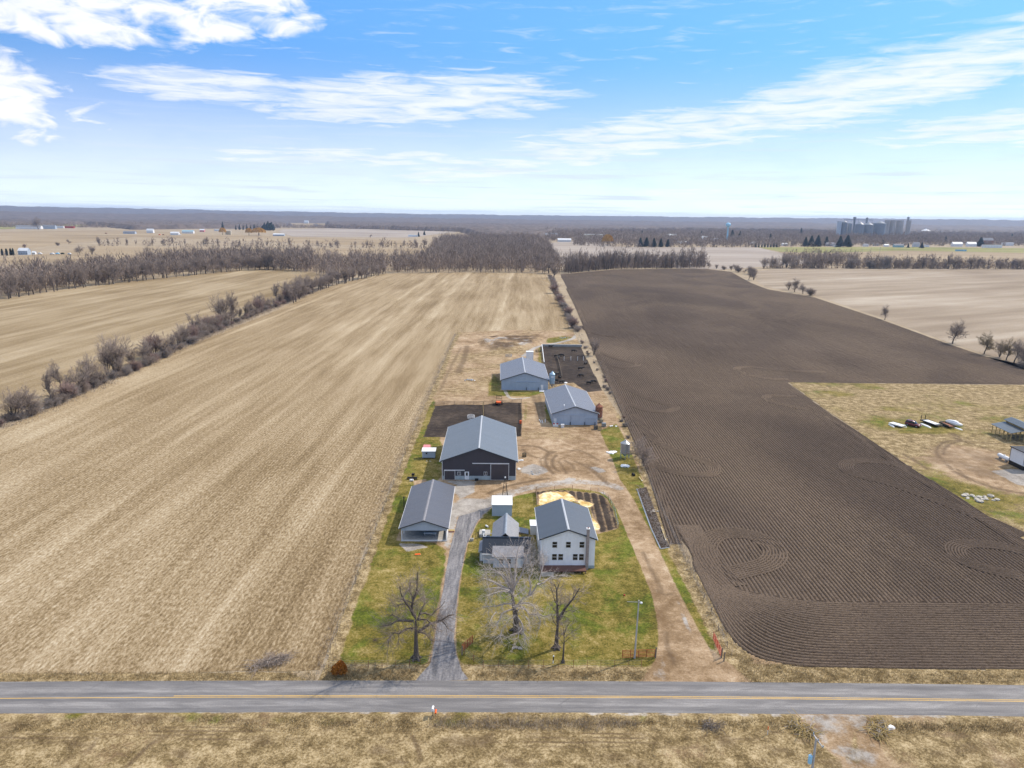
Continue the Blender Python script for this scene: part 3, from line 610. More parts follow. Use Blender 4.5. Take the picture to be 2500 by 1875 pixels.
    for c in np.unique(cls):
        f = Fq[cls == c]
        if len(f) < 4: continue
        used, inv = np.unique(f, return_inverse=True); me = npmesh(names[c], P[used], inv.reshape(-1,4), M['yard'], True)
        for nm, arr in (('wa', CA), ('wb', CB)):
            at = me.color_attributes.new(nm, 'FLOAT_COLOR', 'POINT'); at.data.foreach_set('color', arr[used].astype(np.float32).ravel())
        tag(link(names[c], me), kind='structure')
make_patch(-90, 100, 84, 420, .43, 'farm')
make_patch(-110, 118, 57, 84.5, .25, 'front')
make_patch(50, 215, 118, 300, .8, 'neighbour')

# ================================================================== SKY, SUN, AIR
SUN_AZ = math.atan2(.86, .51); SUN_EL = R(45)
w = bpy.data.worlds.new('World'); bpy.context.scene.world = w; w.use_nodes = True
nt = NT(w.node_tree); bg = w.node_tree.nodes['Background']
d = nt.new('ShaderNodeTexCoord').outputs['Generated']
sp = nt.new('ShaderNodeSeparateXYZ'); nt.put(sp.inputs[0], d)
el = sp.outputs[2]; az = nt.math('ARCTAN2', sp.outputs[0], sp.outputs[1])
# thin late-winter air: the blue deepens quickly above the horizon
cz = nt.new('ShaderNodeCombineXYZ'); nt.put(cz.inputs[0], sp.outputs[0]); nt.put(cz.inputs[1], sp.outputs[1])
nt.put(cz.inputs[2], nt.math('MULTIPLY_ADD', nt.math('MAXIMUM', el, 0.), 4.2, .02))
nv = nt.new('ShaderNodeVectorMath', operation='NORMALIZE'); nt.put(nv.inputs[0], cz.outputs[0])
sky = nt.new('ShaderNodeTexSky', sky_type='NISHITA'); sky.sun_disc = False; sky.sun_elevation = SUN_EL; sky.sun_rotation = SUN_AZ
sky.altitude = 250; sky.air_density = 1.; sky.dust_density = .05; sky.ozone_density = 2.5
nt.put(sky.inputs[0], nv.outputs[0])
hs = nt.new('ShaderNodeHueSaturation'); hs.inputs['Saturation'].default_value = 1.18; hs.inputs['Value'].default_value = 1.0; nt.put(hs.inputs['Color'], sky.outputs[0])
# clouds: mottled cumulus on a flat deck, denser in a few named banks
cv = nt.new('ShaderNodeCombineXYZ'); nt.put(cv.inputs[0], nt.math('MULTIPLY', az, 9.)); nt.put(cv.inputs[1], nt.math('MULTIPLY', nt.math('POWER', nt.math('MAXIMUM', el, .0), .8), 26.))
n1 = nt.noise(nt.mapv(cv.outputs[0], (1.,.8,1)), 2.1, 8, .56, .5); n2 = nt.noise(nt.mapv(cv.outputs[0], (.6,1.5,1), loc=(4,2,0)), 2.9, 6, .6, .6)
def bank(u, v, ru, rv, tilt=0.):
    a0 = (u-1250)/FPX; e0 = (528-v)/FPX*.97; a = nt.math('SUBTRACT', az, a0); e = nt.math('SUBTRACT', nt.math('SUBTRACT', el, e0), nt.math('MULTIPLY', a, tilt))
    a = nt.math('MULTIPLY', a, FPX/ru); e = nt.math('MULTIPLY', e, FPX/rv)
    return nt.ss(nt.math('ADD', nt.math('MULTIPLY', a, a), nt.math('MULTIPLY', e, e)), 1.6, .0)
puff = None
for b in ((120,60,330,120,0),(520,70,330,110,0),(330,150,330,60,0),(40,300,380,110,-.12),(560,20,240,50,0),(-250,200,300,300,0),(540,155,110,30,0)):
    k = bank(*b); puff = k if puff is None else nt.math('MAXIMUM', puff, k)
wisp = None
for b in ((980,270,390,62,.05),(560,262,230,38,0),(1500,345,420,55,.14),(1950,270,470,70,.20),(2430,175,330,75,.18),(1150,420,420,34,.10),(2300,350,360,45,.02),(820,400,420,26,0),(1600,465,300,18,.0)):
    k = bank(*b); wisp = k if wisp is None else nt.math('MAXIMUM', wisp, k)
c1 = nt.ss(nt.math('MULTIPLY_ADD', puff, .38, nt.math('SUBTRACT', n1, .255)), .38, .68)
c1 = nt.math('MULTIPLY', c1, nt.ss(puff, .0, .35))
c2 = nt.math('MULTIPLY', nt.ss(nt.math('MULTIPLY_ADD', wisp, .42, nt.math('SUBTRACT', n2, .26)), .24, .80), .85)
c3 = nt.math('MULTIPLY', nt.ss(el, .21, .005), .74)       # pale veil low down
c4 = nt.math('MULTIPLY', nt.ss(nt.math('ADD', n2, nt.math('MULTIPLY', nt.ss(el, .36, .6), .22)), .52, .78), nt.ss(el, .34, .5))      # unseen broken cloud overhead, added to make the skylight less blue
cl = nt.math('MAXIMUM', nt.math('MAXIMUM', nt.math('MAXIMUM', c1, c2), c3), c4)
shade = nt.ss(nt.noise(nt.mapv(cv.outputs[0], loc=(0,.55,0)), 1.15, 7, .58, .35), .42, .72)
ccol = nt.mix(nt.math('MULTIPLY', shade, .55), (4.1,4.15,4.3), (3.4,3.6,4.1))
deep = nt.mix(nt.ss(el, .06, .27), (1.02,1.,1.), (1.25,1.34,1.24)); blue = nt.mix(1., hs.outputs[0], deep, 'MULTIPLY')
col = nt.mix(cl, blue, ccol)
low = nt.noise(nt.mapv(cv.outputs[0], (.35,2.2,1), loc=(7,1,0)), 1.6, 5, .6, .5)
col = nt.mix(nt.math('MULTIPLY', nt.math('MULTIPLY', nt.ss(low, .50, .70), nt.ss(el, .16, .03)), .75), col, (2.9,3.3,4.2))
nt.put(bg.inputs['Color'], col); bg.inputs['Strength'].default_value = .15
sl = bpy.data.lights.new('sun', 'SUN'); sl.energy = 2.8; sl.angle = R(.9); sl.color = (1., .89, .74)
so = bpy.data.objects.new('sun', sl); C.objects.link(so)
sd = Vector((math.sin(SUN_AZ)*math.cos(SUN_EL), math.cos(SUN_AZ)*math.cos(SUN_EL), math.sin(SUN_EL)))
so.rotation_euler = sd.to_track_quat('Z', 'Y').to_euler(); so.location = (60, 100, 120)
HAZE = True
if HAZE:
    hb = MB().box(-19000, 19000, -380, 19000, -1.5, 150); hm = bpy.data.materials.new('thin_air_haze'); hm.use_nodes = True
    for n in list(hm.node_tree.nodes):
        if n.type == 'BSDF_PRINCIPLED': hm.node_tree.nodes.remove(n)
    pv = hm.node_tree.nodes.new('ShaderNodeVolumePrincipled'); pv.inputs['Color'].default_value = (.50,.68,1.,1); pv.inputs['Density'].default_value = 5.2e-5; pv.inputs['Anisotropy'].default_value = .2
    hm.node_tree.links.new(pv.outputs[0], [n for n in hm.node_tree.nodes if n.type == 'OUTPUT_MATERIAL'][0].inputs['Volume'])
    tag(hb.build('haze', hm), 'thin pale blue haze over the distant country', 'haze', None, 'stuff')

# ================================================================== TREES
def limb_tubes(segs, n=5):               # segs: (p0,p1,r0,r1) -> arrays of quads
    S = len(segs)
    if not S: return np.zeros((0,3)), np.zeros((0,4), int)
    P0 = np.array([s[0] for s in segs], float); P1 = np.array([s[1] for s in segs], float)
    r0 = np.array([s[2] for s in segs])[:,None,None]; r1 = np.array([s[3] for s in segs])[:,None,None]
    D = P1-P0; L = np.linalg.norm(D, axis=1, keepdims=True)+1e-9; D = D/L
    ref = np.where(np.abs(D[:,2:3]) < .9, np.array([[0,0,1.]]), np.array([[1.,0,0]])); A = np.cross(D, ref); A /= np.linalg.norm(A, axis=1, keepdims=True)+1e-9; B = np.cross(D, A)
    t = np.arange(n)*2*math.pi/n; ring = A[:,None,:]*np.cos(t)[None,:,None]+B[:,None,:]*np.sin(t)[None,:,None]
    V = np.concatenate([P0[:,None,:]+ring*r0, (P1+D*L*.04)[:,None,:]+ring*r1], 1)         # S,2n,3
    i = np.arange(n); q = np.stack([i, (i+1)%n, n+(i+1)%n, n+i], 1)
    Fq = (np.arange(S)*2*n)[:,None,None]+q[None]; return V.reshape(-1,3), Fq.reshape(-1,4)
def rv(r): 
    v = Vector((r.gauss(0,1), r.gauss(0,1), r.gauss(0,1))); return v.normalized()
def grow(r, p, d, L, rad, lev, maxlev, segs, tw, P):
    """one branch: wandering segments, side shoots on the way, then twigs"""
    n = 3 if lev < 2 else 2; q = Vector(p); dd = Vector(d).normalized(); rr = rad
    for k in range(n):
        dd = (dd+rv(r)*P['wander']+Vector((0,0,P['up']*(1 if lev else .3)))).normalized()
        e = q+dd*(L/n); r1 = rr*(.80 if lev else .86)
        (segs if lev <= P['solid'] else tw).append((tuple(q), tuple(e), rr, r1)); q = e; rr = r1
        if lev < maxlev and (lev > 0 or k >= P.get('clear', 1)):
            for _ in range(P['kids'][min(lev, len(P['kids'])-1)]):
                side = rv(r); side -= dd*side.dot(dd); side.normalize(); ang = r.uniform(*P['ang'])
                nd = (dd*math.cos(ang)+side*math.sin(ang)); nd.z *= P.get('flat', 1)
                grow(r, q-dd*(L/n)*r.random()*.6, nd, L*r.uniform(*P['shrink']), rr*r.uniform(.45,.65), lev+1, maxlev, segs, tw, P)
    if lev < maxlev:
        for _ in range(P.get('fork', 2)):
            nd = (dd+rv(r)*.55).normalized(); grow(r, q, nd, L*r.uniform(.6,.8), rr*.75, lev+1, maxlev, segs, tw, P)
PR = {
 'oak':   dict(wander=.16, up=.10, kids=(2,2,2,2), ang=(.7,1.25), shrink=(.45,.7), solid=1, clear=1, fork=2),
 'tall':  dict(wander=.10, up=.16, kids=(2,2,2,2), ang=(.45,.9), shrink=(.4,.6), solid=1, clear=1, fork=2),
 'multi': dict(wander=.12, up=.10, kids=(1,2,2,2), ang=(.4,.9), shrink=(.5,.7), solid=1, clear=1, fork=2),
 'bush':  dict(wander=.22, up=.04, kids=(2,2,2), ang=(.5,1.1), shrink=(.5,.75), solid=0, clear=0, fork=2),
}
def tree_parts(kind, h, seed, maxlev=4, twig_r=.03, stems=1):
    r = random.Random(seed); P = PR[kind]; segs = []; tw = []
    for s in range(stems):
        d = Vector((0,0,1)) if stems == 1 else Vector((math.cos(s*6.283/stems+r.random())*r.uniform(.12,.42), math.sin(s*6.283/stems+r.random())*r.uniform(.12,.42), 1))
        o = (0,0,-.2) if stems == 1 else (r.uniform(-.06,.06), r.uniform(-.06,.06), -.2)
        grow(r, o, d, h*(.46 if kind != 'bush' else .5)*r.uniform(.85,1.1), h*(.024 if stems == 1 else .014), 0, maxlev, segs, tw, P)
    zt = max(max(s[1][2] for s in segs), max([s[1][2] for s in tw] or [0])); f = h/zt
    segs = [(tuple(c*f for c in a), tuple(c*f for c in b), r0, r1) for a,b,r0,r1 in segs]; tw = [(tuple(c*f for c in a), tuple(c*f for c in b), max(r0,twig_r), max(r1*.7,twig_r*.6)) for a,b,r0,r1 in tw]
    return segs, tw
def tree_proto(name, kind, h, seed, bark, twig, label, maxlev=4, twig_r=.03, stems=1, cat='tree', trunk='trunk', crown='crown'):
    segs, tw = tree_parts(kind, h, seed, maxlev, twig_r, stems); t = thing(name, label, cat)
    V, F_ = limb_tubes(segs, 5); link(trunk, npmesh(trunk, V, F_, M[bark], True), t)
    V, F_ = limb_tubes(tw, 3); link(crown, npmesh(crown, V, F_, M[twig], False), t); t['_h'] = h; return t
# --- the three yard trees, limbs surveyed from the photograph, twigs grown on them
def surveyed_tree(name, label, base, limbs, o, s, bark, twig, seed, r0, twig_r, density, droop=0., spread=5., tl=(1.2,3.), limb=None):
    r = random.Random(seed); b = G(*zl([base], o, s)[0]); segs = []; tw = []; lb = []
    for li, L in enumerate(limbs):
        rad, pts = L[0], L[1]; off0 = L[2] if len(L) > 2 else 0.; off1 = L[3] if len(L) > 3 else r.uniform(-spread, spread); n = len(pts)
        P = [at_y(*zl([p], o, s)[0], b.y+off0+(off1-off0)*(k/(n-1))) for k, p in enumerate(pts)]
        for p in P: p.z = max(p.z, .05)
        P = catmull(P, .7) if n > 2 else [P[0].lerp(P[1], k/5) for k in range(6)]
        m = len(P)
        for k in range(m-1):
            ra = rad*(1-.75*k/(m-1)); rb = rad*(1-.75*(k+1)/(m-1)); (segs if li == 0 or not limb else lb).append((tuple(P[k]-b), tuple(P[k+1]-b), ra, rb))
            if li > 0 or k > m*.6:
                for _ in range(max(0, int(density*r.uniform(.4,1.5)*(.35+k/m)))):
                    d = (P[k+1]-P[k]).normalized(); sd = rv(r); d2 = (d*.75+sd*.8+Vector((0,0,-droop*r.random()))).normalized()
                    q = P[k]; rr = max(twig_r*1.5, rb*.35); LL = r.uniform(*tl)
                    for j in range(3):
                        d2 = (d2+rv(r)*.25+Vector((0,0,.10-droop*.25))).normalized(); e = q+d2*LL/3
                        tw.append((tuple(q-b), tuple(e-b), max(rr, twig_r), max(rr*.7, twig_r*.7))); q = e; rr *= .7
                        for _2 in range(2):
                            d3 = (d2+rv(r)*.8).normalized(); e3 = q+d3*LL*r.uniform(.2,.45); tw.append((tuple(q-b), tuple(e3-b), twig_r, twig_r*.45))
                            d4 = (d3+rv(r)*.6).normalized(); tw.append((tuple(e3-b), tuple(e3+d4*LL*.22-b), twig_r*.7, twig_r*.35))
    for k in range(5):
        a = k*1.26+.4; segs.append(((0,0,.9), (math.cos(a)*r0*2.1, math.sin(a)*r0*2.1, -.1), r0*.55, r0*.3))
    t = thing(name, label, 'tree', b); V, F_ = limb_tubes(segs, 9); link('trunk', npmesh('trunk', V, F_, M[bark], True), t)
    if lb: V, F_ = limb_tubes(lb, 7); link('limbs', npmesh('limbs', V, F_, M[limb], True), t)
    V, F_ = limb_tubes(tw, 3); link('crown', npmesh('crown', V, F_, M[twig]), t); return t
ZTA = ((900,1380), .1567); ZTB = ((1100,1380), .1582)
surveyed_tree('bare_tree', 'dark bare tree with spreading limbs on the grass left of the asphalt driveway', (740,1468), [
 (.46,[(740,1475),(738,1250),(735,1000),(728,800)],0,0), (.24,[(728,810),(675,700),(680,600),(705,500),(750,400),(755,250),(768,110)],0,1), (.2,[(700,780),(640,660),(560,560),(500,430),(490,330)],0,-2.5),
 (.14,[(682,620),(680,480),(642,400),(640,320),(672,240)],0,2.5), (.22,[(700,870),(560,860),(440,865),(340,920),(190,955)],0,-2), (.10,[(460,862),(480,820),(430,800),(350,760)],-1,1.5),
 (.16,[(715,985),(620,985),(550,1010),(470,1060),(400,1050),(340,1110),(300,1220)],0,-3.5), (.06,[(460,1060),(470,1130),(460,1200)],-2,-2.5), (.26,[(760,1045),(830,1000),(960,910),(1060,890),(1160,840),(1260,780),(1330,770)],0,1.5),
 (.12,[(1130,850),(1200,930),(1240,1000)],1,0), (.16,[(760,860),(820,700),(870,600),(890,520)],0,3), (.13,[(770,850),(910,850),(1000,950),(1060,1010)],0,-3), (.14,[(800,760),(880,745),(980,778),(1050,700),(1120,650),(1190,560)],0,3.5),
 (.09,[(545,490),(580,420),(635,390)],-1,1), (.09,[(700,600),(760,540),(830,510)],0,2), (.1,[(780,1040),(880,1060),(940,1140),(1020,1190)],0,-3), (.10,[(690,600),(600,545),(520,530),(430,515)],0,3), (.1,[(640,640),(540,600),(440,630),(380,640)],0,4)],
 *ZTA, 'bark_dark', 'twig', 5, .46, .019, 5.2, .05, 3., (.9,2.6))
surveyed_tree('bare_tree', 'big pale barked bare tree with drooping whitish branches before the cottage', (1022,1030), [
 (.58,[(1022,1040),(1010,880),(990,700),(965,550),(948,430)],0,0), (.26,[(950,440),(880,370),(750,300),(640,250),(500,200)],0,-2), (.2,[(940,420),(860,380),(700,345),(540,372)],0,-3), (.22,[(955,430),(900,300),(860,190),(740,120),(600,110)],0,2),
 (.26,[(955,440),(960,300),(930,130),(890,-40),(800,-160)],0,2), (.24,[(960,420),(990,220),(1010,0),(1030,-170),(1060,-300)],0,3), (.2,[(960,400),(1010,280),(1090,150),(1150,-20),(1180,-200)],0,-1), (.18,[(950,420),(870,280),(780,150),(640,60),(450,80)],0,0), (.16,[(955,430),(900,200),(840,50),(740,-80),(650,-180)],0,-2),
 (.22,[(985,640),(1050,600),(1110,520),(1220,465)],0,1), (.14,[(1080,590),(1200,580),(1290,640),(1320,720)],0,-2), (.18,[(1210,470),(1240,330),(1210,200),(1260,100),(1230,-50)],1,3), (.15,[(1225,465),(1290,380),(1340,290),(1440,220),(1580,290)],1,2), (.13,[(1330,300),(1450,260),(1560,180),(1780,155)],1,4), (.13,[(1360,240),(1400,120),(1430,0),(1440,-80)],2,4),
 (.16,[(965,590),(830,595),(730,625),(500,640)],0,-2), (.15,[(965,680),(880,700),(790,750),(770,820),(690,900)],0,-4), (.12,[(780,780),(730,890),(660,960)],-4,-5), (.13,[(1010,760),(960,810),(890,835)],0,-5), (.16,[(1030,800),(1100,900),(1110,960),(1050,1040),(920,1075)],0,-6), (.10,[(1100,930),(1130,1050),(1160,1120),(1140,1180)],-5,-7), (.1,[(1050,1040),(1040,1120),(960,1150)],-5,-8),
 (.13,[(1020,720),(1070,660),(1080,620),(1130,690)],0,-5), (.14,[(1000,640),(1120,640),(1220,760),(1350,750),(1440,790),(1580,740)],0,-3), (.10,[(1340,770),(1390,860),(1360,980)],-2,-4), (.1,[(1160,790),(1210,870),(1210,940)],-3,-5), (.14,[(940,430),(830,400),(700,420),(560,470)],0,-5), (.12,[(950,500),(1080,420),(1150,330),(1120,220)],0,4), (.1,[(790,1000),(770,1080),(680,1140)],-5,-7), (.1,[(700,720),(640,800),(600,900)],-3,-6)],
 *ZTB, 'bark', 'twig_pale', 11, .62, .017, 4.6, .35, 4.5, (1.0,2.9), 'bark_pale')
surveyed_tree('bare_tree', 'dark forked bare tree with two bare stems right of the big pale tree', (1632,1300), [
 (.40,[(1630,1310),(1640,1100),(1652,960),(1662,860)],0,0), (.22,[(1655,880),(1650,720),(1645,600),(1640,480),(1635,370),(1600,290)],0,1), (.24,[(1675,830),(1730,730),(1790,640),(1880,530),(1990,360)],0,-1.5), (.12,[(1655,620),(1720,590),(1770,550)],0,2), (.10,[(1638,400),(1670,300),(1690,240)],1,2),
 (.08,[(1860,550),(1930,520),(1990,530)],-1,1), (.08,[(1740,720),(1840,700),(1920,720)],-1,-2), (.07,[(1650,720),(1590,680),(1560,600)],0,-1), (.06,[(1625,1180),(1700,1090),(1760,1000)],0,1), (.07,[(1960,410),(2010,400),(2060,350)],-1,0), (.09,[(1645,600),(1600,520),(1580,430),(1540,340)],0,2), (.08,[(1800,640),(1830,560),(1830,470)],-.5,1.5), (.08,[(1890,520),(1900,430),(1940,330)],-1,.5), (.07,[(1690,800),(1760,790),(1830,830)],0,-2), (.08,[(1650,700),(1690,640),(1700,520),(1740,430)],0,3), (.06,[(1640,940),(1590,860),(1560,760)],0,-1)], *ZTB, 'bark_dark', 'twig', 8, .42, .019, 3.6, .0, 2., (.8,1.9))
surveyed_tree('bare_tree', 'slender young bare tree beside the front wire fence', (1735,1515), [
 (.17,[(1732,1520),(1742,1350),(1752,1200),(1752,1060)],0,0), (.06,[(1752,1100),(1740,960),(1700,880)],0,.6), (.06,[(1752,1080),(1790,960),(1850,880)],0,-.6), (.05,[(1750,1200),(1820,1130),(1900,1080)],0,.5), (.05,[(1750,1220),(1680,1130),(1640,1080)],0,-.5), (.04,[(1745,1300),(1680,1260),(1640,1270)],0,.3), (.05,[(1752,1120),(1830,1060),(1920,1000)],0,1)], *ZTB, 'bark', 'twig', 9, .18, .015, 4.2, .02, 1.5, (.6,1.6))
# --- prototypes for hedgerows
PROTO = {}
def proto(key, *a, **k): 
    t = tree_proto(*a, **k); PROTO[key] = [t, False]; return t
for i in range(3):
    proto('tall%d'%i, 'bare_tree', 'tall', 13., 20+i, 'bark', 'twig', 'tree', 4, .038); proto('oak%d'%i, 'bare_tree', 'oak', 12., 40+i, 'bark_dark', 'twig', 'tree', 4, .036)
proto('multi0', 'bare_tree', 'multi', 13., 60, 'bark_dark', 'twig', 'tree', 3, .035, 6); proto('multi1', 'bare_tree', 'multi', 9., 61, 'bark', 'twig_red', 'tree', 3, .035, 7)
for i, tw_ in enumerate(('twig', 'twig_red', 'twig_pale2')): proto('bush%d'%i, 'bare_shrub', 'bush', 4.5, 80+i, 'bark', tw_, 'shrub', 3, .019, 7, 'shrub', 'stems', 'twigs')
proto('tan0', 'bare_tree', 'oak', 10., 91, 'bark', 'twig_tan', 'tree', 4, .036)
proto('ghost0', 'bare_tree', 'multi', 9., 95, 'bark_pale', 'twig_pale', 'tree', 3, .02, 3)
ntrees = [0]
def plant(key, loc, h, label, group=None, sx=1., rz=None, cat=None):
    t, used = PROTO[key]; s = h/t['_h']; loc = (loc[0], loc[1], 0.); rz = rnd.uniform(0, 6.28) if rz is None else rz; ntrees[0] += 1
    if not used:
        PROTO[key][1] = True; t.location = loc; t.rotation_euler = (0,0,rz); t.scale = (s*sx,s*sx,s); t['label'] = label
        if group: t['group'] = group
        o = t
    else: o = dup(t, loc, rz, (s*sx,s*sx,s), label, group)
    if not group and 'group' in o: del o['group']
    o['category'] = cat or ('shrub' if key.startswith('bush') else 'tree'); return o
def ptop(U, V, Vt): b = G(U, V); return b, at_y(U, Vt, b.y).z
def along(px, spacing, jit):
    P = line(px); out = []
    for a, b in zip(P[:-1], P[1:]):
        n = max(1, int((b-a).length/spacing))
        for k in range(n):
            p = a.lerp(b, (k+rnd.random()*.8)/n); out.append(Vector((p.x+rnd.uniform(-jit,jit), p.y+rnd.uniform(-jit,jit), 0)))
    return out
HA = 'bare trees in the hedgerow between the two tan stubble fields'
for key, U, V, Vt, sx, lab in (('oak0',56,1018,930,1.15,'round crowned dark tree nearest the left edge in the tan field hedgerow'), ('tall1',127,982,888,.9,'thin brownish tree second in the left hedgerow'), ('oak1',150,965,872,.8,'leaning thin tree beside the brownish hedgerow tree'), ('oak2',208,946,858,1.0,'dark V shaped tree left of the tallest hedgerow clump'),
  ('multi0',282,912,806,1.25,'tall many stemmed bare clump standing highest in the left hedgerow'), ('multi0',262,918,830,.8,'shorter stems on the left flank of the tall hedgerow clump'), ('multi1',376,872,806,1.3,'broad brown bushy tree after the gap in the left hedgerow'), ('tall0',472,818,757,1.1,'round grey tree midway along the left hedgerow'), ('multi1',500,808,766,1.4,'low spreading brown tree beside the round grey hedgerow tree'), ('multi0',545,790,712,1.2,'tall fan shaped bare tree high above the middle of the left hedgerow'), ('tall2',566,784,706,1.0,'upright twin of the fan shaped hedgerow tree'),
  ('oak0',627,756,709,1.2,'wide grey tree beyond the fan shaped hedgerow pair'), ('tall1',677,738,682,1.1,'slim dark trunked tree near the hedgerow end'), ('tall0',704,728,676,1.1,'dense tree crown before the hedgerow meets the wood'), ('oak2',742,712,668,1.2,'pale stemmed tree where the hedgerow meets the wood')):
    b, h = ptop(U, V, Vt); plant(key, b, h, lab, None, sx)
for p in along([(-10,1044),(100,1002),(230,945),(300,918),(360,890),(480,830),(560,794),(640,762),(700,738),(760,714)], 3.7, 1.4):
    plant('bush%d' % rnd.randrange(3), p, rnd.uniform(2.4,5.2), 'low bare shrub at the foot of the hedgerow between two tan stubble fields', 'shrubs in the left hedgerow', rnd.uniform(1.1,1.5))
for p in along([(-10,1040),(100,1000),(230,943),(300,914),(380,878),(480,826),(560,790),(640,759),(700,736)], 7.2, 1.8):
    plant(rnd.choice(('multi1','oak1','tall0','multi0','tall2')), p, rnd.uniform(6.5,12.), 'middling bare tree in the thick of the left hedgerow between two tan fields', HA, rnd.uniform(1.,1.5))
for p in along([(700,742),(740,724),(800,700),(860,686),(930,670)], 6., 4.):
    plant(rnd.choice(('tall0','tall1','tall2','oak1')), p, rnd.uniform(11,18), 'bare tree in the thickening end of the hedgerow beside the wood', 'trees where the left hedgerow thickens', rnd.uniform(1.1,1.5))
for p in along([(-20,735),(190,703),(411,678),(601,659),(700,659)], 7.5, 3.):
    plant(rnd.choice(('tall0','tall1','tall2','oak1','oak2')), p, rnd.uniform(15,24), 'tall bare tree on the front edge of the belt behind the left stubble field', 'front trees of the left tree belt', rnd.uniform(.8,1.2))
# fence row between the tan stubble and the ploughed field
for key, U, V, Vt, sx, lab in (('oak1',1340,668,628,1.6,'tall grey crown at the far end of the middle fence row'), ('tall1',1352,680,640,1.7,'bushy tree just before the far end of the middle fence row'), ('multi1',1352,716,690,1.6,'pinkish shrubby tree halfway along the far fence row'), ('multi1',1365,740,716,1.6,'second pinkish rounded tree in the far fence row'), ('multi1',1389,770,745,1.5,'dense pink brown tree beside the corner of the brown field'), ('multi1',1400,801,770,1.5,'pale mauve tree at the near end of the far fence row'),
   ('multi0',1450,868,820,1.0,'thorny grey tree on the field edge beside the cattle yard'), ('oak0',1572,1138,1062,1.35,'spreading low dark tree on the ploughed field edge by the white feed tank')):
    b, h = ptop(U, V, Vt); plant(key, b, h, lab, None, sx)
for p in along([(1345,676),(1362,724),(1385,768),(1412,820),(1455,890),(1500,985),(1545,1080)], 5., 1.):
    if p.y < 400 and rnd.random() < .6: continue
    plant('bush%d' % rnd.choice((0,1,2)), p, rnd.uniform(2.4,4.) if p.y > 400 else rnd.uniform(.9,1.7), 'leafless shrub along the fence row beside the ploughed field', 'shrubs along the ploughed field fence row', rnd.uniform(1.2,1.7))
# line behind the ploughed field
for p in along([(1378,668),(1500,657),(1720,655)], 7., 2.5):
    plant(rnd.choice(('tall0','tall1','tall2','tall2')), p, rnd.uniform(17,26), 'tall straight bare tree in the row behind the ploughed field', 'tall trees behind the ploughed field', rnd.uniform(.55,.8))
for p in along([(1725,655),(1780,660),(1850,672)], 11., 4.):
    plant(rnd.choice(('oak1','multi0','bush0')), p, rnd.uniform(6,11), 'small bare tree at the corner where brown field meets pale field', 'small trees at the field corner', 1.3)
for p in along([(1860,655),(2100,655),(2300,656),(2520,657)], 12., 3.):
    plant(rnd.choice(('tall0','oak0','oak1','multi0','bush2','tall1')), p, rnd.uniform(13,24), 'bare tree of the ragged row along the far side of the pale field', 'ragged row behind the pale field', rnd.uniform(.8,1.2))
for key, U, V, Vt, sx, lab in (('oak2',1828,683,655,1.1,'leaning bare tree on the corner of the pale field'), ('multi0',1840,684,656,1.1,'forked bare tree beside the leaning corner tree'), ('oak1',1940,713,676,1.2,'largest round tree of the clump between ploughed and pale fields'), ('multi0',1925,708,684,1.3,'low left tree of the clump between ploughed and pale fields'), ('oak0',1960,718,688,1.0,'right hand thin tree of the clump between the fields'), ('bush0',1980,722,700,1.3,'shrub closing the right end of the clump between the fields'), ('oak1',2160,781,740,.9,'lone small bare tree midway along the pale field edge'), ('oak0',2325,839,774,1.15,'lone round topped bare tree at the pale field edge'), ('tan0',2402,865,806,1.1,'tan twigged tree right of the round topped lone tree'), ('multi0',2440,872,830,1.2,'low many stemmed tree beyond the tan twigged tree'), ('tan0',2456,880,820,1.0,'taller tan tree in the group at the right edge'), ('oak2',2475,886,822,1.1,'twisted dark tree in the group at the right edge'), ('oak1',2500,894,830,1.1,'bare tree cut by the right edge of the picture'), ('bush2',2498,900,878,1.5,'dark thicket under the trees at the right edge')):
    b, h = ptop(U, V, Vt); plant(key, b, h, lab, None, sx)
# tall pale stems between cottage and house
for U, V, Vt, lab in ((1302,1385,1312,'pale bare stems growing tall between cottage and white house'), (1316,1400,1345,'pale bare sapling before the left corner of the white house'), (1288,1402,1350,'pale leafless shrub before the right end of the cottage')):
    b, h = ptop(U, V, Vt); plant('ghost0', b, h, lab, None, .75)
# far thin rows
for p in along([(232,600),(420,600),(700,604),(760,606),(1000,606),(1040,604)], 21., 3.):
    plant(rnd.choice(('tall0','tall1','tall2','oak2')), p, rnd.uniform(13,21), 'small looking bare tree in the thin far row across the left tan fields', 'thin far row of trees on the left', rnd.uniform(.6,.9))
for U, V, Vt, k, lab in ((195,622,595,'oak0','bare tree beside the thicket right of the small left farmhouse'),(225,622,596,'multi0','rounded bare thicket tree right of the small left farmhouse'),(168,596,582,'oak1','lone tree on the far left farm lane'),(142,600,590,'bush0','dark shrub on the far left farm lane'),(60,606,594,'multi1','rounded bare tree behind the left farmhouse'),(94,560,527,'oak2','tall reddish bare tree over the far left farmstead'),(905,580,571,'oak1','single small tree on the pale far field')):
    b, h = ptop(U, V, Vt); plant(k, b, h, lab, None, 1.2)

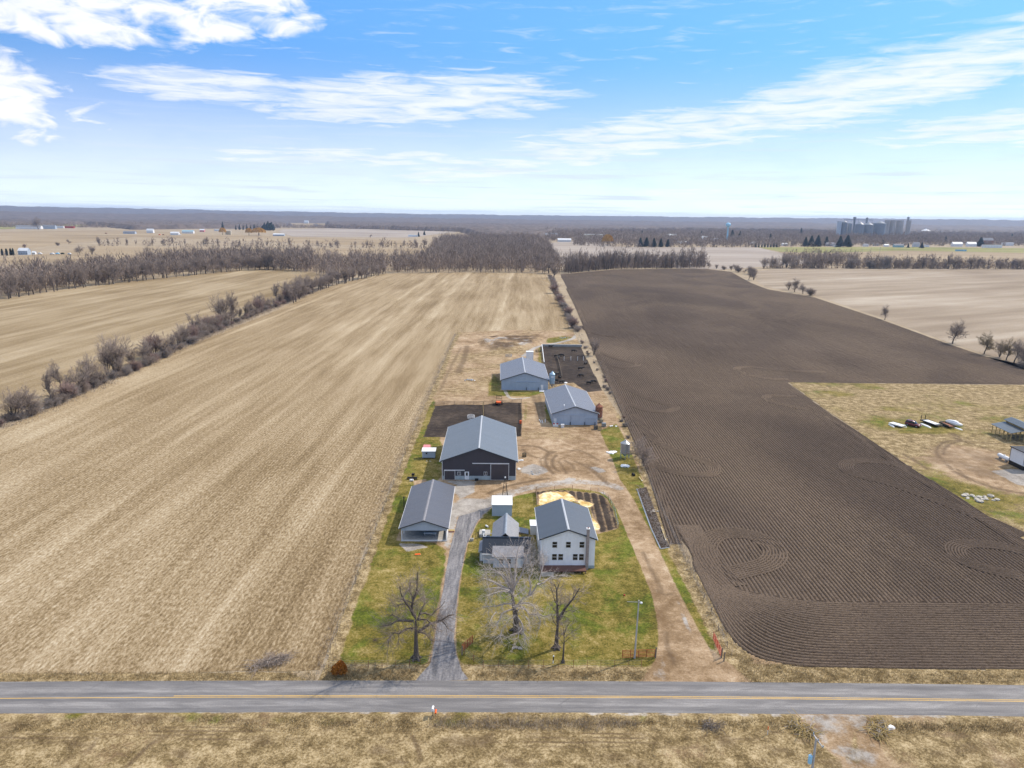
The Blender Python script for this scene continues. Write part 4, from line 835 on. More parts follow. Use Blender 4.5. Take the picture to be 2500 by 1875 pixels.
# --- woods that read as one mass: slivers for twigs, thin trunks
def sliver_wood(name, pts, hts, nt_, wd, mat, label, spread=.36, seed=1, z0=.28):
    rs = np.random.RandomState(seed); n = len(pts); P = np.asarray(pts, float); H = np.asarray(hts, float)
    T = nt_; H3 = H[:,None]
    H = H*(.72+.5*rs.rand(n)); H3 = H[:,None]; skew = (.5+.8*rs.rand(n,1)); th = rs.rand(n,T)*2*math.pi; u = rs.rand(n,T); rad = np.sqrt(rs.rand(n,T))*spread*H3*(.55+.75*rs.rand(n,1))*np.sin(np.clip(u**skew*.85+.12, 0, 1)*math.pi)**.7
    lx = rs.randn(n,1)*.08*H3*u; tip = np.stack([P[:,0:1]+rad*np.cos(th)+lx, P[:,1:2]+rad*np.sin(th), H3*(z0+(1-z0)*u)*(1+.10*rs.randn(n,T)*u)], 2)
    ln = (H3*(.12+.14*rs.rand(n,T)))[...,None]
    dirn = np.stack([np.cos(th)*rad/(H3*spread+1e-6)*.8+rs.randn(n,T)*.3, np.sin(th)*rad/(H3*spread+1e-6)*.8+rs.randn(n,T)*.3, .75+.3*rs.rand(n,T)], 2); dirn /= np.linalg.norm(dirn, axis=2, keepdims=True)
    base = tip-dirn*ln; a = rs.rand(n,T)*6.28; sd = np.stack([np.cos(a), np.sin(a), np.zeros_like(a)], 2)*(wd*(.6+.8*rs.rand(n,T)))[...,None]
    V1 = np.stack([base-sd, base+sd, tip], 2).reshape(-1,3)
    a = rs.rand(n,2)*6.28; sd = np.stack([np.cos(a), np.sin(a), np.zeros_like(a)], 2)*(H*.013+.05)[:,None,None]; lean = rs.randn(n,2,2)*.04*H[:,None,None]
    b = np.concatenate([P[:,None,:2].repeat(2,1), np.zeros((n,2,1))], 2); t = b+np.concatenate([lean, (H*.8)[:,None,None].repeat(2,1)], 2); V2 = np.stack([b-sd, b+sd, t], 2).reshape(-1,3)
    V = np.concatenate([V1, V2]); me = npmesh(name, V, np.arange(len(V)).reshape(-1,3), M[mat]); o = link(name, me); tag(o, label, 'wood', None, 'stuff'); return o
def scatter(px, spacing, seed, clear=None):
    rs = np.random.RandomState(seed); poly = [tuple(G(*p))[:2] for p in px]; xs = [p[0] for p in poly]; ys = [p[1] for p in poly]; n = int((max(xs)-min(xs))*(max(ys)-min(ys))/spacing**2)
    q = np.c_[rs.uniform(min(xs),max(xs),n), rs.uniform(min(ys),max(ys),n)]; return q[pip(q[:,0], q[:,1], poly)]
q = scatter([(700,661),(800,676),(935,668),(1120,666),(1372,668),(1372,655),(1345,625),(1335,600),(1300,588),(1180,586),(1080,592),(1060,606),(1045,640),(1000,646),(900,648),(780,645)], 8.5, 3)
sliver_wood('bare_wood', q, 14+10*np.random.RandomState(5).rand(len(q)), 64, .26, 'wood_twigs', 'leafless grey brown wood filling the middle distance', .40, 4)
q = np.concatenate([scatter([(-60,735),(190,701),(411,676),(601,658),(760,663),(760,638),(560,634),(400,650),(200,672),(0,690),(-60,700)], 8., 6)])
sliver_wood('tree_belt', q, 13+10*np.random.RandomState(6).rand(len(q)), 100, .30, 'wood_twigs', 'leafless tree belt behind the left stubble fields', .40, 5)
q = scatter([(1378,668),(1500,656),(1720,654),(1720,648),(1500,649),(1378,658)], 6.3, 16)
sliver_wood('tree_belt', q, 13+12*np.random.RandomState(7).rand(len(q)), 78, .28, 'wood_twigs', 'undergrowth below the tall row behind the ploughed field', .35, 8, .1)
q = np.concatenate([scatter([(1860,656),(2600,658),(2600,653.5),(1860,652)], 7.5, 26), scatter([(1910,643),(1990,645),(2080,648),(2130,648),(2128,642),(2040,630),(1960,626),(1915,633)], 12., 27)])
sliver_wood('tree_belt', q, 6+13*np.random.RandomState(8).rand(len(q)), 74, .30, 'wood_twigs', 'thickets behind the pale field on the right', .45, 9, .1)
q = np.concatenate([scatter([(1330,588),(1500,594),(1690,594),(1900,595),(2150,594),(2400,593),(2640,594),(2640,575),(1900,566),(1330,566)], 17., 31), scatter([(1400,599),(1500,605),(1690,604.5),(1900,604),(2150,601),(2400,600),(2640,602),(2640,594),(1900,595),(1400,590)], 18., 32), scatter([(230,601),(420,601),(700,605),(1040,606),(1040,604),(700,603),(420,599),(230,599)], 16., 33)])
sliver_wood('town_trees', q, 9+11*np.random.RandomState(9).rand(len(q)), 38, .62, 'wood_twigs', 'bare trees among the houses of the far town', .50, 10, .15)
q = np.concatenate([scatter([(-300,556),(210,556),(640,556.5),(800,557.5),(960,562),(1130,567),(1130,565.2),(960,560),(800,555.5),(640,554.8),(210,554),(-300,551)], 15., 41), scatter([(0,548),(210,546),(210,545),(0,546.5)], 20., 42), scatter([(1330,566),(1900,566),(2640,575),(2640,572),(1900,564),(1330,564)], 22., 43)])
sliver_wood('far_wood', q, 12+9*np.random.RandomState(11).rand(len(q)), 20, .75, 'wood_twigs', 'front trees of the distant leafless woods', .5, 12, .12)
q = scatter([(2010,586),(2300,586),(2300,592),(2010,592)], 13., 51)
sliver_wood('town_trees', q, 17+9*np.random.RandomState(13).rand(len(q)), 34, .6, 'wood_twigs', 'tall bare trees in front of the grain elevator', .5, 14, .15)
def canopy(name, px, res, h, seed, mat, label, hump=0.):
    poly = [tuple(G(*p))[:2] for p in px]; xs = [p[0] for p in poly]; ys = [p[1] for p in poly]
    X, Y = np.meshgrid(np.arange(min(xs),max(xs)+res,res), np.arange(min(ys),max(ys)+res,res)); ny, nx = X.shape; rs = np.random.RandomState(seed)
    X = X+(rs.rand(ny,nx)-.5)*res*.8; Y = Y+(rs.rand(ny,nx)-.5)*res*.8; x = X.ravel(); y = Y.ravel(); ins = pip(x, y, poly)
    z = np.where(ins, h*(.72+.42*rs.rand(len(x)))+hump*npn(x,y,.0007,seed), -1.)
    i, j = np.meshgrid(np.arange(nx-1), np.arange(ny-1)); a = (j*nx+i).ravel(); Fq = np.stack([a, a+1, a+nx+1, a+nx], 1); Fq = Fq[ins[Fq].any(1)]
    used, inv = np.unique(Fq, return_inverse=True); me = npmesh(name, np.stack([x,y,z],1)[used], inv.reshape(-1,4), M[mat]); o = link(name, me); tag(o, label, 'wood', None, 'stuff'); return o
canopy('far_wood', [(-500,545),(0,551),(210,548),(330,561),(640,556),(700,552),(640,539),(300,533),(0,532),(-500,526)], 16, 16, 1, 'canopy', 'distant leafless woods behind the left farms')
canopy('far_wood', [(800,556.5),(960,561),(1130,566),(1180,586),(1300,587),(1360,567),(1360,552),(1100,549),(860,545),(800,545)], 13, 16, 2, 'canopy', 'distant leafless woods beyond the central wood')
canopy('far_wood', [(1300,567),(1600,562),(1900,565),(2200,572),(2640,574),(2640,558),(2200,555),(1700,549),(1300,549)], 17, 15, 4, 'canopy', 'distant leafless woods behind the town')
# rolling wooded hills on the horizon
def ridge(name, D0, D1, prof, seed, label):
    A = np.linspace(-.95, .95, 420); rows_ = np.linspace(D0, D1, 14); V = []
    for k, Dd in enumerate(rows_):
        up = math.sin(math.pi*min(1, k/9.)*.5) if k < 10 else 1-.25*(k-9)
        for a in A:
            U = math.tan(a)*FPX+1250; pz = np.interp(U, *prof); h = CAMH+Dd/math.cos(a)*0+ (Dd*pz/FPX)
            V.append((math.sin(a)*Dd, math.cos(a)*Dd, max(-2., (h-6)*up+(npn(np.array([U*.02]),np.array([Dd*.001]),1.,seed,4)[0]-.5)*Dd*.0022*up+(rnd.random()-.5)*8*up)))
    n = len(A); m = len(rows_); i, j = np.meshgrid(np.arange(n-1), np.arange(m-1)); q = (j*n+i).ravel()
    me = npmesh(name, V, np.stack([q, q+1, q+n+1, q+n], 1), M['canopy']); tag(link(name, me), label, None, None, 'structure')
ridge('hills', 9000, 13000, ([-3000,0,250,600,1000,1250,1600,2100,2500,5000],[8,9.5,8,6,4.,3.5,4.2,4.2,5.5,5]), 3, 'low blue wooded hills along the horizon')
ridge('hills', 5200, 7500, ([-3000,0,300,500,800,1100,1400,1800,2500,5000],[-1,0,-3,0,-4,-5,-6,-5,-7,-8]), 5, 'nearer wooded rises before the horizon')

# ================================================================== BUILDINGS
def gable(root, w, d, eave, ridge, wall, roof, over=.45, trim='white', rake='dark_trim', cap='cap', gut=True, base=None, open_front=0.):
    """walls in front at y=0, ridge along y"""
    hw = w/2; m = MB()
    if not open_front:
        m.add([(-hw,0,0),(hw,0,0),(hw,0,eave),(0,0,ridge),(-hw,0,eave)], [(0,1,2,3,4)])
    else:
        m.add([(-hw,0,open_front),(hw,0,open_front),(hw,0,eave),(0,0,ridge),(-hw,0,eave)], [(0,1,2,3,4)]); m.add([(-hw,.15,open_front),(hw,.15,open_front),(hw,.15,eave),(0,.15,ridge),(-hw,.15,eave)], [(4,3,2,1,0)]); m.add([(-hw,0,open_front),(hw,0,open_front),(hw,.15,open_front),(-hw,.15,open_front)], [(3,2,1,0)])
    m.add([(-hw,d,0),(hw,d,0),(hw,d,eave),(0,d,ridge),(-hw,d,eave)], [(4,3,2,1,0)])
    m.add([(-hw,0,0),(-hw,d,0),(-hw,d,eave),(-hw,0,eave)], [(3,2,1,0)]); m.add([(hw,0,0),(hw,d,0),(hw,d,eave),(hw,0,eave)], [(0,1,2,3)])
    m.build('wall', M[wall], root)
    sl = (ridge-eave)/hw; ox = hw+over; ze = eave-sl*over; t = .10; r = MB()
    for s in (-1, 1):
        q = [(0,-over,ridge+.03),(s*ox,-over,ze+.03),(s*ox,d+over,ze+.03),(0,d+over,ridge+.03)]
        q2 = [(a,b,c+t) for a,b,c in q]; v = q+q2
        f = [(0,1,2,3),(7,6,5,4),(0,4,5,1),(1,5,6,2),(2,6,7,3)]
        r.add(v, [x if s > 0 else tuple(reversed(x)) for x in f])
    rf = r.build('roof', M[roof], root)
    c = MB(); k = .20
    for s in (-1, 1): c.add([(0,-over-.01,ridge+.03+t+.05),(s*k,-over-.01,ridge+.08+t-sl*k),(s*k,d+over,ridge+.08+t-sl*k),(0,d+over,ridge+.03+t+.05)], [(0,1,2,3) if s > 0 else (3,2,1,0)])
    c.build('ridge_cap', M[cap], rf)
    for s in (-1, 1):
        tb = MB(); tb.add([(0,-over-.03,ridge-.10),(s*ox,-over-.03,ze-.10),(s*ox,-over-.03,ze+.10),(0,-over-.03,ridge+.10),(0,-over+.02,ridge-.10),(s*ox,-over+.02,ze-.10),(s*ox,-over+.02,ze+.10),(0,-over+.02,ridge+.10)], [(0,1,2,3),(7,6,5,4),(0,4,5,1),(3,2,6,7),(1,5,6,2)] if s > 0 else [(3,2,1,0),(4,5,6,7),(1,5,4,0),(7,6,2,3),(2,6,5,1)])
        tb.build('rake_trim', M[rake], rf)
        if gut: MB().box(s*ox-.07, s*ox+.07, -over-.05, d+over, ze-.06, ze+.10).build('gutter', M[trim], rf)
    return rf
def window(root, x, z, w_, h, y=0., frame='white', mull=True, name='window', split='h'):
    f = MB(); t = .07
    f.box(x-w_/2-t, x+w_/2+t, y-.06, y-.003, z-t, z); f.box(x-w_/2-t, x+w_/2+t, y-.06, y-.003, z+h, z+h+t)
    f.box(x-w_/2-t, x-w_/2, y-.06, y-.003, z, z+h); f.box(x+w_/2, x+w_/2+t, y-.06, y-.003, z, z+h)
    if mull and split == 'h': f.box(x-w_/2, x+w_/2, y-.05, y-.003, z+h*.48, z+h*.54)
    if mull and split == 'v': f.box(x-.03, x+.03, y-.05, y-.003, z, z+h)
    wn = f.build(name, M[frame], root)
    MB().box(x-w_/2, x+w_/2, y-.03, y-.005, z, z+h).build('pane', M['glass'], wn); return wn
def sash(root, wy, x0, x1, z0, z1, mat, trim='white', nm='sliding_door', fr=.10, track=None, y=0.):
    dr = MB().box(x0, x1, y-.10, y-.012, z0, z1).build(nm, M[mat], root)
    f = MB(); f.box(x0-fr, x0, y-.13, y-.012, z0, z1); f.box(x1, x1+fr, y-.13, y-.012, z0, z1); f.box(x0-fr, x1+fr, y-.13, y-.012, z1, z1+fr)
    if z0 > .02: f.box(x0-fr, x1+fr, y-.13, y-.012, z0-.08, z0)
    f.build('door_frame', M[trim], dr)
    if track: MB().box(track[0], track[1], y-.2, y-.012, z1+fr+.004, z1+fr+.16).build('door_track', M[trim], dr)
    return dr
def base_rz(a, b): return math.atan2(b.y-a.y, b.x-a.x)
def place(name, label, cat, pa, pb, group=None):
    a = G(*pa); b = G(*pb); return thing(name, label, cat, ((a.x+b.x)/2, (a.y+b.y)/2, .1), base_rz(a, b), group), (b-a).length
def drain(root, x, y, z, d=1, top=None):
    m = MB(); m.tube((x+d*.42, y-.38, z+.15), (x, y-.08, z-.35), .05, n=6); m.tube((x, y-.08, z-.35), (x, y-.08, .05), .05, n=6); m.build('downspout', M['white'], root)

# ---- white two storey house
t, wd = place('white_house', 'white two storey farmhouse with blue grey metal roof and brown deck', 'house', (1319,1389), (1450.5,1389))
HW = 10.1; HD = 14.; HE = 6.05; HR = 7.9; hx = -HW/2
rf = gable(t, HW, HD, HE, HR, 'white_siding', 'roof_house', .38)
MB().box(-HW/2-.02, HW/2+.02, -.035, HD+.03, 0, .62).build('foundation', M['block'], t)
wx = lambda z: (z-215)/(1208-215)*HW-HW/2
for zx in (468, 724, 979): window(t, (zx-205)/(1230-205)*HW-HW/2, 4.25, .85, 1.15)
for zx in (468, 584, 857, 972): window(t, (zx-208)/(1220-208)*HW-HW/2, 1.75, .85, 1.2)
window(t, (303-208)/(1220-208)*HW-HW/2, 1.95, .62, .85)
dd_ = MB().box(hx+.62, hx+1.62, -.05, -.004, .68, 2.75).build('door', M['white'], t)
MB().box(hx+1.48, hx+1.54, -.09, -.05, 1.65, 1.75).build('handle', M['galv'], dd_)
ch = MB().box(3.35, 3.85, -.62, -.04, 0, 8.15).build('chimney', M['brick'], t); cm = MB().box(3.29, 3.91, -.68, .02, 8.15, 8.27); cm.build('chimney_cap', M['white'], ch)
MB().tube((3.6,-.33,8.27),(3.6,-.33,8.42),.14,n=10).build('flue', M['rust'], ch)
dk = MB().box(hx-.02, 3.30, -2.15, -.04, .60, .68).build('deck', M['deck'], t); MB().box(hx-.02, 3.30, -2.19, -2.152, .46, .68).build('deck_rim', M['deck'], dk)
for x in (hx+.3, -2.2, .9, 2.2, 3.2): MB().box(x-.06, x+.06, -2.12, -2.0, 0, .598).build('deck_post', M['wood'], dk)
for k in range(3): MB().box(hx+.1, hx+2.3, -2.5-.3*k, -2.2-.3*k, 0, .46-.15*k).build('step', M['rubble'], dk)
MB().tube((hx+.42,-.05,.7),(hx+.42,-.05,6.),.05,n=6).build('downspout', M['white'], t)
# side entry box and ramp
t2 = thing('entry_porch', 'white flat roofed entry box against the left side of the white house', 'porch', tuple(G(1306,1300))[:2]+(.1,), .03)
MB().box(-1.0, 1.15, -1.5, 1.3, 0, 2.0).build('wall', M['white'], t2); MB().box(-1.12, 1.2, -1.6, 1.4, 2.0, 2.14).build('roof', M['roof_white'], t2)
a = G(1260,1302); t2 = thing('walkway', 'long narrow concrete walkway joining cottage porch and white house', 'walkway', (a.x,a.y,.1), .05)
MB().box(-2.7, 2.6, -.55, .55, 0, .5).build('slab', M['concrete'], t2); MB().box(-2.7, 2.6, -.62, -.552, .1, .9).build('side_board', M['wood'], t2)

# ---- cottage
t, wd = place('cottage', 'low grey cottage with navy metal front roof and shingled rear wing', 'cottage', (1180,1377), (1293,1379))
w_ = wd; D = 4.9; e_ = 2.35; r_ = 4.2; hw = w_/2
m = MB(); m.box(-hw, hw, 0, D, 0, e_); m.add([(-hw,0,e_),(-hw,D,e_),(-hw,D/2,r_)], [(2,1,0)]); m.add([(hw,0,e_),(hw,D,e_),(hw,D/2,r_)], [(0,1,2)]); m.build('wall', M['grey_siding'], t)
def roof_x(root, x0, x1, y0, yr, y1, ze0, zr, ze1, mat, nm='roof', th=.1):
    r = MB()
    for ya, za in ((y0, ze0), (y1, ze1)):
        v = [(x0,yr,zr),(x1,yr,zr),(x1,ya,za),(x0,ya,za)]; v2 = [(a,b,c+th) for a,b,c in v]; f = [(0,1,2,3),(7,6,5,4),(0,4,5,1),(1,5,6,2),(2,6,7,3),(3,7,4,0)]
        r.add(v+v2, [tuple(reversed(x)) for x in f] if ya < yr else f)
    return r.build(nm, M[mat], root)
rf = roof_x(t, -hw-.25, hw+.15, -.4, D/2, D+.3, e_-.24, r_+.03, e_-.1, 'roof_navy')
MB().box(-hw-.28, hw+.18, D/2-.2, D/2+.2, r_+.11, r_+.17).build('ridge_cap', M['roof_navy'], rf)
MB().box(-hw-.27, hw+.17, -.5, -.402, e_-.28, e_-.14).build('gutter', M['white'], rf); MB().box(-hw-.02,-hw+.10,-.03,-.002,0,e_-.1).build('corner_trim', M['white'], t); MB().box(hw-.10,hw+.02,-.03,-.002,0,e_-.1).build('corner_trim', M['white'], t)
bx0, bx1 = -hw+1.9, hw-1.3
pb = MB().box(bx0, bx1, -1.5, -.01, 0, 2.3).build('front_porch', M['grey_siding'], t)
q = MB(); q.add([(bx0-.2,-1.8,2.22),(bx1+.2,-1.8,2.22),(bx1+.2,.9,3.15),(bx0-.2,.9,3.15),(bx0-.2,-1.8,2.32),(bx1+.2,-1.8,2.32),(bx1+.2,.9,3.25),(bx0-.2,.9,3.25)], [(3,2,1,0),(4,5,6,7),(0,1,5,4),(1,2,6,5),(2,3,7,6),(3,0,4,7)]); q.build('porch_roof', M['roof_far'], pb)
for x in (bx0+1.5, bx0+3.0, bx0+4.4): window(t, x, .85, .7, 1.0, -1.5)
d_ = MB().box(bx1-1.3, bx1-.4, -1.55, -1.504, .1, 2.05).build('door', M['white'], t); MB().box(bx1-.55,bx1-.48,-1.6,-1.552,1.0,1.1).build('handle', M['galv'], d_)
# rear wing
RW = 5.0; ry0 = D/2; ry1 = 12.2; cx = -hw+4.05; re = 2.7; rr = 4.75
m = MB(); x0, x1 = cx-RW/2, cx+RW/2-.2; m.box(x0, x1, D+.02, ry1, 0, re); m.add([(x0,ry1,re),(x1,ry1,re),(cx,ry1,rr)], [(2,1,0)]); m.build('wall', M['grey_siding'], t)
r = MB()
for s, xe in ((-1, x0-.25), (1, x1+.25)):
    v = [(cx,D/2+.5,rr),(xe,D/2+.9,re-.15),(xe,ry1+.3,re-.15),(cx,ry1+.3,rr)]; v2 = [(a,b,c+.1) for a,b,c in v]; f = [(0,1,2,3),(7,6,5,4),(0,4,5,1),(1,5,6,2),(2,6,7,3),(3,7,4,0)]
    r.add(v+v2, f if s > 0 else [tuple(reversed(x)) for x in f])
rf = r.build('wing_roof', M['shingle'], t); r = MB()
for s in (-1, 1): r.add([(cx,D/2+.5,rr+.16),(cx+s*.22,D/2+.5,rr+.04),(cx+s*.22,ry1+.32,rr+.04),(cx,ry1+.32,rr+.16)], [(0,1,2,3) if s > 0 else (3,2,1,0)])
r.build('ridge_cap', M['galv'], rf)
# side lean-to bits
q = MB(); q.box(x1+.02, x1+1.35, 5.0, 8.0, 0, 1.6); q.build('side_porch', M['pale_wood'], t)
q = MB(); q.add([(x1+.1,8.6,2.5),(x1+2.2,8.6,2.05),(x1+2.2,11.,2.05),(x1+.1,11.,2.5),(x1+.1,8.6,2.6),(x1+2.2,8.6,2.15),(x1+2.2,11.,2.15),(x1+.1,11.,2.6)], [(3,2,1,0),(4,5,6,7),(0,1,5,4),(1,2,6,5),(2,3,7,6),(3,0,4,7)]); q.build('canopy_roof', M['roof_grey'], t)
for yy in (8.7, 10.9): MB().box(x1+2.0, x1+2.1, yy-.05, yy+.05, 0, 2.04).build('canopy_post', M['wood'], t)
q = MB(); q.box(-hw-.75, -hw-.02, .9, 3.4, 0, 1.9); q.build('side_annex', M['blue_steel'], t)
q = MB(); q.add([(-hw-1.0,.6,1.93),(-hw+.05,.6,2.35),(-hw+.05,5.4,2.35),(-hw-1.0,5.4,1.93),(-hw-1.0,.6,2.02),(-hw+.05,.6,2.44),(-hw+.05,5.4,2.44),(-hw-1.0,5.4,2.02)], [(3,2,1,0),(4,5,6,7),(0,1,5,4),(1,2,6,5),(2,3,7,6),(3,0,4,7)]); q.build('annex_roof', M['roof_grey'], t)
MB().box(-hw-.62, -hw-.2, .86, .897, .2, 1.7).build('annex_door', M['white'], t)
q = MB(); q.tube((x0-.1,8.3,2.3),(x0-1.9,8.3,2.3),.06,n=6); q.tube((x0-1.9,8.3,2.3),(x0-1.9,7.0,2.2),.06,n=6); q.tube((x0-1.9,7.0,2.2),(x0-1.9,7.0,.1),.06,n=6); q.build('drain_pipe', M['white'], t)
q = MB(); q.tube((-hw+.3,D/2+.1,r_+.2),(-hw+.3,D/2+1.6,r_-.4),.07,n=6); q.tube((-hw-.15,D/2+.0,r_+.18),(-hw+.35,D/2+.0,r_+.18),.07,n=6); q.build('vent_pipe', M['white'], t)
# white box behind the cottage
a = G(1200,1262); b = G(1251,1262)
t3 = thing('utility_shed', 'grey steel shed with a flat white roof behind the cottage', 'shed', ((a.x+b.x)/2, a.y+.3, .1), .03); ww = (b-a).length/2
MB().box(-ww+.1, ww-.1, 0, 4.1, 0, 2.6).build('wall', M['blue_steel'], t3); q = MB(); q.add([(-ww,-.25,2.62),(ww,-.25,2.62),(ww,4.3,2.95),(-ww,4.3,2.95),(-ww,-.25,2.74),(ww,-.25,2.74),(ww,4.3,3.07),(-ww,4.3,3.07)], [(3,2,1,0),(4,5,6,7),(0,1,5,4),(1,2,6,5),(2,3,7,6),(3,0,4,7)]); q.build('roof', M['roof_white'], t3)
# windmill tower
a = G(1232.5,1233); t = thing('windmill_tower', 'thin black lattice windmill tower behind the white roofed shed', 'windmill tower', (a.x,a.y,.1))
q = MB(); Ht = 6.5
for sx in (-1,1):
    for sy in (-1,1): q.tube((sx*.85,sy*.85,0),(sx*.13,sy*.13,Ht-.3),.05,n=6)
q.build('leg', M['black'], t); q = MB()
for k in range(1,6):
    z = k*1.05; s = .85-(.72)*z/Ht
    for (ax,ay),(bx_,by_) in (((-1,-1),(1,-1)),((1,-1),(1,1)),((1,1),(-1,1)),((-1,1),(-1,-1))): q.tube((ax*s,ay*s,z),(bx_*s,by_*s,z),.022,n=4); s2 = .85-.72*(z-1.05)/Ht; q.tube((ax*s2,ay*s2,z-1.05),(bx_*s,by_*s,z),.016,n=4)
q.build('brace', M['black'], t)
q = MB(); q.lathe([(.26,Ht-.35),(.26,Ht-.25)],12); q.build('platform', M['black'], t); q = MB(); q.box(-.12,.12,-.3,.3,Ht-.2,Ht+.15); q.tube((0,0,Ht),(-.45,.1,Ht+1.3),.045,n=6); q.build('gear_head', M['black'], t); q = MB(); q.lathe([(.02,Ht-.0),(.17,Ht+.1),(.17,Ht+.32),(.03,Ht+.42)],12,(.02,-.35)); q.build('oil_can', M['white'], t)
a = G(1235,1229); t = thing('tyre', 'black rubber tyre lying between the legs of the windmill tower', 'tyre', (a.x,a.y+.3,.1)); q = MB(); q.lathe([(.32,.02),(.48,.0),(.55,.12),(.55,.24),(.48,.36),(.32,.34)],16); q.build('casing', M['rubber'], t)

# ---- carport
t, wd = place('open_shed', 'open fronted white shed with slate grey metal roof beside the driveway', 'shed', (981.5,1322), (1089.5,1322))
CW = 9.1; CD = 22.; CE = 2.95; CR = 4.5
hw = CW/2; m = MB(); m.add([(-hw,CD,0),(hw,CD,0),(hw,CD,CE),(0,CD,CR),(-hw,CD,CE)], [(4,3,2,1,0)]); m.box(-hw,-hw+.12,6.5,CD,0,CE); m.box(hw-.12,hw,5.4,CD,0,CE); m.box(-hw+.13,hw-.13,9.5,9.62,0,CE); m.build('wall', M['pale_steel'], t)
m = MB(); m.add([(-hw,0,2.28),(hw,0,2.28),(hw,0,CE),(0,0,CR),(-hw,0,CE)], [(0,1,2,3,4)]); m.add([(-hw,.12,2.28),(hw,.12,2.28),(hw,.12,CE),(0,.12,CR),(-hw,.12,CE)], [(4,3,2,1,0)]); m.add([(-hw,0,2.28),(hw,0,2.28),(hw,.12,2.28),(-hw,.12,2.28)], [(3,2,1,0)]); m.build('gable_wall', M['pale_steel'], t)
gm = MB(); G_ = [(-hw,0,CE),(hw,0,CE)]
ov = .42; sl = (CR-CE)/hw; ze = CE-sl*ov; r = MB()
for s in (-1, 1):
    v = [(0,-ov,CR+.03),(s*(hw+ov),-ov,ze+.03),(s*(hw+ov),CD+ov,ze+.03),(0,CD+ov,CR+.03)]; v2 = [(a,b,c+.1) for a,b,c in v]; f = [(0,1,2,3),(7,6,5,4),(0,4,5,1),(1,5,6,2),(2,6,7,3)]; r.add(v+v2, f if s > 0 else [tuple(reversed(x)) for x in f])
rf = r.build('roof', M['roof_carport'], t); r = MB()
for s in (-1, 1): r.add([(0,-ov-.01,CR+.18),(s*.26,-ov-.01,CR+.09),(s*.26,CD+ov,CR+.09),(0,CD+ov,CR+.18)], [(0,1,2,3) if s > 0 else (3,2,1,0)])
r.build('ridge_cap', M['roof_far'], rf)
for s in (-1, 1):
    MB().box(s*(hw+ov)-.06, s*(hw+ov)+.06, -ov, CD+ov, ze-.05, ze+.12).build('gutter', M['white'], rf)
    q = MB(); q.add([(0,-ov-.04,CR-.06),(s*(hw+ov),-ov-.04,ze-.06),(s*(hw+ov),-ov-.04,ze+.13),(0,-ov-.04,CR+.13)], [(0,1,2,3) if s > 0 else (3,2,1,0)]); q.build('rake_trim', M['dark_trim'], rf)
    for y in ((.06,5.3) if s > 0 else (.06,3.3,6.4)): MB().box(s*(hw-.09)-.09, s*(hw-.09)+.09, y-.09, y+.09, 0, 2.9 if y > 1 else 2.279).build('post', M['white'], t)
MB().box(-hw-.1, hw+.1, -.25, 9.4, 0, .10).build('floor_slab', M['concrete'], t); MB().box(-hw+.13,hw-.13,-.02,.10,.101,.2).build('sill', M['white'], t); MB().box(hw-.13,hw+.02,.2,5.2,.2,1.0).build('side_panel', M['white'], t)
a = G(1095,1301); t = thing('work_table', 'grey folding table standing inside the open fronted shed', 'table', tuple(G(1050,1312))[:2]+(.2,)); MB().box(-1.3,1.3,-.4,.4,.74,.80).build('tabletop', M['white'], t)
for sx in (-1.1,1.1): MB().box(sx-.04,sx+.04,-.35,.35,0,.739).build('leg', M['galv'], t)
t = thing('lumber_stack', 'flat reddish board stack at the right corner of the open shed', 'boards', tuple(G(1101,1299))[:2]+(.1,), .03)
for k in range(4): MB().box(-.75,.75,-.35,.35,k*.09,k*.09+.08).build('board', M['tan_post' if k%2 else 'pink'], t)
a = G(987,1256); t = thing('flue_post', 'thin black stove pipe post left of the open shed roof', 'post', (a.x,a.y,.1)); MB().tube((0,0,0),(0,0,3.9),.10,n=10).build('pipe', M['black'], t); MB().lathe([(.19,3.9),(.03,4.15)],12).build('cap', M['black'], t)
for (U,V,lab,sx) in ((997,1331,'small rusty wire frame lying on the dirt before the open shed',1.2),(973,1313,'leaning pale wire rack left of the open shed',.8)):
    a = G(U,V); t = thing('wire_rack', lab, 'rack', (a.x,a.y,.12), .1); q = MB()
    for k in range(5): q.tube((-sx+k*sx/2,-.3,.0),(-sx+k*sx/2,.3,.5),.02,n=4)
    for k in range(3): q.tube((-sx,-.3+.3*k,.25*k),(sx,-.3+.3*k,.25*k),.025,n=4)
    q.build('frame', M['tan_post'], t)

# ---- big charcoal barn
t, wd = place('charcoal_barn', 'large charcoal steel barn with blue grey roof and pale stone base', 'barn', (1080.5,1171.8), (1258.5,1172.6))
BW = 18.2; BD = 28.2; BE = 5.1; BR = 8.35; hw = BW/2
rf = gable(t, BW, BD, BE, BR, 'dark_steel', 'roof_barn', .55)
kx = lambda z: (z-165)/(1645-165)*BW-BW/2
m = MB()
for x0_, x1_ in ((kx(165),kx(205)),(kx(418),kx(608)),(kx(705),kx(1130)),(kx(1510),kx(1645))): m.box(x0_, x1_, -.05, -.004, 0, 1.02)
m.box(-hw-.03,-hw+.0,0,BD,0,1.02); m.build('stone_base', M['block'], t)
sash(t, 0, kx(207), kx(415), .04, 2.35, 'dark_door', track=(kx(205),kx(615))); sash(t, 0, kx(1145), kx(1500), .04, 4.15, 'dark_door', track=(kx(770),kx(1510)))
d_ = MB().box(kx(613), kx(703), -.11, -.055, .05, 2.15).build('door', M['white'], t); MB().box(kx(640),kx(678),-.13,-.112,1.1,1.95).build('door_glass', M['glass'], d_); MB().box(kx(617),kx(622),-.17,-.112,.95,1.05).build('handle', M['black'], d_)
for zx in (503, 1035): window(t, kx(zx), 1.25, .72, .78, -.005, 'white', True, 'window', 'v')
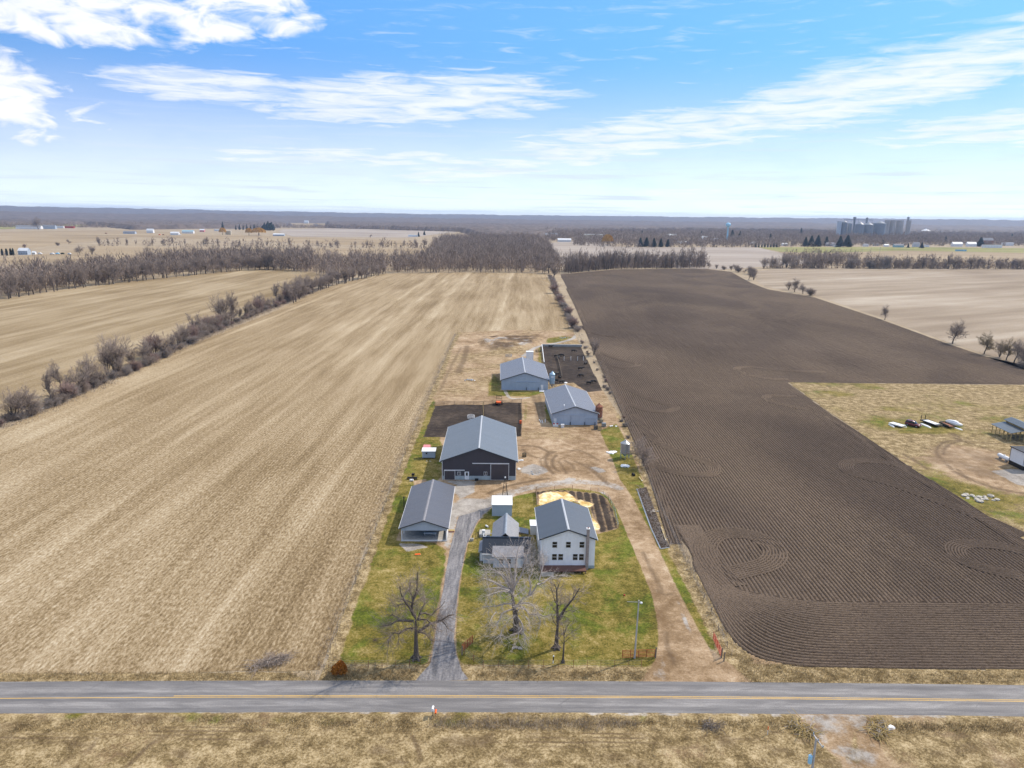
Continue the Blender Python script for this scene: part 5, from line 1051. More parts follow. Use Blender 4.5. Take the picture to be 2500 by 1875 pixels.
for s in (-1,1): MB().box(s*hw-.06, s*hw+.06, -.05, -.004, 1.0, BE-.2).build('corner_trim', M['white' if s < 0 else 'galv'], t)
drain(t, -hw, 0, BE-.35, -1); drain(t, hw, 0, BE-.35, 1)
a = G(1164,1173); t = thing('trough', 'black rubber trough against the charcoal barn wall', 'trough', (a.x,a.y-.35,.1)); q = MB(); q.box(-.42,.42,-.26,.26,0,.05); q.box(-.42,.42,-.26,-.2,.05,.46); q.box(-.42,.42,.2,.26,.05,.46); q.box(-.42,-.36,-.2,.2,.05,.46); q.box(.36,.42,-.2,.2,.05,.46); q.build('basin', M['black'], t); q = MB(); q.box(-.45,.45,-.29,-.26,.40,.47); q.box(-.45,.45,.26,.29,.40,.47); q.build('rim', M['rubber'], t)

# ---- far grey barn (left) and right grey barn
t, wd = place('grey_barn', 'blue grey steel barn with white ridge at the back of the farmyard', 'barn', (1224.5,952.5), (1338,953.2))
AW = wd; hw = AW/2; rf = gable(t, AW, 29.3, 3.95, 6.75, 'blue_steel', 'roof_grey', .45)
ax = lambda z: (z-290)/(1640-290)*AW-AW/2
sash(t, 0, ax(670), ax(1010), .05, 2.9, 'blue_steel', 'blue_steel', 'sliding_door'); sash(t, 0, ax(1018), ax(1355), .05, 2.9, 'blue_steel', 'blue_steel', 'sliding_door', track=(ax(660),ax(1390)))
d_ = MB().box(ax(1425), ax(1500), -.09, -.02, .1, 2.1).build('door', M['white'], t); MB().box(ax(1430),ax(1436),-.13,-.092,1.,1.1).build('handle', M['black'], d_)
for zx in (1010,1355): MB().box(ax(zx)-.1, ax(zx)+.1, -.42, -.2, 0, 1.1).build('bumper_post', M['dark_trim'], t)
a = G(1323,957); s_ = thing('door_step', 'white concrete step before the door of the rear grey barn', 'step', (a.x,a.y,.1)); q = MB(); q.box(-.95,.95,-.5,.5,0,.22); q.build('tread', M['white'], s_); MB().box(-.95,.95,.502,.8,0,.4).build('upper_tread', M['white'], s_)
t, wd = place('grey_barn', 'pale grey steel barn with tall sliding doors beside the rusty feed bin', 'barn', (1351,1037.8), (1456,1037.8))
AW = wd+.6; hw = AW/2; rf = gable(t, AW, 29., 3.75, 6.0, 'pale_steel', 'roof_grey', .45)
bx = lambda z: (z-300)/(1075-300)*AW-AW/2
sash(t, 0, bx(385), bx(600), .05, 2.95, 'pale_steel', 'pale_steel'); sash(t, 0, bx(622), bx(860), .05, 2.95, 'pale_steel', 'pale_steel', track=(bx(300),bx(868))); sash(t, 0, bx(880), bx(985), .05, 1.95, 'pale_steel', 'pale_steel', track=(bx(875),bx(1040)))
d_ = MB().box(bx(322), bx(368), -.09, -.02, .1, 2.1).build('door', M['white'], t); MB().box(bx(325),bx(330),-.13,-.092,1.,1.1).build('handle', M['black'], d_)
for zx in (605,853,1030): MB().box(bx(zx)-.09, bx(zx)+.09, -.42, -.2, 0, 1.0).build('bumper_post', M['dark_trim'], t)
v = MB(); v.tube((-3.3,2.6,5.),(-3.3,2.6,5.75),.14,n=10); v.lathe([(.26,5.75),(.05,5.95)],12,(-3.3,2.6)); v.build('roof_vent', M['white'], rf)
v = MB(); v.box(-3.75,-3.3,.15,.5,4.6,4.95); v.build('roof_hatch', M['black'], rf)

# ================================================================== FARM OBJECTS
def feed_bin(U, V, h, rad, mat, label, leg=.36, legm='galv', sign=None, cat='feed bin', name='feed_bin'):
    a = G(U, V); t = thing(name, label, cat, (a.x, a.y, .1)); z0 = h*leg; z1 = h*.86
    MB().lathe([(rad,z0),(rad,z1)], 24).build('shell', M[mat], t); q = MB()
    for k in range(5): z = z0+(z1-z0)*k/4; q.lathe([(rad+.03,z-.04),(rad+.03,z+.04)], 24)
    q.build('hoop', M[mat], t)
    MB().lathe([(rad+.08,z1-.02),(rad*.22,h),(rad*.22,h+.18),(.02,h+.2)], 24, smooth=False).build('roof', M[mat], t)
    MB().lathe([(rad*.18,z0-(h*leg*.62)),(rad,z0)], 24).build('hopper', M[legm], t)
    for k in range(6): an = k*math.pi/3+.5; MB().tube((rad*1.0*math.cos(an),rad*1.0*math.sin(an),0),(rad*math.cos(an),rad*math.sin(an),z0+.9),.06,n=6).build('leg', M[legm], t)
    q = MB(); 
    for sx in (-.2,.2): q.tube((sx+rad*.75,-rad*.75,.3),(sx+rad*.75,-rad*.75,z1),.03,n=4)
    for k in range(int(z1/.45)): q.tube((-.2+rad*.75,-rad*.75,.5+.45*k),(.2+rad*.75,-rad*.75,.5+.45*k),.02,n=4)
    q.build('ladder', M['galv'], t)
    if sign: MB().box(-.45,.45,-rad-.06,-rad-.035,z1-1.1,z1-.65).build('sign_plate', M['white'], t)
    return t
feed_bin(1347.5,951,6.9,1.05,'galv_blue','bluish steel feed bin on legs between the two grey barns', .35, 'galv', True)
feed_bin(1461,1033,6.3,1.15,'rust','rusty steel feed bin at the right corner of the pale grey barn', .33, 'galv')
feed_bin(1525,1119,5.0,1.25,'galv','pale weathered feed tank on legs standing alone on the right grass', .32, 'galv_blue', None, 'feed tank', 'feed_tank')
a = G(1293,884); t = thing('white_silo', 'tall white box silo behind the rear grey barn', 'silo', (a.x,a.y,.1)); q = MB(); q.box(-1.6,1.6,-1.2,1.2,0,4.7); q.build('body', M['white'], t); q = MB(); q.box(-1.68,1.68,-1.28,1.28,4.7,4.85); q.build('lid', M['roof_white'], t); q = MB(); q.box(1.45,1.64,-1.26,-1.202,0,4.69); q.build('corner_trim', M['roof_white'], t)
# coop
a = G(1031,1121); b = G(1062.5,1121); ww = (b-a).length/2; t = thing('chicken_coop', 'small grey coop with white roof on skids beside the charcoal barn', 'coop', ((a.x+b.x)/2,a.y,.1), .03)
MB().box(-ww,ww,0,1.7,.35,2.1).build('wall', M['blue_steel'], t); q = MB(); q.add([(-ww-.15,-.2,2.1),(ww+.2,-.2,2.1),(ww+.2,1.95,2.5),(-ww-.15,1.95,2.5),(-ww-.15,-.2,2.2),(ww+.2,-.2,2.2),(ww+.2,1.95,2.6),(-ww-.15,1.95,2.6)], [(3,2,1,0),(4,5,6,7),(0,1,5,4),(1,2,6,5),(2,3,7,6),(3,0,4,7)]); q.build('roof', M['roof_white'], t)
window(t, -.55, 1.35, .5, .45, 0, 'blue_steel', False)
for x in (-ww+.2, ww-.2): MB().box(x-.1,x+.1,-.1,1.9,0,.349).build('skid', M['wood'], t)
a = G(1042,1099); t = thing('red_lean_to', 'faded pinkish red sheet roofed hutch behind the grey coop', 'hutch', (a.x,a.y,.1)); MB().box(-1.0,1.0,0,1.1,0,.7).build('wall', M['wood'], t); q = MB(); q.add([(-1.1,-.15,.7),(1.1,-.15,.7),(.9,1.3,1.05),(-1.0,1.3,1.05),(-1.1,-.15,.76),(1.1,-.15,.76),(.9,1.3,1.11),(-1.0,1.3,1.11)], [(3,2,1,0),(4,5,6,7),(0,1,5,4),(1,2,6,5),(2,3,7,6),(3,0,4,7)]); q.build('roof', M['pink'], t)
# old implement with white pail
a = G(1006,1172); t = thing('farm_implement', 'black disc harrow parked on grass left of the open shed', 'implement', (a.x,a.y,.1)); q = MB(); q.box(-1.3,1.3,-.12,.12,.35,.5); q.box(-.12,.12,-.1,1.9,.35,.5); q.box(-1.2,1.2,.55,.7,.35,.5); q.build('frame', M['black'], t)
for k in range(9): MB().tube((-1.2+.3*k-.02,-.05+.02*k,.28),(-1.2+.3*k+.02,-.03+.02*k,.28),.28,n=12).build('disc', M['black'], t)
MB().box(-.35,.35,1.5,2.1,.5,.95).build('seat_box', M['rubber'], t)
a = G(1005,1176); t = thing('white_pail', 'white barrel lying before the black implement', 'barrel', (a.x,a.y,.1)); q = MB(); q.tube((-.45,0,.3),(.45,0,.3),.3,n=14); q.build('drum', M['white'], t); q = MB(); 
for x in (-.3,.3): q.tube((x-.03,0,.3),(x+.03,0,.3),.33,n=14)
q.build('hoop', M['galv'], t)
# cattle
def skinmesh(name, verts, edges, radii, mat, sub=1):
    me = bpy.data.meshes.new(name); me.from_pydata(verts, edges, []); o = bpy.data.objects.new(name, me); C.objects.link(o); sk = o.modifiers.new('s', 'SKIN')
    for i, r_ in enumerate(radii): me.skin_vertices[0].data[i].radius = r_ if isinstance(r_, tuple) else (r_, r_)
    me.skin_vertices[0].data[0].use_root = True; ss_ = o.modifiers.new('u', 'SUBSURF'); ss_.levels = sub; ss_.render_levels = sub
    dg = bpy.context.evaluated_depsgraph_get(); m2 = bpy.data.meshes.new_from_object(o.evaluated_get(dg)); bpy.data.objects.remove(o); m2.materials.clear(); m2.materials.append(mat); m2.name = name
    m2.polygons.foreach_set('use_smooth', np.ones(len(m2.polygons), bool)); return m2
def cow_mesh(graze):
    hd = [(1.35,0,.75),(1.62,0,.32),(1.80,0,.10)] if graze else [(1.30,0,1.30),(1.58,0,1.42),(1.92,0,1.25)]
    v = [(-.55,0,1.02),(-.95,0,1.06),(0,0,.98),(.55,0,1.02),(.95,0,1.10)]+hd; e = [(0,1),(0,2),(2,3),(3,4),(4,5),(5,6),(6,7)]; rr = [(.34,.40),(.22,.30),(.38,.42),(.36,.40),(.24,.30),(.17,.20),(.15,.16),(.09,.10)]
    for sx, par in ((.62,3),(-.72,0)):
        for sy in (-.24,.24):
            b = len(v); fwd = .0 if sx > 0 else .0
            v += [(sx+(.04 if sx > 0 else -.02),sy,.72),(sx+(.06 if sx > 0 else -.14),sy*.95,.42),(sx+(.03 if sx > 0 else -.06),sy*.95,.06)]; e += [(par,b),(b,b+1),(b+1,b+2)]; rr += [.16,.085,.07]
    b = len(v); v += [(-1.12,0,.95),(-1.18,0,.55)]; e += [(1,b),(b,b+1)]; rr += [.05,.035]
    b = len(v); v += [(hd[1][0]-.08,.22,hd[1][2]+.10),(hd[1][0]-.08,-.22,hd[1][2]+.10)]; e += [(6,b),(6,b+1)]; rr += [.05,.05]
    return skinmesh('body', v, e, rr, M['hide'])
cows = [cow_mesh(False), cow_mesh(True)]; kk = 0
for U, V, rz, lab in ((1358,873,.4,'black cow at the left end of the group by the wooden divider fence'),(1372,871,2.6,'black cow behind the end of the wooden divider fence'),(1364,878,1.5,'nearest black cow by the top of the divider fence'),(1400,860,.2,'lone black cow far right in the cattle yard'),(1417,904,0.1,'black cow standing in the middle right of the cattle yard'),(1419,921,3.3,'black cow by the puddled strip in the cattle yard'),(1360,917,.9,'black cow crowded beside the bluish feed bin'),(1366,926,1.9,'second black cow right of the bluish feed bin'),(1357,934,2.8,'black cow in the shade under the bluish feed bin'),(1371,936,.5,'black cow nearest the roof of the pale grey barn'),(1438,939,.2,'left black cow of the pair in the lower corner of the yard'),(1450,936,2.9,'right black cow of the pair in the lower corner of the yard'),(1344,849.5,.1,'black cow along the rear wall of the yard'),(1429,891,1.,'black cow half hidden near the right edge of the yard')):
    a = G(U, V); t = thing('cow', lab, 'cow', (a.x,a.y,.1), rz, 'black cattle in the yard'); link('body', cows[kk % 2], t); kk += 1
    MB().lathe([(.025,.42),(.06,.5),(.05,.62)], 6, (-1.18,0)).build('tail_tuft', M['hide'], t)
# pen walls and fences
def wall_line(name, label, cat, px, h, th, mat):
    P = line(px); t = thing(name, label, cat, P[0])
    for a, b in zip(P[:-1], P[1:]):
        c = (a+b)/2-P[0]; q = MB(); q.obox((c.x,c.y,h/2+.05),(b-a).length,th,h,math.atan2(b.y-a.y,b.x-a.x)); q.build('panel', M[mat], t)
        q = MB(); q.obox((c.x,c.y,h+.09),(b-a).length,th+.08,.07,math.atan2(b.y-a.y,b.x-a.x)); q.build('coping', M['white'], t)
    return t
wall_line('pen_wall', 'pale concrete wall along the left side of the cattle yard', 'wall', [(1323,846),(1325.5,866),(1328.5,890)], 1.1, .2, 'concrete')
wall_line('pen_wall', 'white topped wall along the far end of the cattle yard', 'wall', [(1323.5,846),(1372,846.5),(1421,847.5)], 1.1, .2, 'concrete')
def fence(name, label, px, spacing, post, rails, h, pr=.07, rr=.05, mats=('wood','wood'), wires=False, lean=.04):
    P = line(px); t = thing(name, label, 'fence', P[0]); r = random.Random(len(label))
    for a, b in zip(P[:-1], P[1:]):
        n = max(1, round((b-a).length/spacing)); d = (b-a)/n
        for k in range(n+1):
            p = a+d*k-P[0]; q = MB(); q.tube((p.x,p.y,0),(p.x+r.uniform(-lean,lean),p.y+r.uniform(-lean,lean),h*r.uniform(.95,1.08)),pr,pr*.9,n=6); q.build('post', M[mats[0]], t)
        for k in range(rails):
            z = h*(.25+.7*k/max(1,rails-1)) if rails > 1 else h*.8; q = MB(); c = (a+b)/2-P[0]
            q.obox((c.x,c.y,z+.1),(b-a).length,rr*(1 if wires else .6),rr*(1 if wires else 2.6),math.atan2(b.y-a.y,b.x-a.x)); q.build('wire' if wires else 'rail', M[mats[1]], t)
    return t
fence('divider_fence', 'weathered wooden feed fence dividing the cattle yard', [(1360,874),(1366,893),(1372,923)], 3.2, 1, 3, 1.2, .09, .08)
t = None
for k, (U, V) in enumerate(((1377,881),(1393.5,880.5),(1410,881),(1424,881))):
    a = G(U, V); o = thing('pen_post', ('first white post right of the divider fence in the cattle yard','second white post in the row across the cattle yard','third white post in the row across the cattle yard','rightmost white post in the row across the cattle yard')[k], 'post', (a.x,a.y,.1), 0, 'white posts in the cattle yard')
    MB().tube((0,0,0),(0,0,1.9),.09,n=8).build('shaft', M['white'], o); MB().lathe([(.11,1.9),(.02,1.98)],8).build('cap', M['white'], o)
fence('pen_fence', 'thin dark rail fence around the muddy pen behind the charcoal barn', [(1058,991),(1110,988),(1180,989),(1273,983)], 3.6, 1, 3, 1.25, .06, .04, ('wood','wood'))
fence('pen_fence', 'rail fence on the right edge of the muddy pen', [(1273,983),(1274,1030),(1272,1064)], 3.2, 1, 3, 1.25, .07, .05, ('wood','wood'))
fence('pen_fence', 'pale post fence crossing the muddy pen behind the charcoal barn ridge', [(1179,989),(1180,1020),(1180.5,1045)], 3.0, 1, 2, 1.2, .07, .06, ('tan_post','tan_post'))
fence('wire_fence', 'rusty steel post and wire fence along the roadside left of the driveway', [(802,1632),(900,1631.5),(1000,1631),(1052,1618)], 2.05, 1, 4, 1.25, .032, .012, ('rust','galv'), True)
fence('wire_fence', 'rusty steel post and wire fence along the roadside before the big lawn', [(1134,1602),(1156,1618),(1180,1631),(1400,1631),(1566,1631)], 2.05, 1, 4, 1.25, .032, .012, ('rust','galv'), True)
fence('wire_fence', 'wire fence on leaning posts along the ploughed field edge', [(1545,1090),(1600,1215),(1660,1345),(1735,1500),(1775,1585)], 4.2, 1, 3, 1.25, .05, .014, ('wood','galv'), True, .12)
fence('wire_fence', 'old wire fence on wooden posts beside the left stubble field', [(792,1640),(806,1590),(868,1425),(935,1250),(990,1110)], 5.2, 1, 2, 1.2, .05, .014, ('wood','galv'), True, .12)
fence('garden_fence', 'green wire garden fence right of the vegetable beds', zl([(1880,190),(1975,255),(2030,370),(2063,520)], *Z1), 2.3, 1, 3, 1.1, .04, .02, ('rust','galv_blue'), True)
fence('garden_fence', 'thin post fence along the curved drive behind the garden', zl([(1325,185),(1650,172),(1815,190),(1880,190)], *Z1), 4., 1, 2, 1.2, .04, .015, ('rust','galv'), True)
fence('garden_fence', 'weathered board fence left of the straw covered bed', zl([(1322,190),(1330,312)], *Z1), 2., 1, 3, .9, .06, .06)
# gates
def gate(label, pa, pb, h=1.3, mat='red_gate'):
    a = G(*pa); b = G(*pb); L = (b-a).length; t = thing('pipe_gate', label, 'gate', (a.x,a.y,.1), base_rz(a, b)); f = MB()
    for k in range(6): f.tube((0,0,.12+h*.9*k/5),(L,0,.12+h*.9*k/5),.033,n=6)
    f.build('rail', M[mat], t); u = MB()
    for k in range(5): u.box(L*k/4-.035,L*k/4+.035,-.03,.03,.08,.12+h*.93)
    u.build('upright', M[mat], t); return t
gate('closed red pipe gate by the lamp pole beside the dirt track', (1519,1608), (1598,1606)); gate('open red pipe gate swung inward right of the asphalt driveway', (1128.5,1593), (1154,1571)); gate('red pipe gate standing along the fence right of the dirt track', (1760,1606), (1741,1563), 1.35, 'red')
for U, V, lab, h in ((1600,1608,'wooden gate post right of the closed red gate',1.8),(1128,1601,'wooden post at the hinge of the open red gate',1.5),(1761,1608,'dark wooden post at the end of the right red gate',1.7),(1767,1616,'leaning wooden post just past the right red gate',1.5)):
    a = G(U, V); t = thing('gate_post', lab, 'post', (a.x,a.y,.08)); MB().tube((0,0,0),(.05,.02,h),.11,.10,n=8).build('shaft', M['wood'], t); MB().lathe([(.115,h-.02),(.03,h+.04)],8,(.05,.02)).build('top', M['bark_dark'], t)
# yard lamp pole and utility pole
a = G(1549,1609); t = thing('yard_lamp', 'tall grey wooden pole with yard lamp behind the closed red gate', 'lamp pole', (a.x,a.y,.1)); MB().tube((0,0,0),(.15,0,9.6),.14,.09,n=10).build('pole', M['pole'], t); q = MB(); q.tube((.15,0,9.3),(-1.6,-.2,9.45),.035,n=6); q.build('arm', M['galv'], t); q = MB(); q.lathe([(.05,9.2),(.2,9.28),(.2,9.42),(.05,9.5)],12,(.45,-.25)); q.build('lamp_head', M['white'], t); q = MB(); q.tube((.15,0,9.35),(.45,-.25,9.4),.03,n=6); q.build('bracket', M['galv'], t)
pt = G(1992.5,1803.6,10.3); t = thing('utility_pole', 'grey wooden utility pole with crossarm and transformer at the bottom edge', 'utility pole', (pt.x,pt.y,0)); MB().tube((0,0,0),(0,0,10.4),.17,.11,n=12).build('pole', M['pole'], t)
e0 = G(1985.5,1795,10.1)-pt; e1 = G(2007.6,1826,10.1)-pt; q = MB(); q.obox(((e0.x+e1.x)/2+.1,(e0.y+e1.y)/2+.12,10.05),(e1-e0).length,.1,.12,math.atan2(e1.y-e0.y,e1.x-e0.x)); ca = q.build('crossarm', M['pole'], t)
for f in (-.02,.5,1.02):
    p = e0.lerp(e1, f); MB().lathe([(.05,10.1),(.07,10.2),(.04,10.32)],10,(p.x+.1,p.y+.12)).build('insulator', M['galv_blue'], ca)
q = MB(); q.lathe([(.20,7.35),(.21,7.4),(.21,8.25),(.20,8.3),(.05,8.36)],16,(-.42,-.12)); tr_ = q.build('transformer', M['tower_blue'], t); MB().lathe([(.04,8.3),(.05,8.4),(.03,8.55)],8,(-.38,-.1)).build('bushing', M['white'], tr_); MB().box(-.22,-.1,-.15,-.05,7.6,8.0).build('bracket', M['galv'], t)
# roadside and lawn oddments
a = G(1057,1752); t = thing('mailbox', 'white rounded mailbox on a dark post at the road edge', 'mailbox', (a.x,a.y,.12)); MB().box(-.06,.06,-.06,.06,0,1.05).build('post', M['wood'], t); q = MB(); q.add([(-.17,-.32,1.05),(.17,-.32,1.05),(.17,.32,1.05),(-.17,.32,1.05)], [(3,2,1,0)])
pr = [(.17*math.cos(k*math.pi/8), 1.28+.20*math.sin(k*math.pi/8)) for k in range(9)]; pr = [(.17,1.05)]+pr+[(-.17,1.05)]; n_ = len(pr); q.add([(x,-.32,z) for x,z in pr]+[(x,.32,z) for x,z in pr], [tuple(range(n_)), tuple(range(2*n_-1,n_-1,-1))]+[(i+1,i,n_+i,n_+i+1) for i in range(n_-1)]); q.build('box', M['white'], t); MB().box(.175,.19,-.1,.12,1.2,1.42).build('flag', M['red'], t)
a = G(1064,1753.5); t = thing('newspaper_tube', 'orange red newspaper tube on a stake beside the mailbox', 'newspaper box', (a.x,a.y,.12)); MB().tube((0,0,0),(0,0,.8),.03,n=6).build('stake', M['galv'], t); MB().tube((0,-.28,.85),(0,.28,.95),.13,n=12).build('tube', M['orange'], t)
a = G(1873,1800); t = thing('marker_stake', 'thin white stake with an orange top in the foreground grass', 'marker', (a.x,a.y,.3)); MB().tube((0,0,0),(0,0,.8),.035,n=6).build('stake', M['white'], t); MB().tube((0,0,.8),(0,0,1.25),.05,n=6).build('tip', M['orange'], t)
a = G(1350,1621); t = thing('marker_post', 'short black and white post on the lawn near the roadside fence', 'post', (a.x,a.y,.1)); MB().tube((0,0,0),(.02,0,.5),.07,n=8).build('base', M['white'], t); MB().tube((.02,0,.5),(.05,0,1.15),.09,n=8).build('band', M['black'], t); MB().lathe([(.1,1.15),(.09,1.3),(.03,1.36)],8,(.05,0)).build('cap', M['white'], t)
a = G(1524,1456); t = thing('ball', 'small red ball lying on the lawn', 'ball', (a.x,a.y,.1)); q = MB(); q.lathe([(.16*math.sin(math.pi*k/8)+.002,.16-.16*math.cos(math.pi*k/8)) for k in range(9)],12); q.build('skin', M['red'], t)
def rocks(name, label, cat, U, V, n, R0, s, mat, seed, flat=.6, kind=None):
    r = random.Random(seed); a = G(U, V); t = thing(name, label, cat, (a.x,a.y,.1))
    for k in range(n):
        bm = bmesh.new(); bmesh.ops.create_icosphere(bm, subdivisions=1, radius=1); sc_ = s*r.uniform(.5,1.3); an = r.random()*6.28; ra = R0*math.sqrt(r.random()); 
        for v in bm.verts: v.co = Vector((v.co.x*sc_*r.uniform(.7,1.3), v.co.y*sc_*r.uniform(.7,1.3), v.co.z*sc_*flat*r.uniform(.7,1.2)))
        rot = Matrix.Rotation(r.random()*6.28,4,'Z'); bmesh.ops.transform(bm, matrix=Matrix.Translation((ra*math.cos(an),ra*.6*math.sin(an),sc_*flat*.4)) @ rot, verts=bm.verts)
        me = bpy.data.meshes.new('stone'); bm.to_mesh(me); bm.free(); me.materials.append(M[mat]); link('stone', me, t)
    return t
rocks('stone_ring', 'small heap of pale stones on the lawn below the big pale tree', 'stones', 1265, 1583, 7, .7, .28, 'stone', 1)
rocks('snow_heap', 'long dirty snow heap on grass beside the white feed tank', 'snow heap', 1490, 1106, 5, 1.6, .8, 'snow', 2, .4); rocks('snow_heap', 'round snow heap below the white feed tank', 'snow heap', 1527, 1140, 3, .7, .7, 'snow', 3, .5)
rocks('concrete_rubble', 'long heap of broken concrete and stones on the neighbouring yard', 'rubble', 2388, 1217, 26, 4.2, .65, 'rubble', 4, .5)
rocks('white_bags', 'white feed bags on the ground in the corner of the cattle yard', 'bags', 1381, 936, 3, .8, .6, 'white', 5, .5); rocks('scrap_heap', 'white sheets piled beside the corner of the charcoal barn', 'scrap', 1271, 1124, 4, .9, .45, 'white', 6, .4); rocks('scrap_heap', 'grey scrap pieces scattered on the pale gravel right of the barn', 'scrap', 1305, 1157, 7, 2.6, .3, 'galv', 7, .5); rocks('scrap_heap', 'white scrap leaning at the right corner of the charcoal barn', 'scrap', 1267, 1146, 3, .7, .4, 'white', 8, .5)
rocks('scrap_heap', 'dark scrap pile in the tan yard left of the rear barn', 'scrap', 1146, 929, 9, 2.2, .6, 'galv', 9, .5); rocks('scrap_heap', 'pale scrap pieces beside the curved rear lane', 'scrap', 1378, 826, 6, 2.6, .55, 'galv', 12, .5)
rocks('scrap_heap', 'white plastic rubbish right of the pallets by the rusty bin', 'scrap', 1494, 1040, 6, 1.8, .4, 'white', 13, .4); rocks('scrap_heap', 'pale blocks below the small grey coop', 'scrap', 1046, 1127, 5, 1.1, .2, 'rubble', 14, .6); rocks('mulch_scatter', 'pale stones by the sheeted strip along the right fence', 'stones', 1590, 1250, 8, 1.6, .25, 'stone', 15, .6)
# tank sheets along the right fence: dark plastic mulch strip
q = MB(); Pm = line([(1556,1195),(1578,1190),(1600,1250),(1622,1310),(1636,1338),(1614,1342),(1590,1290),(1570,1235)]); o = Pm[0]; q.add([(p.x-o.x,p.y-o.y,.0) for p in Pm]+[(p.x-o.x,p.y-o.y,.05) for p in Pm], [tuple(range(7,-1,-1)),tuple(range(8,16))]+[(i,(i+1)%8,8+(i+1)%8,8+i) for i in range(8)])
t = thing('mulch_bed', 'long brush covered bed edged in grey sheeting along the right fence', 'garden bed', (o.x,o.y,.12)); mb = q.build('bed', M['soil'], t); e = MB()
for a, b in zip(Pm[4:], Pm[5:]+[Pm[0]]): c = (a+b)/2-o; e.obox((c.x-.1,c.y,.07),(b-a).length,.26,.03,math.atan2(b.y-a.y,b.x-a.x))
e.build('sheeting', M['galv'], t)
for U0,V0,U1,V1,lab in ((1560,1167,1568,1178,'short pale board lying by the right fence'),(1614,1290,1626,1325,'long thin pale pole lying on the brushy bed')):
    a = G(U0,V0); b = G(U1,V1); t = thing('plank', lab, 'plank', (a.x,a.y,.25)); d = b-a; MB().obox((d.x/2,d.y/2,.1),d.length,.16,.10,math.atan2(d.y,d.x)).build('board', M['pale_wood'], t); MB().obox((d.x*.9,d.y*.9,.18),.3,.2,.06,math.atan2(d.y,d.x)).build('end_block', M['white'], t)
a = G(1547,1163); t = thing('black_bin', 'black plastic bin lying on grass near the right fence', 'bin', (a.x,a.y,.1), .5); q = MB(); q.tube((0,-.35,.3),(0,.45,.35),.3,.34,n=12); q.build('tub', M['black'], t); q = MB(); q.tube((0,.45,.35),(0,.5,.35),.38,n=12); q.build('rim', M['rubber'], t)
# things in front of the pale grey barn
a = G(1360,1040); t = thing('picnic_bench', 'white box bench with red cushions before the pale barn door', 'bench', (a.x-.5,a.y-.8,.1)); MB().box(-.85,.85,-.35,.35,0,.75).build('seat', M['white'], t)
for sx in (-.55,.55): MB().box(sx-.28,sx+.28,-.25,.25,.752,.98).build('cushion', M['red'], t)
a = G(1366,1043); t = thing('white_cabinet', 'white cabinet standing beside the red cushioned bench', 'cabinet', (a.x+.9,a.y-.5,.1)); MB().box(-.5,.5,-.4,.4,0,1.0).build('body', M['white'], t); MB().box(-.54,.54,-.44,.44,1.0,1.06).build('top', M['roof_white'], t)
def tote(U, V, lab, mat='galv'):
    a = G(U, V); t = thing('storage_tote', lab, 'crate', (a.x,a.y,.1)); q = MB(); q.box(-.6,.6,-.5,.5,.16,1.15); q.build('tank', M['white' if mat == 'white' else mat], t); c = MB()
    for x in (-.62,-.2,.2,.62): c.box(x-.03,x+.03,-.55,-.51,.1,1.2); c.box(x-.03,x+.03,.51,.55,.1,1.2)
    for z in (.3,.7,1.15): c.box(-.65,.65,-.56,-.551,z-.03,z+.03)
    c.build('cage', M['galv'], t); MB().box(-.62,.62,-.52,.52,0,.15).build('pallet', M['wood'], t); return t
tote(1467,1032,'tan topped stacked crate by the rusty feed bin','pale_wood'); tote(1474,1042,'grey caged tote beside the wooden pallets','galv'); tote(1455,1049,'dark caged crate left of the leaning pallet','rubber')
a = G(1464,1052); t = thing('pallet', 'wooden pallet leaning among the crates below the rusty bin', 'pallet', (a.x,a.y,.1)); 
for k in range(6): MB().box(-.6+.22*k,-.46+.22*k,-.06,.0,.0,1.1).build('slat', M['tan_post'], t)
for z in (.1,.55,1.0): MB().box(-.62,.66,.002,.09,z-.05,z+.05).build('bearer', M['wood'], t)
for k, (U,V) in enumerate(((1321,1033),(1325,1034),(1331,1032))):
    a = G(U,V); t = thing('white_pipe', ('left white plastic pipe on the lane between the barns','middle white plastic pipe on the lane between the barns','bent right hand white pipe on the lane between the barns')[k], 'pipe', (a.x,a.y,.15)); MB().tube((0,0,.1),(-.5+.3*k,3.2,.1),.11,n=8).build('tube', M['white'], t); MB().tube((0,-.1,.1),(0,.08,.1),.16,n=8).build('collar', M['white'], t)
a = G(1271,1034); t = thing('orange_barrel', 'bright orange barrel at the corner of the muddy pen', 'barrel', (a.x,a.y,.1)); q = MB(); q.lathe([(.42,0),(.46,.4),(.42,.85),(.3,.95)],14); q.build('drum', M['orange'], t); q = MB(); q.lathe([(.47,.35),(.47,.45)],14); q.build('hoop', M['red'], t)
# manure spreader
a = G(1218,988); t = thing('manure_spreader', 'orange bodied manure spreader parked behind the muddy pen', 'spreader', (a.x,a.y,.1)); q = MB(); q.box(-.9,.9,-1.6,1.7,.7,.82); q.box(-.95,-.85,-1.6,1.7,.822,1.5); q.box(.85,.95,-1.6,1.7,.822,1.5); q.build('body', M['rust'], t); q = MB(); q.box(-.84,.84,-1.5,.2,.825,1.2); q.build('load', M['orange'], t); q = MB()
for x in (-.95,.95): q.box(x-.05,x+.05,1.6,1.72,.8,2.7)
q.box(-.95,.95,1.61,1.71,2.55,2.7); q.box(-.95,.95,1.61,1.71,1.7,1.8); q.build('rear_frame', M['black'], t)
for x in (-1.1,1.1): MB().tube((x-.14,-.3,.5),(x+.14,-.3,.5),.5,n=16).build('wheel', M['rubber'], t)
MB().tube((0,-1.6,.7),(0,-3.,.5),.06,n=6).build('drawbar', M['black'], t)
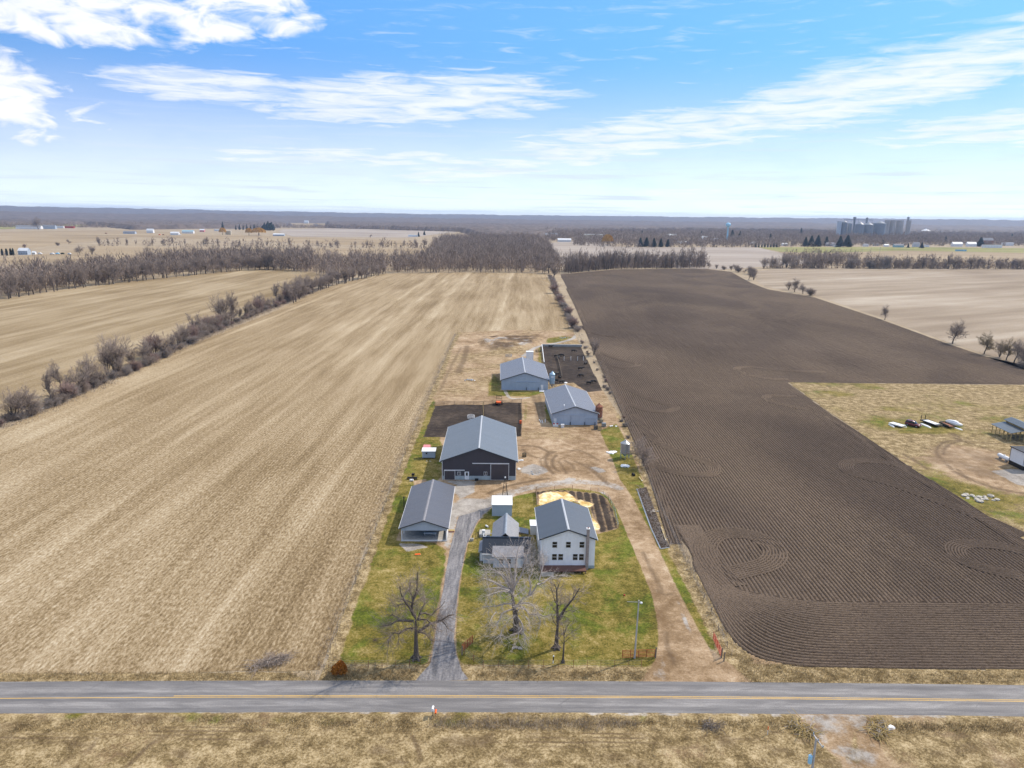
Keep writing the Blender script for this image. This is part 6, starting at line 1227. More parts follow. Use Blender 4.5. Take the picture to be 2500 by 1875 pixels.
for U,V,lab,rad,mt in ((1242,871,'grey round steel hay feeder on the tan ground behind the barn',1.4,'galv'),(1314,860,'dark round hay feeder near the cattle yard wall',1.3,'black'),(1150,1022,'white tyre ring feeder behind the charcoal barn roof',1.1,'white'),(1280,1116,'small green hose reel on the dirt right of the barn',.5,'spruce')):
    a = G(U,V); t = thing('hay_feeder' if rad > 1 else 'hose_reel', lab, 'feeder' if rad > 1 else 'reel', (a.x,a.y,.1)); q = MB()
    for z in (.1,.55,1.):
        for k in range(16): q.tube((rad*math.cos(k*.3927),rad*math.sin(k*.3927),z),(rad*math.cos((k+1)*.3927),rad*math.sin((k+1)*.3927),z),.06,n=5)
    q.build('ring', M[mt], t); q = MB()
    for k in range(12): q.tube((rad*math.cos(k*.5236),rad*math.sin(k*.5236),0),(rad*math.cos(k*.5236),rad*math.sin(k*.5236),1.05),.045,n=5)
    q.build('bars', M[mt], t)
a = G(1020,1356); t = thing('orange_tarp', 'small orange tan board lying on the lawn below the open shed', 'board', (a.x,a.y,.1), .2); MB().box(-.6,.6,-.25,.25,.0,.12).build('board', M['tan_post'], t); MB().box(-.55,.5,-.2,.2,.121,.2).build('upper_board', M['orange'], t)
a = G(1189,1288); t = thing('propane_cylinder', 'white gas cylinder lying on grass left of the cottage', 'cylinder', (a.x,a.y,.1), .4); q = MB(); q.tube((-.1,.4,.2),(.1,-.4,.2),.2,n=12); q.build('tank', M['white'], t); q = MB(); q.tube((.1,-.4,.2),(.13,-.5,.2),.09,n=8); q.build('valve', M['galv'], t)
a = G(1178,1302); t = thing('porch_steps', 'pale concrete porch with railing left of the cottage', 'porch', (a.x+.6,a.y-1.2,.1)); MB().box(-1.2,1.0,-1.,1.6,0,.55).build('slab', M['concrete'], t); q = MB()
for x, y in ((-2.4,-2.6),(-1.2,-1.0),(-1.8,-1.8)): q.tube((x,y,0),(x,y,1.2),.05,n=6)
q.tube((-2.4,-2.6,1.15),(-1.2,-1.,1.35),.04,n=6); q.build('railing', M['black'], t); MB().box(-.6,.0,-.9,-.3,.551,1.5).build('panel', M['white'], t); MB().box(-2.9,-2.2,-2.9,-2.3,0,.55).build('step_block', M['concrete'], t)
# rusty cedar bush by the road
def leafball(name, label, cat, loc, rx, rz_, n, s, mat, seed, stem=True):
    rs = np.random.RandomState(seed); th = rs.rand(n)*6.283; ph = np.arccos(rs.uniform(-.7,1,n)); rr = (.55+.5*rs.rand(n))*(1+.15*np.sin(th*3+seed)); c = np.stack([rr*rx*np.sin(ph)*np.cos(th), rr*rx*np.sin(ph)*np.sin(th), rz_*(.75+.75*rr*np.cos(ph))], 1)
    a = rs.randn(n,3); a /= np.linalg.norm(a,axis=1,keepdims=True); b = rs.randn(n,3); V = np.stack([c-a*s, c+a*s, c+np.array([0,0,s*1.6])+b*s*.4], 1).reshape(-1,3); V[:,2] = np.maximum(V[:,2], 0)
    t = thing(name, label, cat, loc); link('foliage', npmesh('foliage', V, np.arange(3*n).reshape(-1,3), M[mat]), t)
    if stem: q = MB(); q.tube((0,0,-.1),(0,0,rz_*1.2),.08,.03,n=6); q.build('stem', M['bark_dark'], t)
    return t
a = G(830,1648); leafball('cedar_bush', 'rust orange evergreen bush at the roadside corner', 'bush', (a.x,a.y,.1), 1.05, 1.15, 2200, .12, 'cedar', 3)
# brush piles
def brush(label, pts, n, mat, seed, h=.8, ln=2., rad=.05, name='brush_pile', spread=1.2, up=.25):
    r = random.Random(seed); P = line(pts); segs = []; o = P[0]
    for k in range(n):
        i = r.randrange(len(P)-1) if len(P) > 1 else 0; c = P[i].lerp(P[min(i+1,len(P)-1)], r.random())-o; a_ = r.random()*6.28; L = ln*r.uniform(.4,1.2); e = Vector((math.cos(a_)*L, math.sin(a_)*L, r.uniform(-.1,up)*L)); q = Vector((c.x+r.gauss(0,spread*.5), c.y+r.gauss(0,spread*.4), abs(r.gauss(.25,.3))*h+.05)); m_ = q+e*.5+Vector((0,0,r.uniform(0,.2)))
        segs += [(tuple(q),tuple(m_),rad*r.uniform(.5,1),rad*.6),(tuple(m_),tuple(q+e),rad*.6,rad*.25)]
    t = thing(name, label, 'brush pile', (o.x,o.y,.12)); V, F_ = limb_tubes(segs, 4); link('sticks', npmesh('sticks', V, F_, M[mat]), t); V, F_ = limb_tubes([s for s in segs[::5]], 4); V = V*np.array([.9,.9,1.15]); link('pale_sticks', npmesh('pale_sticks', V, F_, M['bark_pale']), t); return t
brush('brush pile on the left of the field entrance in the foreground', [(1936,1765),(1962,1790),(1975,1802)], 150, 'tan_post', 1, .8, 1.5, .07); brush('brush pile with snow beside it right of the field entrance', [(2140,1768),(2150,1790),(2140,1805)], 150, 'tan_post', 2, .8, 1.5, .07)
brush('grey brush pile on the stubble near the left verge', [(618,1632),(660,1618),(705,1610)], 260, 'twig', 3, .7, 2., .04); brush('dead branches along the foot of the left hedgerow', [(60,1020),(130,985),(200,955),(260,925)], 120, 'bark_pale', 4, .4, 3., .07); brush('tangled dead brush filling the bed beside the right fence', [(1566,1195),(1590,1250),(1612,1310),(1628,1336)], 320, 'twig_pale2', 5, .5, 1.5, .035); brush('dark brush heap by the roadside weeds in the foreground', [(1726,1776),(1750,1785)], 130, 'twig_dark', 6, .9, 1.2, .03)
q = MB(); r = random.Random(4); a = G(2173,1783); pts = [(2158,1788),(2164,1778),(2172,1774),(2180,1778),(2188,1781),(2182,1786),(2172,1788),(2166,1790)]; P = [p-a for p in line(pts)]
q.add([(p.x,p.y,.05) for p in P]+[(p.x*.55,p.y*.55,.45) for p in P], [tuple(range(8,16))]+[(i,(i+1)%8,8+(i+1)%8,8+i) for i in range(8)]); me = q.mesh('snow_patch', M['snow']); tag(link('snow_patch', me, None, (a.x,a.y,.12)), 'bright white snow patch beside the right brush pile', 'snow patch')

# ================================================================== NEIGHBOUR'S YARD
# white building with black base cut by the right edge
A_ = G(2462,1133); B_ = G(2496,1149.5); d = (B_-A_); L = d.length; rz = math.atan2(d.y, d.x); hB = at_y(2467,1092,A_.y).z
t = thing('white_shop', 'white metal shop with black lower panels cut by the right edge', 'building', (A_.x,A_.y,.1), rz)
n_ = 12.
m = MB(); m.box(0, L, 0, n_, 0, hB); m.build('wall', M['white'], t); m = MB(); m.box(-.03, L+.03, -.035, n_, 0, 1.15); m.build('base_panel', M['black'], t); m = MB(); m.box(-.25, L+.3, -.3, n_+.3, hB, hB+.2); m.build('roof', M['black'], t); MB().box(-.04,.1,-.05,-.036,1.15,hB).build('corner_trim', M['black'], t); MB().box(L-.1,L+.04,-.05,-.036,1.15,hB).build('corner_trim', M['black'], t)
a = G(2436,1118); b = G(2463,1131); d = b-a; t = thing('propane_tank', 'long white propane tank beside the white shop', 'tank', (a.x,a.y,.1), math.atan2(d.y,d.x)); Lp = d.length; q = MB(); 
pr = [(.02,-.05),(.3,.02),(.47,.15),(.55,.35),(.55,Lp-.35),(.47,Lp-.15),(.3,Lp-.02),(.02,Lp+.05)]; vs = []; fs = []; n2 = 18
for r_, x in pr: vs += [(x, r_*math.cos(2*math.pi*k/n2), .95+r_*math.sin(2*math.pi*k/n2)) for k in range(n2)]
for k in range(len(pr)-1): fs += [(k*n2+i,k*n2+(i+1)%n2,(k+1)*n2+(i+1)%n2,(k+1)*n2+i) for i in range(n2)]
q.add(vs, fs, True); q.build('shell', M['white'], t); MB().lathe([(.16,1.48),(.16,1.66),(.05,1.7)],12,(Lp*.55,0)).build('valve_dome', M['white'], t)
for x in (Lp*.22, Lp*.78): MB().box(x-.12,x+.12,-.42,.42,0,.46).build('support', M['concrete'], t)
# open shelter with stepped roof
S0 = G(2421,1056.5); S1 = G(2466,1079); d = S1-S0; L = d.length; rz = math.atan2(d.y, d.x)
t = thing('open_shelter', 'open timber shelter with stepped grey metal roof on tan posts', 'shelter', (S0.x,S0.y,.1), rz); Wd = 11.; h0 = 2.6; h1 = 3.5; h2 = 4.1; h3 = 4.9
def slab(mb, P, th=.1): n = len(P); mb.add([tuple(p) for p in P]+[(p[0],p[1],p[2]+th) for p in P], [tuple(range(n-1,-1,-1)),tuple(range(n,2*n))]+[(i,(i+1)%n,n+(i+1)%n,n+i) for i in range(n)])
q = MB(); slab(q, [(-.4,-.5,h0),(L+.4,-.5,h0),(L+.4,3.7,h1),(-.4,3.7,h1)]); slab(q, [(-.4,7.3,h1),(L+.4,7.3,h1),(L+.4,Wd+.5,h0),(-.4,Wd+.5,h0)]); q.build('lower_roof', M['roof_dark'], t)
q = MB(); slab(q, [(-.6,3.2,h2),(L+.6,3.2,h2),(L+.6,5.5,h3),(-.6,5.5,h3)]); slab(q, [(-.6,5.5,h3),(L+.6,5.5,h3),(L+.6,7.8,h2),(-.6,7.8,h2)]); q.build('upper_roof', M['roof_dark'], t)
q = MB(); q.box(0,L,3.7,3.8,h1+.12,h2+.02); q.box(0,L,7.2,7.3,h1+.12,h2+.02); q.build('clerestory', M['tan_post'], t)
for k in range(6):
    x = L*k/5
    for y, h in ((0,h0),(3.75,h1-.02),(7.25,h1-.02),(Wd,h0)): MB().box(x-.08,x+.08,y-.08,y+.08,0,h).build('post', M['tan_post'], t)
q = MB()
for y in (0,Wd):
    for z in (.5,.9,1.3): q.box(-.1,L+.1,y-.13,y-.085,z-.06,z+.06)
q.build('rail', M['tan_post'], t)
# vehicles
def box_loft(mb, secs):      # secs: (x, halfwidth, z0, z1) cross sections along x, bevelled
    prof = []
    for x, w, z0, z1 in secs: b = min(.12, (z1-z0)*.25, w*.3); prof.append([(x,-w,z0+b),(x,-w+b*.4,z0),(x,w-b*.4,z0),(x,w,z0+b),(x,w,z1-b),(x,w-b,z1),(x,-w+b,z1),(x,-w,z1-b)])
    vs = [p for r_ in prof for p in r_]; n = 8; fs = []
    for k in range(len(prof)-1): fs += [(k*n+i,k*n+(i+1)%n,(k+1)*n+(i+1)%n,(k+1)*n+i) for i in range(n)]
    mb.add(vs, fs+[tuple(range(n-1,-1,-1)), tuple(range((len(prof)-1)*n, len(prof)*n))], True)
A_ = G(2224,1037); B_ = G(2233,1046); t = thing('parked_suv', 'dark red sport utility car parked between the trailers on the grass', 'car', tuple((A_+B_)/2)[:2]+(.12,), R(-52))
q = MB(); box_loft(q, [(-2.25,.82,.42,.95),(-2.2,.90,.38,1.05),(-1.2,.93,.32,1.08),(.9,.93,.32,1.05),(1.9,.90,.34,.98),(2.25,.80,.40,.82)]); body = q.build('body', M['car_red'], t)
q = MB(); box_loft(q, [(-2.1,.78,1.04,1.45),(-1.8,.76,1.04,1.72),(-.2,.76,1.04,1.76),(.35,.74,1.03,1.70),(1.0,.80,1.02,1.12)]); q.build('cabin', M['glass'], t); q = MB(); box_loft(q, [(-1.95,.70,1.70,1.775),(-.2,.70,1.73,1.80),(.35,.66,1.68,1.74)]); q.build('roof', M['car_red'], t)
for x in (-1.4,1.4):
    for y in (-.86,.86): wl = MB().tube((x,y-.12,.36),(x,y+.12,.36),.36,n=18).build('wheel', M['rubber'], t); MB().tube((x,y-.125,.36),(x,y+.125,.36),.2,n=14).build('rim', M['galv'], wl)
for y in (-.62,.62): MB().box(2.16,2.27,y-.18,y+.18,.66,.84).build('headlight', M['white'], t); MB().box(-2.28,-2.2,y-.14,y+.14,.75,1.0).build('tail_light', M['red'], t)
MB().box(-2.32,2.32,-.5,.5,.40,.52).build('bumper', M['black'], t)
def trailer(pa, pb, label, W_=2.2, deck='white', stakes=False, cargo=None, sides=.0):
    a = G(*pa); b = G(*pb); d = b-a; L = d.length; t = thing('flat_trailer', label, 'trailer', (a.x,a.y,.1), math.atan2(d.y,d.x)); MB().box(0,L*.8,-W_/2,W_/2,.62,.74).build('deck', M[deck], t); q = MB(); q.box(0,L*.8,-W_/2-.06,-W_/2-.003,.5,.8); q.box(0,L*.8,W_/2+.003,W_/2+.06,.5,.8); q.build('side_rail', M['white' if deck == 'white' else 'black'], t)
    q = MB(); q.tube((L*.8,-W_/2,.6),(L,0,.55),.07,n=6); q.tube((L*.8,W_/2,.6),(L,0,.55),.07,n=6); q.build('drawbar', M['white' if deck == 'white' else 'black'], t)
    for x in (L*.36,L*.46):
        for y in (-W_/2+.1,W_/2-.1): MB().tube((x,y-.11,.34),(x,y+.11,.34),.34,n=14).build('wheel', M['rubber'], t)
    if sides: q = MB(); q.box(0,L*.8,-W_/2,-W_/2+.06,.742,.74+sides); q.box(0,L*.8,W_/2-.06,W_/2,.742,.74+sides); q.box(0,.06,-W_/2+.061,W_/2-.061,.742,.74+sides); q.build('side_board', M['wood'], t)
    if stakes:
        for y in (-.8,.8): MB().box(-.1,.0,y-.1,y+.1,.7,2.2).build('ramp', M['black'], t)
    if cargo: cargo(t, L)
    return t
trailer((2174,1037),(2213,1048),'low white flat trailer left of the red car',2.1,'white')
trailer((2253,1030),(2303,1048),'long dark flatbed trailer with raised ramps and white load',2.4,'black',True,lambda t,L: MB().box(1.,L*.7,-.95,.95,.742,.86).build('load_sheet', M['white'], t))
trailer((2299,1037),(2329,1050),'rusty brown wooden sided trailer between the long flatbed and white boat',2.0,'rust',False,None,.35)
a = G(2312,1035); b = G(2349,1047); d = b-a; L = d.length; t = thing('covered_boat', 'white covered boat on a trailer at the right of the row', 'boat', (a.x,a.y,.1), math.atan2(d.y,d.x)); q = MB(); box_loft(q, [(0,.85,.75,1.25),(L*.3,1.0,.6,1.35),(L*.65,.9,.6,1.35),(L*.88,.5,.75,1.32),(L,.08,1.05,1.28)]); q.build('hull', M['white'], t); q = MB(); box_loft(q, [(.2,.6,1.30,1.42),(L*.4,.7,1.32,1.75),(L*.6,.55,1.32,1.7),(L*.75,.3,1.3,1.42)]); q.build('cover', M['roof_white'], t)
for y in (-.8,.8): MB().tube((L*.35,y-.1,.33),(L*.35,y+.1,.33),.33,n=14).build('wheel', M['rubber'], t)
q = MB(); q.box(.2,L,-.06,.06,.45,.55); q.box(L*.2,L*.3,-.8,.8,.4,.5); q.build('trailer_frame', M['galv'], t)
for pts, lab in (([(2246,1034),(2276,1047)],'strip of snow in front of the long flatbed trailer'),([(2328,1045),(2352,1052)],'snow strip before the covered boat'),([(2169,1036),(2184,1045)],'narrow snow strip at the left end of the white trailer')):
    P = line(pts); d = P[1]-P[0]; L = d.length; r = random.Random(int(L*10)); q = MB(); n_ = 9; ring = [(L*.5+L*.5*math.cos(k*.698)*r.uniform(.8,1.05), .55*math.sin(k*.698)*r.uniform(.6,1.1)) for k in range(9)]; q.add([(x,y,0) for x,y in ring]+[(L*.5+(x-L*.5)*.8,y*.6,.22) for x,y in ring], [tuple(range(9,18))]+[(i,(i+1)%9,9+(i+1)%9,9+i) for i in range(9)]); o = link('snow_strip', q.mesh('snow_strip', M['snow']), None, (P[0].x,P[0].y,.12), math.atan2(d.y,d.x)); tag(o, lab, 'snow')

# ================================================================== FAR FARMS AND TOWN
def spruce_proto(name, h, rad, seed, label, col=False):
    rs = np.random.RandomState(seed); n = 520; u = rs.rand(n)**.75; th = rs.rand(n)*6.283; r0 = rad*((1-u)**(.9 if not col else .35))*(.75+.4*rs.rand(n)); z = h*(.06+.92*u)
    tip = np.stack([r0*np.cos(th), r0*np.sin(th), z-h*.03], 1); k = np.stack([-np.sin(th), np.cos(th), np.zeros(n)], 1)*(rad*.20+.12*r0[:,None]); b = np.stack([r0*.25*np.cos(th), r0*.25*np.sin(th), z+h*.035], 1); b2 = np.stack([r0*.62*np.cos(th), r0*.62*np.sin(th), z-h*.07], 1)
    V = np.stack([b, tip+k, tip-k, b2+k*.6, b2-k*.6, tip*np.array([1.06,1.06,1.])], 1).reshape(-1,3); V[:,2] = np.maximum(V[:,2], .05)
    t = thing(name, label, 'tree'); link('foliage', npmesh('foliage', V, np.arange(6*n).reshape(-1,3), M['spruce']), t); q = MB(); q.tube((0,0,-.1),(0,0,h*.9),h*.02,.04,n=6); q.build('trunk', M['bark_dark'], t); t['_h'] = h; return t
PROTO['spruce'] = [spruce_proto('spruce_tree', 14., 3.4, 3, 'spruce'), False]; PROTO['column'] = [spruce_proto('columnar_evergreen', 10., 2.0, 4, 'evergreen', True), False]
def willow_proto():
    rs = np.random.RandomState(2); n = 900; th = rs.rand(n)*6.283; u = rs.rand(n); rr = 6.*np.sqrt(rs.rand(n)); z = 4+8.*np.sqrt(np.clip(1-(rr/6.4)**2,0,1))*(.55+.45*u); tip = np.stack([rr*1.1*np.cos(th), rr*1.1*np.sin(th), np.maximum(1., z-2.6)], 1); top = np.stack([rr*np.cos(th), rr*np.sin(th), z], 1); a = rs.rand(n)*6.28; k = np.stack([np.cos(a),np.sin(a),0*a],1)*.28
    t = thing('willow_tree', 'willow', 'tree'); link('crown', npmesh('crown', np.stack([top-k, top+k, tip], 1).reshape(-1,3), np.arange(3*n).reshape(-1,3), M['willow']), t)
    q = MB(); q.tube((0,0,-.1),(.2,0,5),.45,.3,n=8); q.tube((.2,0,4),(2,1,8),.22,.1,n=6); q.tube((.2,0,4),(-2,-1,8),.22,.1,n=6); q.build('trunk', M['bark'], t); t['_h'] = 12.; return t
PROTO['willow'] = [willow_proto(), False]
def far_house(U, V, wpx, hpx, wall, roof, label, cat='house', d=9., flat=False, rz=0., name='far_house', long_axis='x'):
    a = G(U, V); k = (a-Vector((0,0,CAMH))).length/FPX; w_ = wpx*k; h = hpx*k; t = thing(name, label, cat, (a.x,a.y,0), rz)
    if flat:
        MB().box(-w_/2,w_/2,0,d,0,h).build('wall', M[wall], t); MB().box(-w_/2-.3,w_/2+.3,-.3,d+.3,h,h+.4).build('roof', M[roof], t)
    else:
        e = h*.62; m = MB(); m.box(-w_/2,w_/2,0,d,0,e)
        if long_axis == 'x':
            m.add([(-w_/2,0,e),(-w_/2,d,e),(-w_/2,d/2,h)],[(2,1,0)]); m.add([(w_/2,0,e),(w_/2,d,e),(w_/2,d/2,h)],[(0,1,2)]); m.build('wall', M[wall], t); roof_x(t,-w_/2-.4,w_/2+.4,-.5,d/2,d+.5,e-.3,h+.05,e-.3,roof)
        else:
            m.add([(-w_/2,0,e),(w_/2,0,e),(0,0,h)],[(0,1,2)]); m.add([(-w_/2,d,e),(w_/2,d,e),(0,d,h)],[(2,1,0)]); m.build('wall', M[wall], t); r = MB()
            for s in (-1,1): v = [(0,-.5,h+.05),(s*(w_/2+.4),-.5,e-.2),(s*(w_/2+.4),d+.5,e-.2),(0,d+.5,h+.05)]; slab(r, v if s > 0 else list(reversed(v)), .15)
            r.build('roof', M[roof], t)
    n_ = max(2, int(w_/3.5)); zz = h*(.2 if flat else .15)
    for i in range(min(n_, 6)):
        x = -w_/2+w_*(i+.5)/min(n_,6); f = MB().box(x-.5,x+.5,-.06,-.004,zz,zz+1.3).build('window', M['glass'], t)
    return t
for row in ((56,622,19,13,'blue_steel','roof_white','white and blue two storey farmhouse by the dark columnar evergreens','house',8.,False),(82,621,6,6,'white','roof_white','small white shed right of the blue white farmhouse','shed',4.,False),
 (69,559,50,7,'white','roof_far','long white farm building under the tall reddish tree far left','barn',14.,False),(119,559,26,8,'blue_steel','roof_far','blue grey barn right of the long white farm building','barn',12.,False),(146,557,16,4,'white','roof_white','low white trailer beyond the blue grey far barn','building',6.,True),(169,557,19,3.5,'red','red','long low red shed at the far field edge','shed',6.,True),
 (315,571,25,6,'pale_steel','roof_far','grey low barn left of the dark shrubs on the far road','barn',10.,False),(366,569,14,9,'white','roof_white','white farmhouse right of the dark shrubs on the far road','house',9.,False),(426,574,18,7,'white','roof_white','white machine shed among orange farm machinery','barn',9.,False),(458,570,25,7,'white','teal','teal roofed barn with white end among the left farmsteads','barn',10.,False),(493,566,10,6,'pink','roof_white','pinkish red barn behind the teal roofed barn','barn',8.,False),(530,564,13,3.5,'white','roof_white','long white building left of the single golden willow','building',8.,True),(557,573,12,8,'tan_wall','roof_white','pale building right of the single golden willow','building',8.,True),
 (680,576,25,5.5,'blue_steel','roof_white','long white roofed shed right of the golden willows','shed',9.,False),(748,546,10,7,'white','roof_white','white house on the pale hillside field','house',10.,False),(771,553,11,5,'bin_steel','roof_far','dark grey shed below the hillside white house','shed',9.,False),(1008,578,22,3.6,'white','tower_blue','long blue roofed building on the pale field by evergreens','building',8.,True),
 (1329,578,20,8,'white','roof_white','white box shed at the edge of the central wood','building',12.,True),(1352,578,19,9,'white','roof_far','white house with gables right of the white box shed','house',12.,False),(1378,590.5,32,8,'white','roof_white','long white building in front of the wood edge houses','building',12.,False),(1449,583,44,10,'tan_wall','roof_white','long tan school like building by the parking lot','building',25.,True),(1406,574,7,4,'white','roof_white','small white house beyond the parking lot','house',9.,False),(1640,581,22,9,'white','roof_white','large pale house behind the dark pine clump','house',14.,False),(1667,595,24,6,'white','roof_white','low white house right of the dark pine clump','house',9.,False),
 (1500,550,32,4,'tan_wall','roof_white','distant long tan building beyond the town woods','building',20.,True),(1592,553,12,4,'white','roof_white','distant white building left of the long white roof','building',15.,True),(1615,553,18,3,'white','roof_white','distant long white roof beyond the town woods','building',15.,True),(1657,552,11,3,'white','roof_white','distant small white roof above the town woods','building',15.,True),
 (1721,586,13,9,'white','roof_white','white two storey house left of the water tower','house',9.,False),(1745,590,18,8,'pale_steel','roof_far','grey roofed house just left of the water tower','house',10.,False),(1803,591,10,6,'white','roof_far','small white house right of the water tower','house',8.,False),(1837,596,15,5,'white','roof_white','long white house left of the row of small spruces','house',9.,False),(1825,569,26,3,'tan_wall','roof_white','pale flat roofed blocks behind the big spruces','building',20.,True),(1873,569,11,2.5,'white','roof_white','white roof glimpsed through trees above the spruce row','building',12.,True),(1884,592,8,6,'teal','roof_far','bluish house behind the row of small spruces','house',8.,False),(1916,600,12,6,'white','roof_white','white house right of the row of small spruces','house',9.,False),(2029,601,18,8,'grey_siding','roof_far','grey house between two great spruce clumps','house',10.,False),(2045,603,13,4,'white','roof_white','low white garage beside the grey house','garage',7.,True),
 (2115,602,9,6,'white','roof_far','white house below the grain elevator','house',9.,False),(2140,600,10,6,'grey_siding','roof_brown','brown roofed house below the grain elevator','house',9.,False),(2165,602,9,5,'white','roof_white','small white house right of the brown roofed house','house',8.,False),(2195,604,20,7,'teal','roof_far','pale blue house behind the green town edge','house',9.,False),(2238,603,12,10,'grey_siding','roof_far','grey gabled house by a lone dark spruce','house',9.,False),(2264,603,8,7,'white','roof_brown','white house right of the lone dark spruce','house',8.,False),
 (2338,602,20,9,'white','roof_white','bright white house left of two white houses on the green','house',10.,False),(2373,602,18,9,'white','roof_white','bright white house beside the tall town edge spruce','house',10.,False),(2411,597,22,13,'brick_far','roof_far','brick building with grey hipped roof at the town edge','building',14.,False),(2424,605,36,6,'white','roof_brown','long white annex before the brick building','building',10.,True),(2462,600,20,6,'white','roof_white','white flat roofed house at the far right of town','house',9.,True),(2347,613.5,21,3.2,'tower_blue','bin_steel','low blue dugout shelter on the green ball field','shelter',4.,True),
 (2230,585,14,6,'tan_wall','roof_white','pale town building below the white tent roof','building',12.,True),(2100,592,12,6,'tan_wall','roof_far','tan town house under the steel grain bins','house',9.,False),(2180,590,14,5,'white','roof_white','white roofed town shed under the concrete silos','building',10.,True)):
    far_house(*row)
for U, V, Vt, sx, lab in ((6,624,607,1.,'leftmost dark columnar evergreen by the far left farmhouse'),(17,624,606,1.,'middle dark columnar evergreen by the far left farmhouse'),(27,623.5,605.5,1.,'right dark columnar evergreen by the far left farmhouse'),(33,623.5,605.5,.9,'slim dark columnar evergreen closest to the far left farmhouse')):
    b, h = ptop(U, V, Vt); plant('column', b, h, lab, None, sx)
for U, V, Vt, sx, lab in ((544,573.5,555,.9,'single golden willow between white farm buildings'),(608,574.5,556,.9,'left golden willow of the pair on the far road'),(632,575,555,1.7,'broad golden willow of the pair on the far road'),(1483,600,571,.95,'golden orange willow at the town edge left of the pines')):
    b, h = ptop(U, V, Vt); plant('willow', b, h, lab, None, sx)
for U, V, Vt, sx, lab in ((544,560,541,.7,'thin spruce behind the single golden willow'),(1022,578,566,.9,'dark evergreen right of the blue roofed building'),(1036,574,563,1.,'dark evergreen beyond the blue roofed building'),(1563,603,580,1.2,'left end pine of the dark clump at the town edge'),(1578,603,579,1.3,'second pine of the dark clump at the town edge'),(1596,603.5,581,1.2,'middle pine of the dark clump at the town edge'),(1613,603.5,582,1.1,'fourth pine of the dark clump at the town edge'),(1630,603,583,1.1,'right end pine of the dark clump at the town edge'),(1546,575,562,1.,'pointed spruce behind the left of the pine clump'),(1567,577,562,1.1,'pointed spruce high behind the pine clump'),
  (1712,577,563,1.2,'dark spruce behind the white two storey town house'),(1787,585,561,1.1,'tall spruce just right of the water tower'),(1806,584,564,1.0,'second spruce right of the water tower'),(1880,591,570,.9,'dark spruce behind the row of small spruces'),(1827,597,590,1.,'small spruce left of the row of small spruces'),(1955,577,556,.8,'narrow tall spruce standing alone above the town trees'),(1966,601.5,578,1.1,'left spruce of the great clump in mid town'),(1980,602,575,1.2,'tall spruce in the great clump in mid town'),(1996,602,574,1.2,'right spruce of the great clump in mid town'),(2017,600,577,1.1,'spruce between the two great clumps'),(2050,603,576,1.3,'left spruce of the clump under the steel bins'),(2068,603,574,1.4,'right spruce of the clump under the steel bins'),(2217,605,594,1.,'small spruce before the pale blue house'),(2250,606,591,1.2,'broad dark spruce by the grey gabled house'),(2240,592,579,1.2,'dark spruce above the grey gabled house'),(2308,592,577,1.1,'dark spruce in mid town right of the white tent roof'),(2393,602,579,1.5,'great dark spruce beside the brick building'),(2155,596,585,1.2,'dark spruce below the concrete silos'),(2470,583,571,1.4,'dark spruce at the far right above town')):
    b, h = ptop(U, V, Vt); plant('spruce', b, h, lab, None, sx*1.45)
for k in range(8):
    b, h = ptop(1845+k*7.3, 604, 592.5+(k%3)*.8); plant('spruce', b, h, 'small spruce in the even row along the town edge', 'row of small spruces', 1.05)
for k in range(14):
    U = 640+k*2.2; b, h = ptop(U, 563-(k%3)*1.5, 545-(k%4)*2+abs(k-8)*.8); plant('spruce', b, h, 'dark spruce in the evergreen block behind the golden willows', 'evergreen block behind the willows', 1.2)
for k in range(6): b, h = ptop(576+k*9, 561, 550-(k%2)*3); plant('spruce', b, h, 'scattered dark spruce left of the evergreen block', 'scattered spruces on the far left', 1.)
# farm machinery and cars, far left
for U, V, lab, mat, L in ((390,574,'orange farm machine at the left of the white machine shed','orange',6.),(399,574,'second orange farm machine left of the white machine shed','rust',6.),(440,574.5,'white truck right of the white machine shed','white',6.),(98,621,'pale trailer left of the far blue tarp','white',6.),(128,621.5,'white boat before the far blue tarp','white',7.),(141,621,'blue tarped heap near the far left farmhouse','tower_blue',6.),(153,621,'green machine near the far left farmhouse','spruce',5.),(170,621.5,'white vehicle right of the far green machine','white',5.),(259,570.5,'brown machine standing alone on the far left field','rust',7.)):
    a = G(U,V); t = thing('farm_vehicle', lab, 'vehicle', (a.x,a.y,0)); q = MB(); box_loft(q, [(-L/2,1.,.5,1.8),(-L*.1,1.1,.5,2.6),(L*.2,1.1,.5,2.7),(L*.25,1.,.5,1.7),(L/2,.9,.5,1.5)]); q.build('body', M[mat], t)
    for x in (-L*.3,L*.3):
        for y in (-1.,1.): MB().tube((x,y-.15,.5),(x,y+.15,.5),.5,n=10).build('wheel', M['rubber'], t)
# water tower
b = G(1775,588); zt = at_y(1778,543.3,b.y).z; kk_ = b.y/math.cos(math.atan2(b.x,b.y))/FPX; rb = 5.7*kk_; t = thing('water_tower', 'pale blue single pillar water tower standing over the town', 'water tower', (b.x,b.y,0)); zc = zt-rb*.9
MB().lathe([(rb*.85,0),(rb*.42,zt*.12),(rb*.28,zt*.3),(rb*.28,zc-rb*.95),(rb*.5,zc-rb*.8)],20).build('pillar', M['tower_blue'], t); q = MB(); q.lathe([(rb*math.sin(max(.02,math.pi*k/12)), zc-rb*.9*math.cos(math.pi*k/12)) for k in range(12)]+[(.05,zt)],24); q.build('tank', M['tower_blue'], t)
q = MB(); q.lathe([(rb+.25,zc-.3),(rb+.25,zc+.3)],24); q.build('catwalk', M['galv'], t)
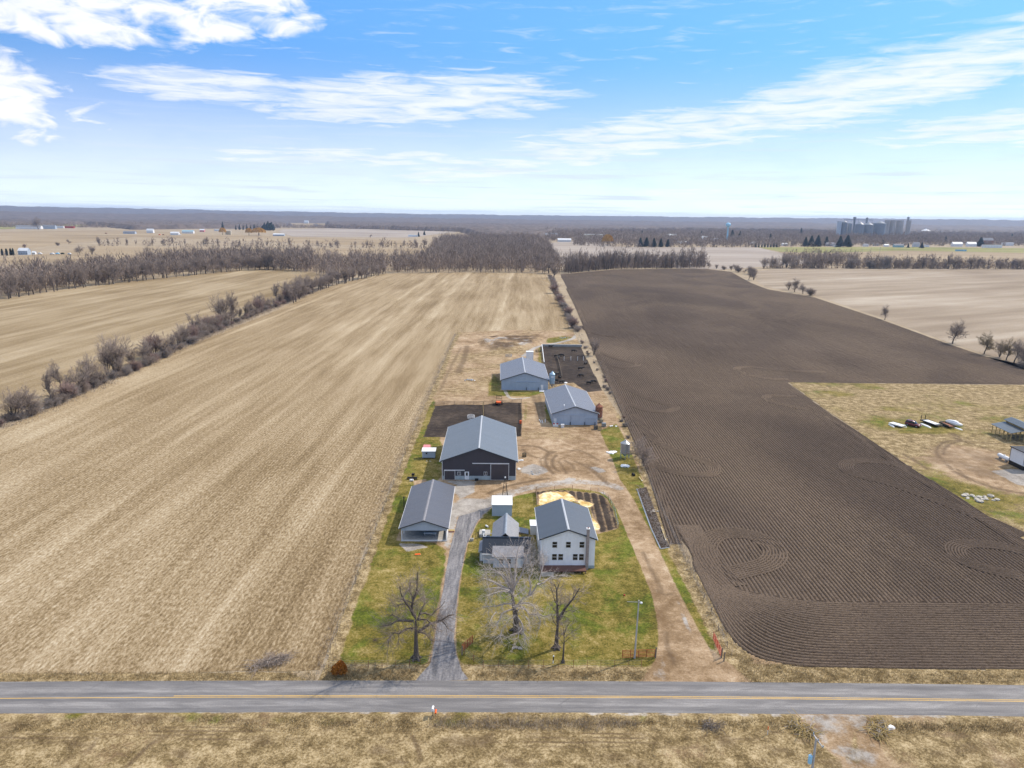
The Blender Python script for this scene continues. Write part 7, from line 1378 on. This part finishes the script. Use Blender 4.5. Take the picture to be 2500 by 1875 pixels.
# grain elevator: every bin and silo stands alone
def px_size(U, V, wpx): b = G(U, V); return b, wpx*(b-Vector((0,0,CAMH))).length/FPX
def gbin(U, V, wpx, Ve, Vp, mat, label, cat='grain bin', name='grain_bin', cone=True):
    b, w_ = px_size(U, V, wpx); ze = at_y(U, Ve, b.y).z; zp = at_y(U, Vp, b.y).z; t = thing(name, label, cat, (b.x,b.y,0)); MB().lathe([(w_/2,0),(w_/2,ze)],24).build('shell', M[mat], t)
    if cone: MB().lathe([(w_/2+.3,ze-.3),(w_*.06,zp),(.1,zp+.3)],24,smooth=False).build('roof', M['bin_steel'], t)
    else: MB().lathe([(w_/2+.4,ze-.01),(w_/2+.4,ze+1.2)],24).build('parapet', M[mat], t)
    return t
EV = 583
gbin(2045,EV,9.5,541,540,'pale_steel','pale steel bin at the left end of the grain elevator','grain bin','grain_bin',False); gbin(2057,EV,13,542.5,538.5,'bin_steel','cone topped steel bin second from the left of the grain elevator'); gbin(2071,EV,9,545,543,'galv','slim grey bin left of the tallest elevator leg'); gbin(2095,EV+1,18,547.5,541.5,'bin_steel','wide steel bin right of the tallest elevator leg'); gbin(2116,EV+1,20,548.5,543,'bin_steel','wide steel bin below the second elevator leg'); gbin(2143,EV+1,25,545,539.5,'bin_steel','widest steel bin of the grain elevator')
gbin(2161,EV,10.5,538.5,538,'silo_conc','left concrete silo of the grain elevator','silo','concrete_silo',False); gbin(2174,EV,12.5,538.5,538,'silo_conc','second concrete silo of the grain elevator','silo','concrete_silo',False); gbin(2192,EV,14.5,539,538,'silo_conc','widest concrete silo of the grain elevator','silo','concrete_silo',False); gbin(2213.5,EV,9.5,539,538,'silo_conc','right hand concrete silo with a small headhouse on top','silo','concrete_silo',False)
for U, Vt, wpx, lab in ((2081,528.5,3.2,'tallest dark steel elevator leg above the grain bins'),(2111,530,2.4,'second dark steel elevator leg above the grain bins'),(2211,528.5,2.4,'small headhouse leg on the right concrete silo')):
    b, w_ = px_size(U, EV-1, wpx); z = at_y(U, Vt, b.y).z; t = thing('elevator_leg', lab, 'elevator leg', (b.x,b.y,0)); q = MB(); q.box(-w_/2,w_/2,-w_/2,w_/2,0,z-3); q.build('leg', M['bin_steel'], t); q = MB(); q.box(-w_*.75,w_*.75,-w_*.7,w_*.7,z-8,z-2); q.build('head', M['bin_steel'], t); q = MB(); q.box(-.5,.5,-.5,.5,z-2,z); q.build('mast', M['bin_steel'], t)
b0, _ = px_size(2056, EV-1, 1); b1, _ = px_size(2125, EV-1, 1); z = at_y(2090, 536.6, (b0.y+b1.y)/2).z; t = thing('conveyor', 'thin dark overhead conveyor bridging the steel grain bins', 'conveyor', (b0.x,b0.y,z)); d = b1-b0; q = MB(); q.obox((d.x/2,d.y/2,0),d.length,1.6,1.8,math.atan2(d.y,d.x)); q.build('gallery', M['bin_steel'], t); q = MB()
for k in range(5): q.tube((d.x*k/4,d.y*k/4,-12),(d.x*k/4,d.y*k/4,0),.35,n=5)
q.build('support', M['bin_steel'], t)
b, w_ = px_size(2259, 571, 34); z = at_y(2259, 559.5, b.y).z; t = thing('white_tent_roof', 'white domed fabric building right of the grain elevator', 'building', (b.x,b.y,0)); q = MB(); q.lathe([(w_/2,0),(w_/2,z*.25),(w_*.3,z*.62),(w_*.1,z*.93),(.5,z)],28); q.build('dome', M['white'], t); q = MB(); q.lathe([(w_*.04,z*.93),(w_*.04,z*1.12)],10); q.build('vent', M['roof_white'], t)
for U, V, Vt, lab in ((2126,618,605,'left thin utility pole behind the bare row on the right'),(2147,623,602,'right thin utility pole behind the bare row on the right'),(1862,604,585,'thin pole in front of the row of small spruces')):
    b = G(U, V); z = at_y(U, Vt, b.y).z; t = thing('utility_pole', lab, 'utility pole', (b.x,b.y,0)); MB().tube((0,0,0),(0,0,z),.3,.2,n=6).build('pole', M['pole'], t); MB().box(-1.4,1.4,-.1,.1,z-1.2,z-.9).build('crossarm', M['pole'], t)

# ================================================================== DRY GRASS that nobody could count
def tufts(name, pts, mat, label, h=.45, blades=7, w_=.03, seed=1, cl=.2, zfun=None):
    rs = np.random.RandomState(seed); n = len(pts); P = np.asarray(pts)[:,None,:].repeat(blades,1); hh = h*(.5+.9*rs.rand(n,1))*(.6+.6*rs.rand(n,blades)); a = rs.rand(n,blades)*6.283; o = rs.randn(n,blades,2)*cl
    base = np.concatenate([P[...,:2]+o, P[...,2:3]-.08], 2); lean = np.stack([np.cos(a)*hh*.7*rs.rand(n,blades), np.sin(a)*hh*.7*rs.rand(n,blades), hh], 2); sd = np.stack([-np.sin(a), np.cos(a), 0*a], 2)*w_
    V = np.stack([base-sd, base+sd, base+lean], 2).reshape(-1,3); o = link(name, npmesh(name, V, np.arange(len(V)).reshape(-1,3), M[mat])); tag(o, label, 'grass', None, 'stuff')
rs = np.random.RandomState(12)
def inpoly(px, n, seed, z=.12):
    r_ = np.random.RandomState(seed); poly = [tuple(G(*p))[:2] for p in px]; xs = [p[0] for p in poly]; ys = [p[1] for p in poly]; q = np.c_[r_.uniform(min(xs),max(xs),n), r_.uniform(min(ys),max(ys),n)]; q = q[pip(q[:,0],q[:,1],poly)]; return np.c_[q, np.full(len(q), z)]
q = inpoly([(-80,1756),(1940,1758),(1990,1815),(2020,1850),(1990,1900),(-80,1900)], 15000, 1, .30); q = q[npn(q[:,0],q[:,1],.35,3) > .36]
zo = (np.abs(q[:,1]-76.6-q[:,0]*.02) < 2.4)&(.5+.5*np.sin((q[:,1]-.02*q[:,0])*2*math.pi/.78+npn(q[:,0],q[:,1],.2,4)*2.) > .5)&(npn(q[:,0]*.35,q[:,1],.25,31,3) > .44)&(q[:,0] < 30); q = q[~zo]
tufts('dry_grass', q, 'dry', 'dry tan grass covering the foreground', .30, 8, .028, 1, .26)
q = inpoly([(2150,1765),(2600,1765),(2600,1900),(2165,1900)], 5000, 2, .30); tufts('dry_grass', q, 'dry', 'dry tan grass right of the field entrance', .26, 8, .028, 2, .26)
q = np.concatenate([inpoly([(-80,1645),(760,1642),(775,1664),(-80,1664)], 2600, 3), inpoly([(1800,1600),(1850,1612),(1980,1632),(2250,1641),(2600,1644),(2600,1670),(1810,1668)], 4200, 4), inpoly([(800,1636),(1030,1636),(1000,1662),(790,1662)], 1200, 5), inpoly([(1150,1640),(1580,1640),(1575,1662),(1165,1662)], 1500, 6)])
tufts('dry_grass', q, 'dry', 'dry grass along the road verge', .28, 8, .028, 4, .24)
def strip(px, wd, n, seed): 
    r_ = np.random.RandomState(seed); P = [np.array(p)[:2] for p in line(px)]; out = []
    L = [np.linalg.norm(b-a) for a,b in zip(P[:-1],P[1:])]; tot = sum(L)
    for a, b, l in zip(P[:-1],P[1:],L): m_ = int(n*l/tot); t_ = r_.rand(m_,1); out.append(a+(b-a)*t_+r_.randn(m_,2)*wd)
    q = np.concatenate(out); return np.c_[q, np.full(len(q), .12)]
q = np.concatenate([strip([(780,1650),(800,1590),(862,1420),(930,1245),(985,1105),(1030,1002),(1112,815)], .8, 2200, 7), strip([(1460,880),(1545,1060),(1600,1190),(1660,1330),(1740,1490),(1800,1600)], 1.0, 4200, 8), strip([(1340,670),(1400,800),(1460,880)], 1.6, 2500, 9)])
tufts('dry_weeds', q, 'weed', 'tall grey tan weeds along the old fence lines', .42, 7, .022, 9, .3)
q = np.concatenate([strip([(0,1044),(230,945),(480,830),(700,738),(790,702)], 2.2, 5000, 10)]); tufts('dry_weeds', q, 'weed', 'dry weeds under the left hedgerow', .9, 6, .05, 10, .4)
q = inpoly([(1060,1755),(1530,1757),(1560,1772),(1480,1790),(1180,1788),(1040,1778)], 1500, 14, .2); tufts('dry_weeds', q, 'weed', 'taller dead weeds below the mailbox', .55, 6, .02, 11, .3)
for k_, (t_, u_) in list(PROTO.items()):
    if not u_:
        for c_ in list(t_.children): bpy.data.objects.remove(c_)
        bpy.data.objects.remove(t_)
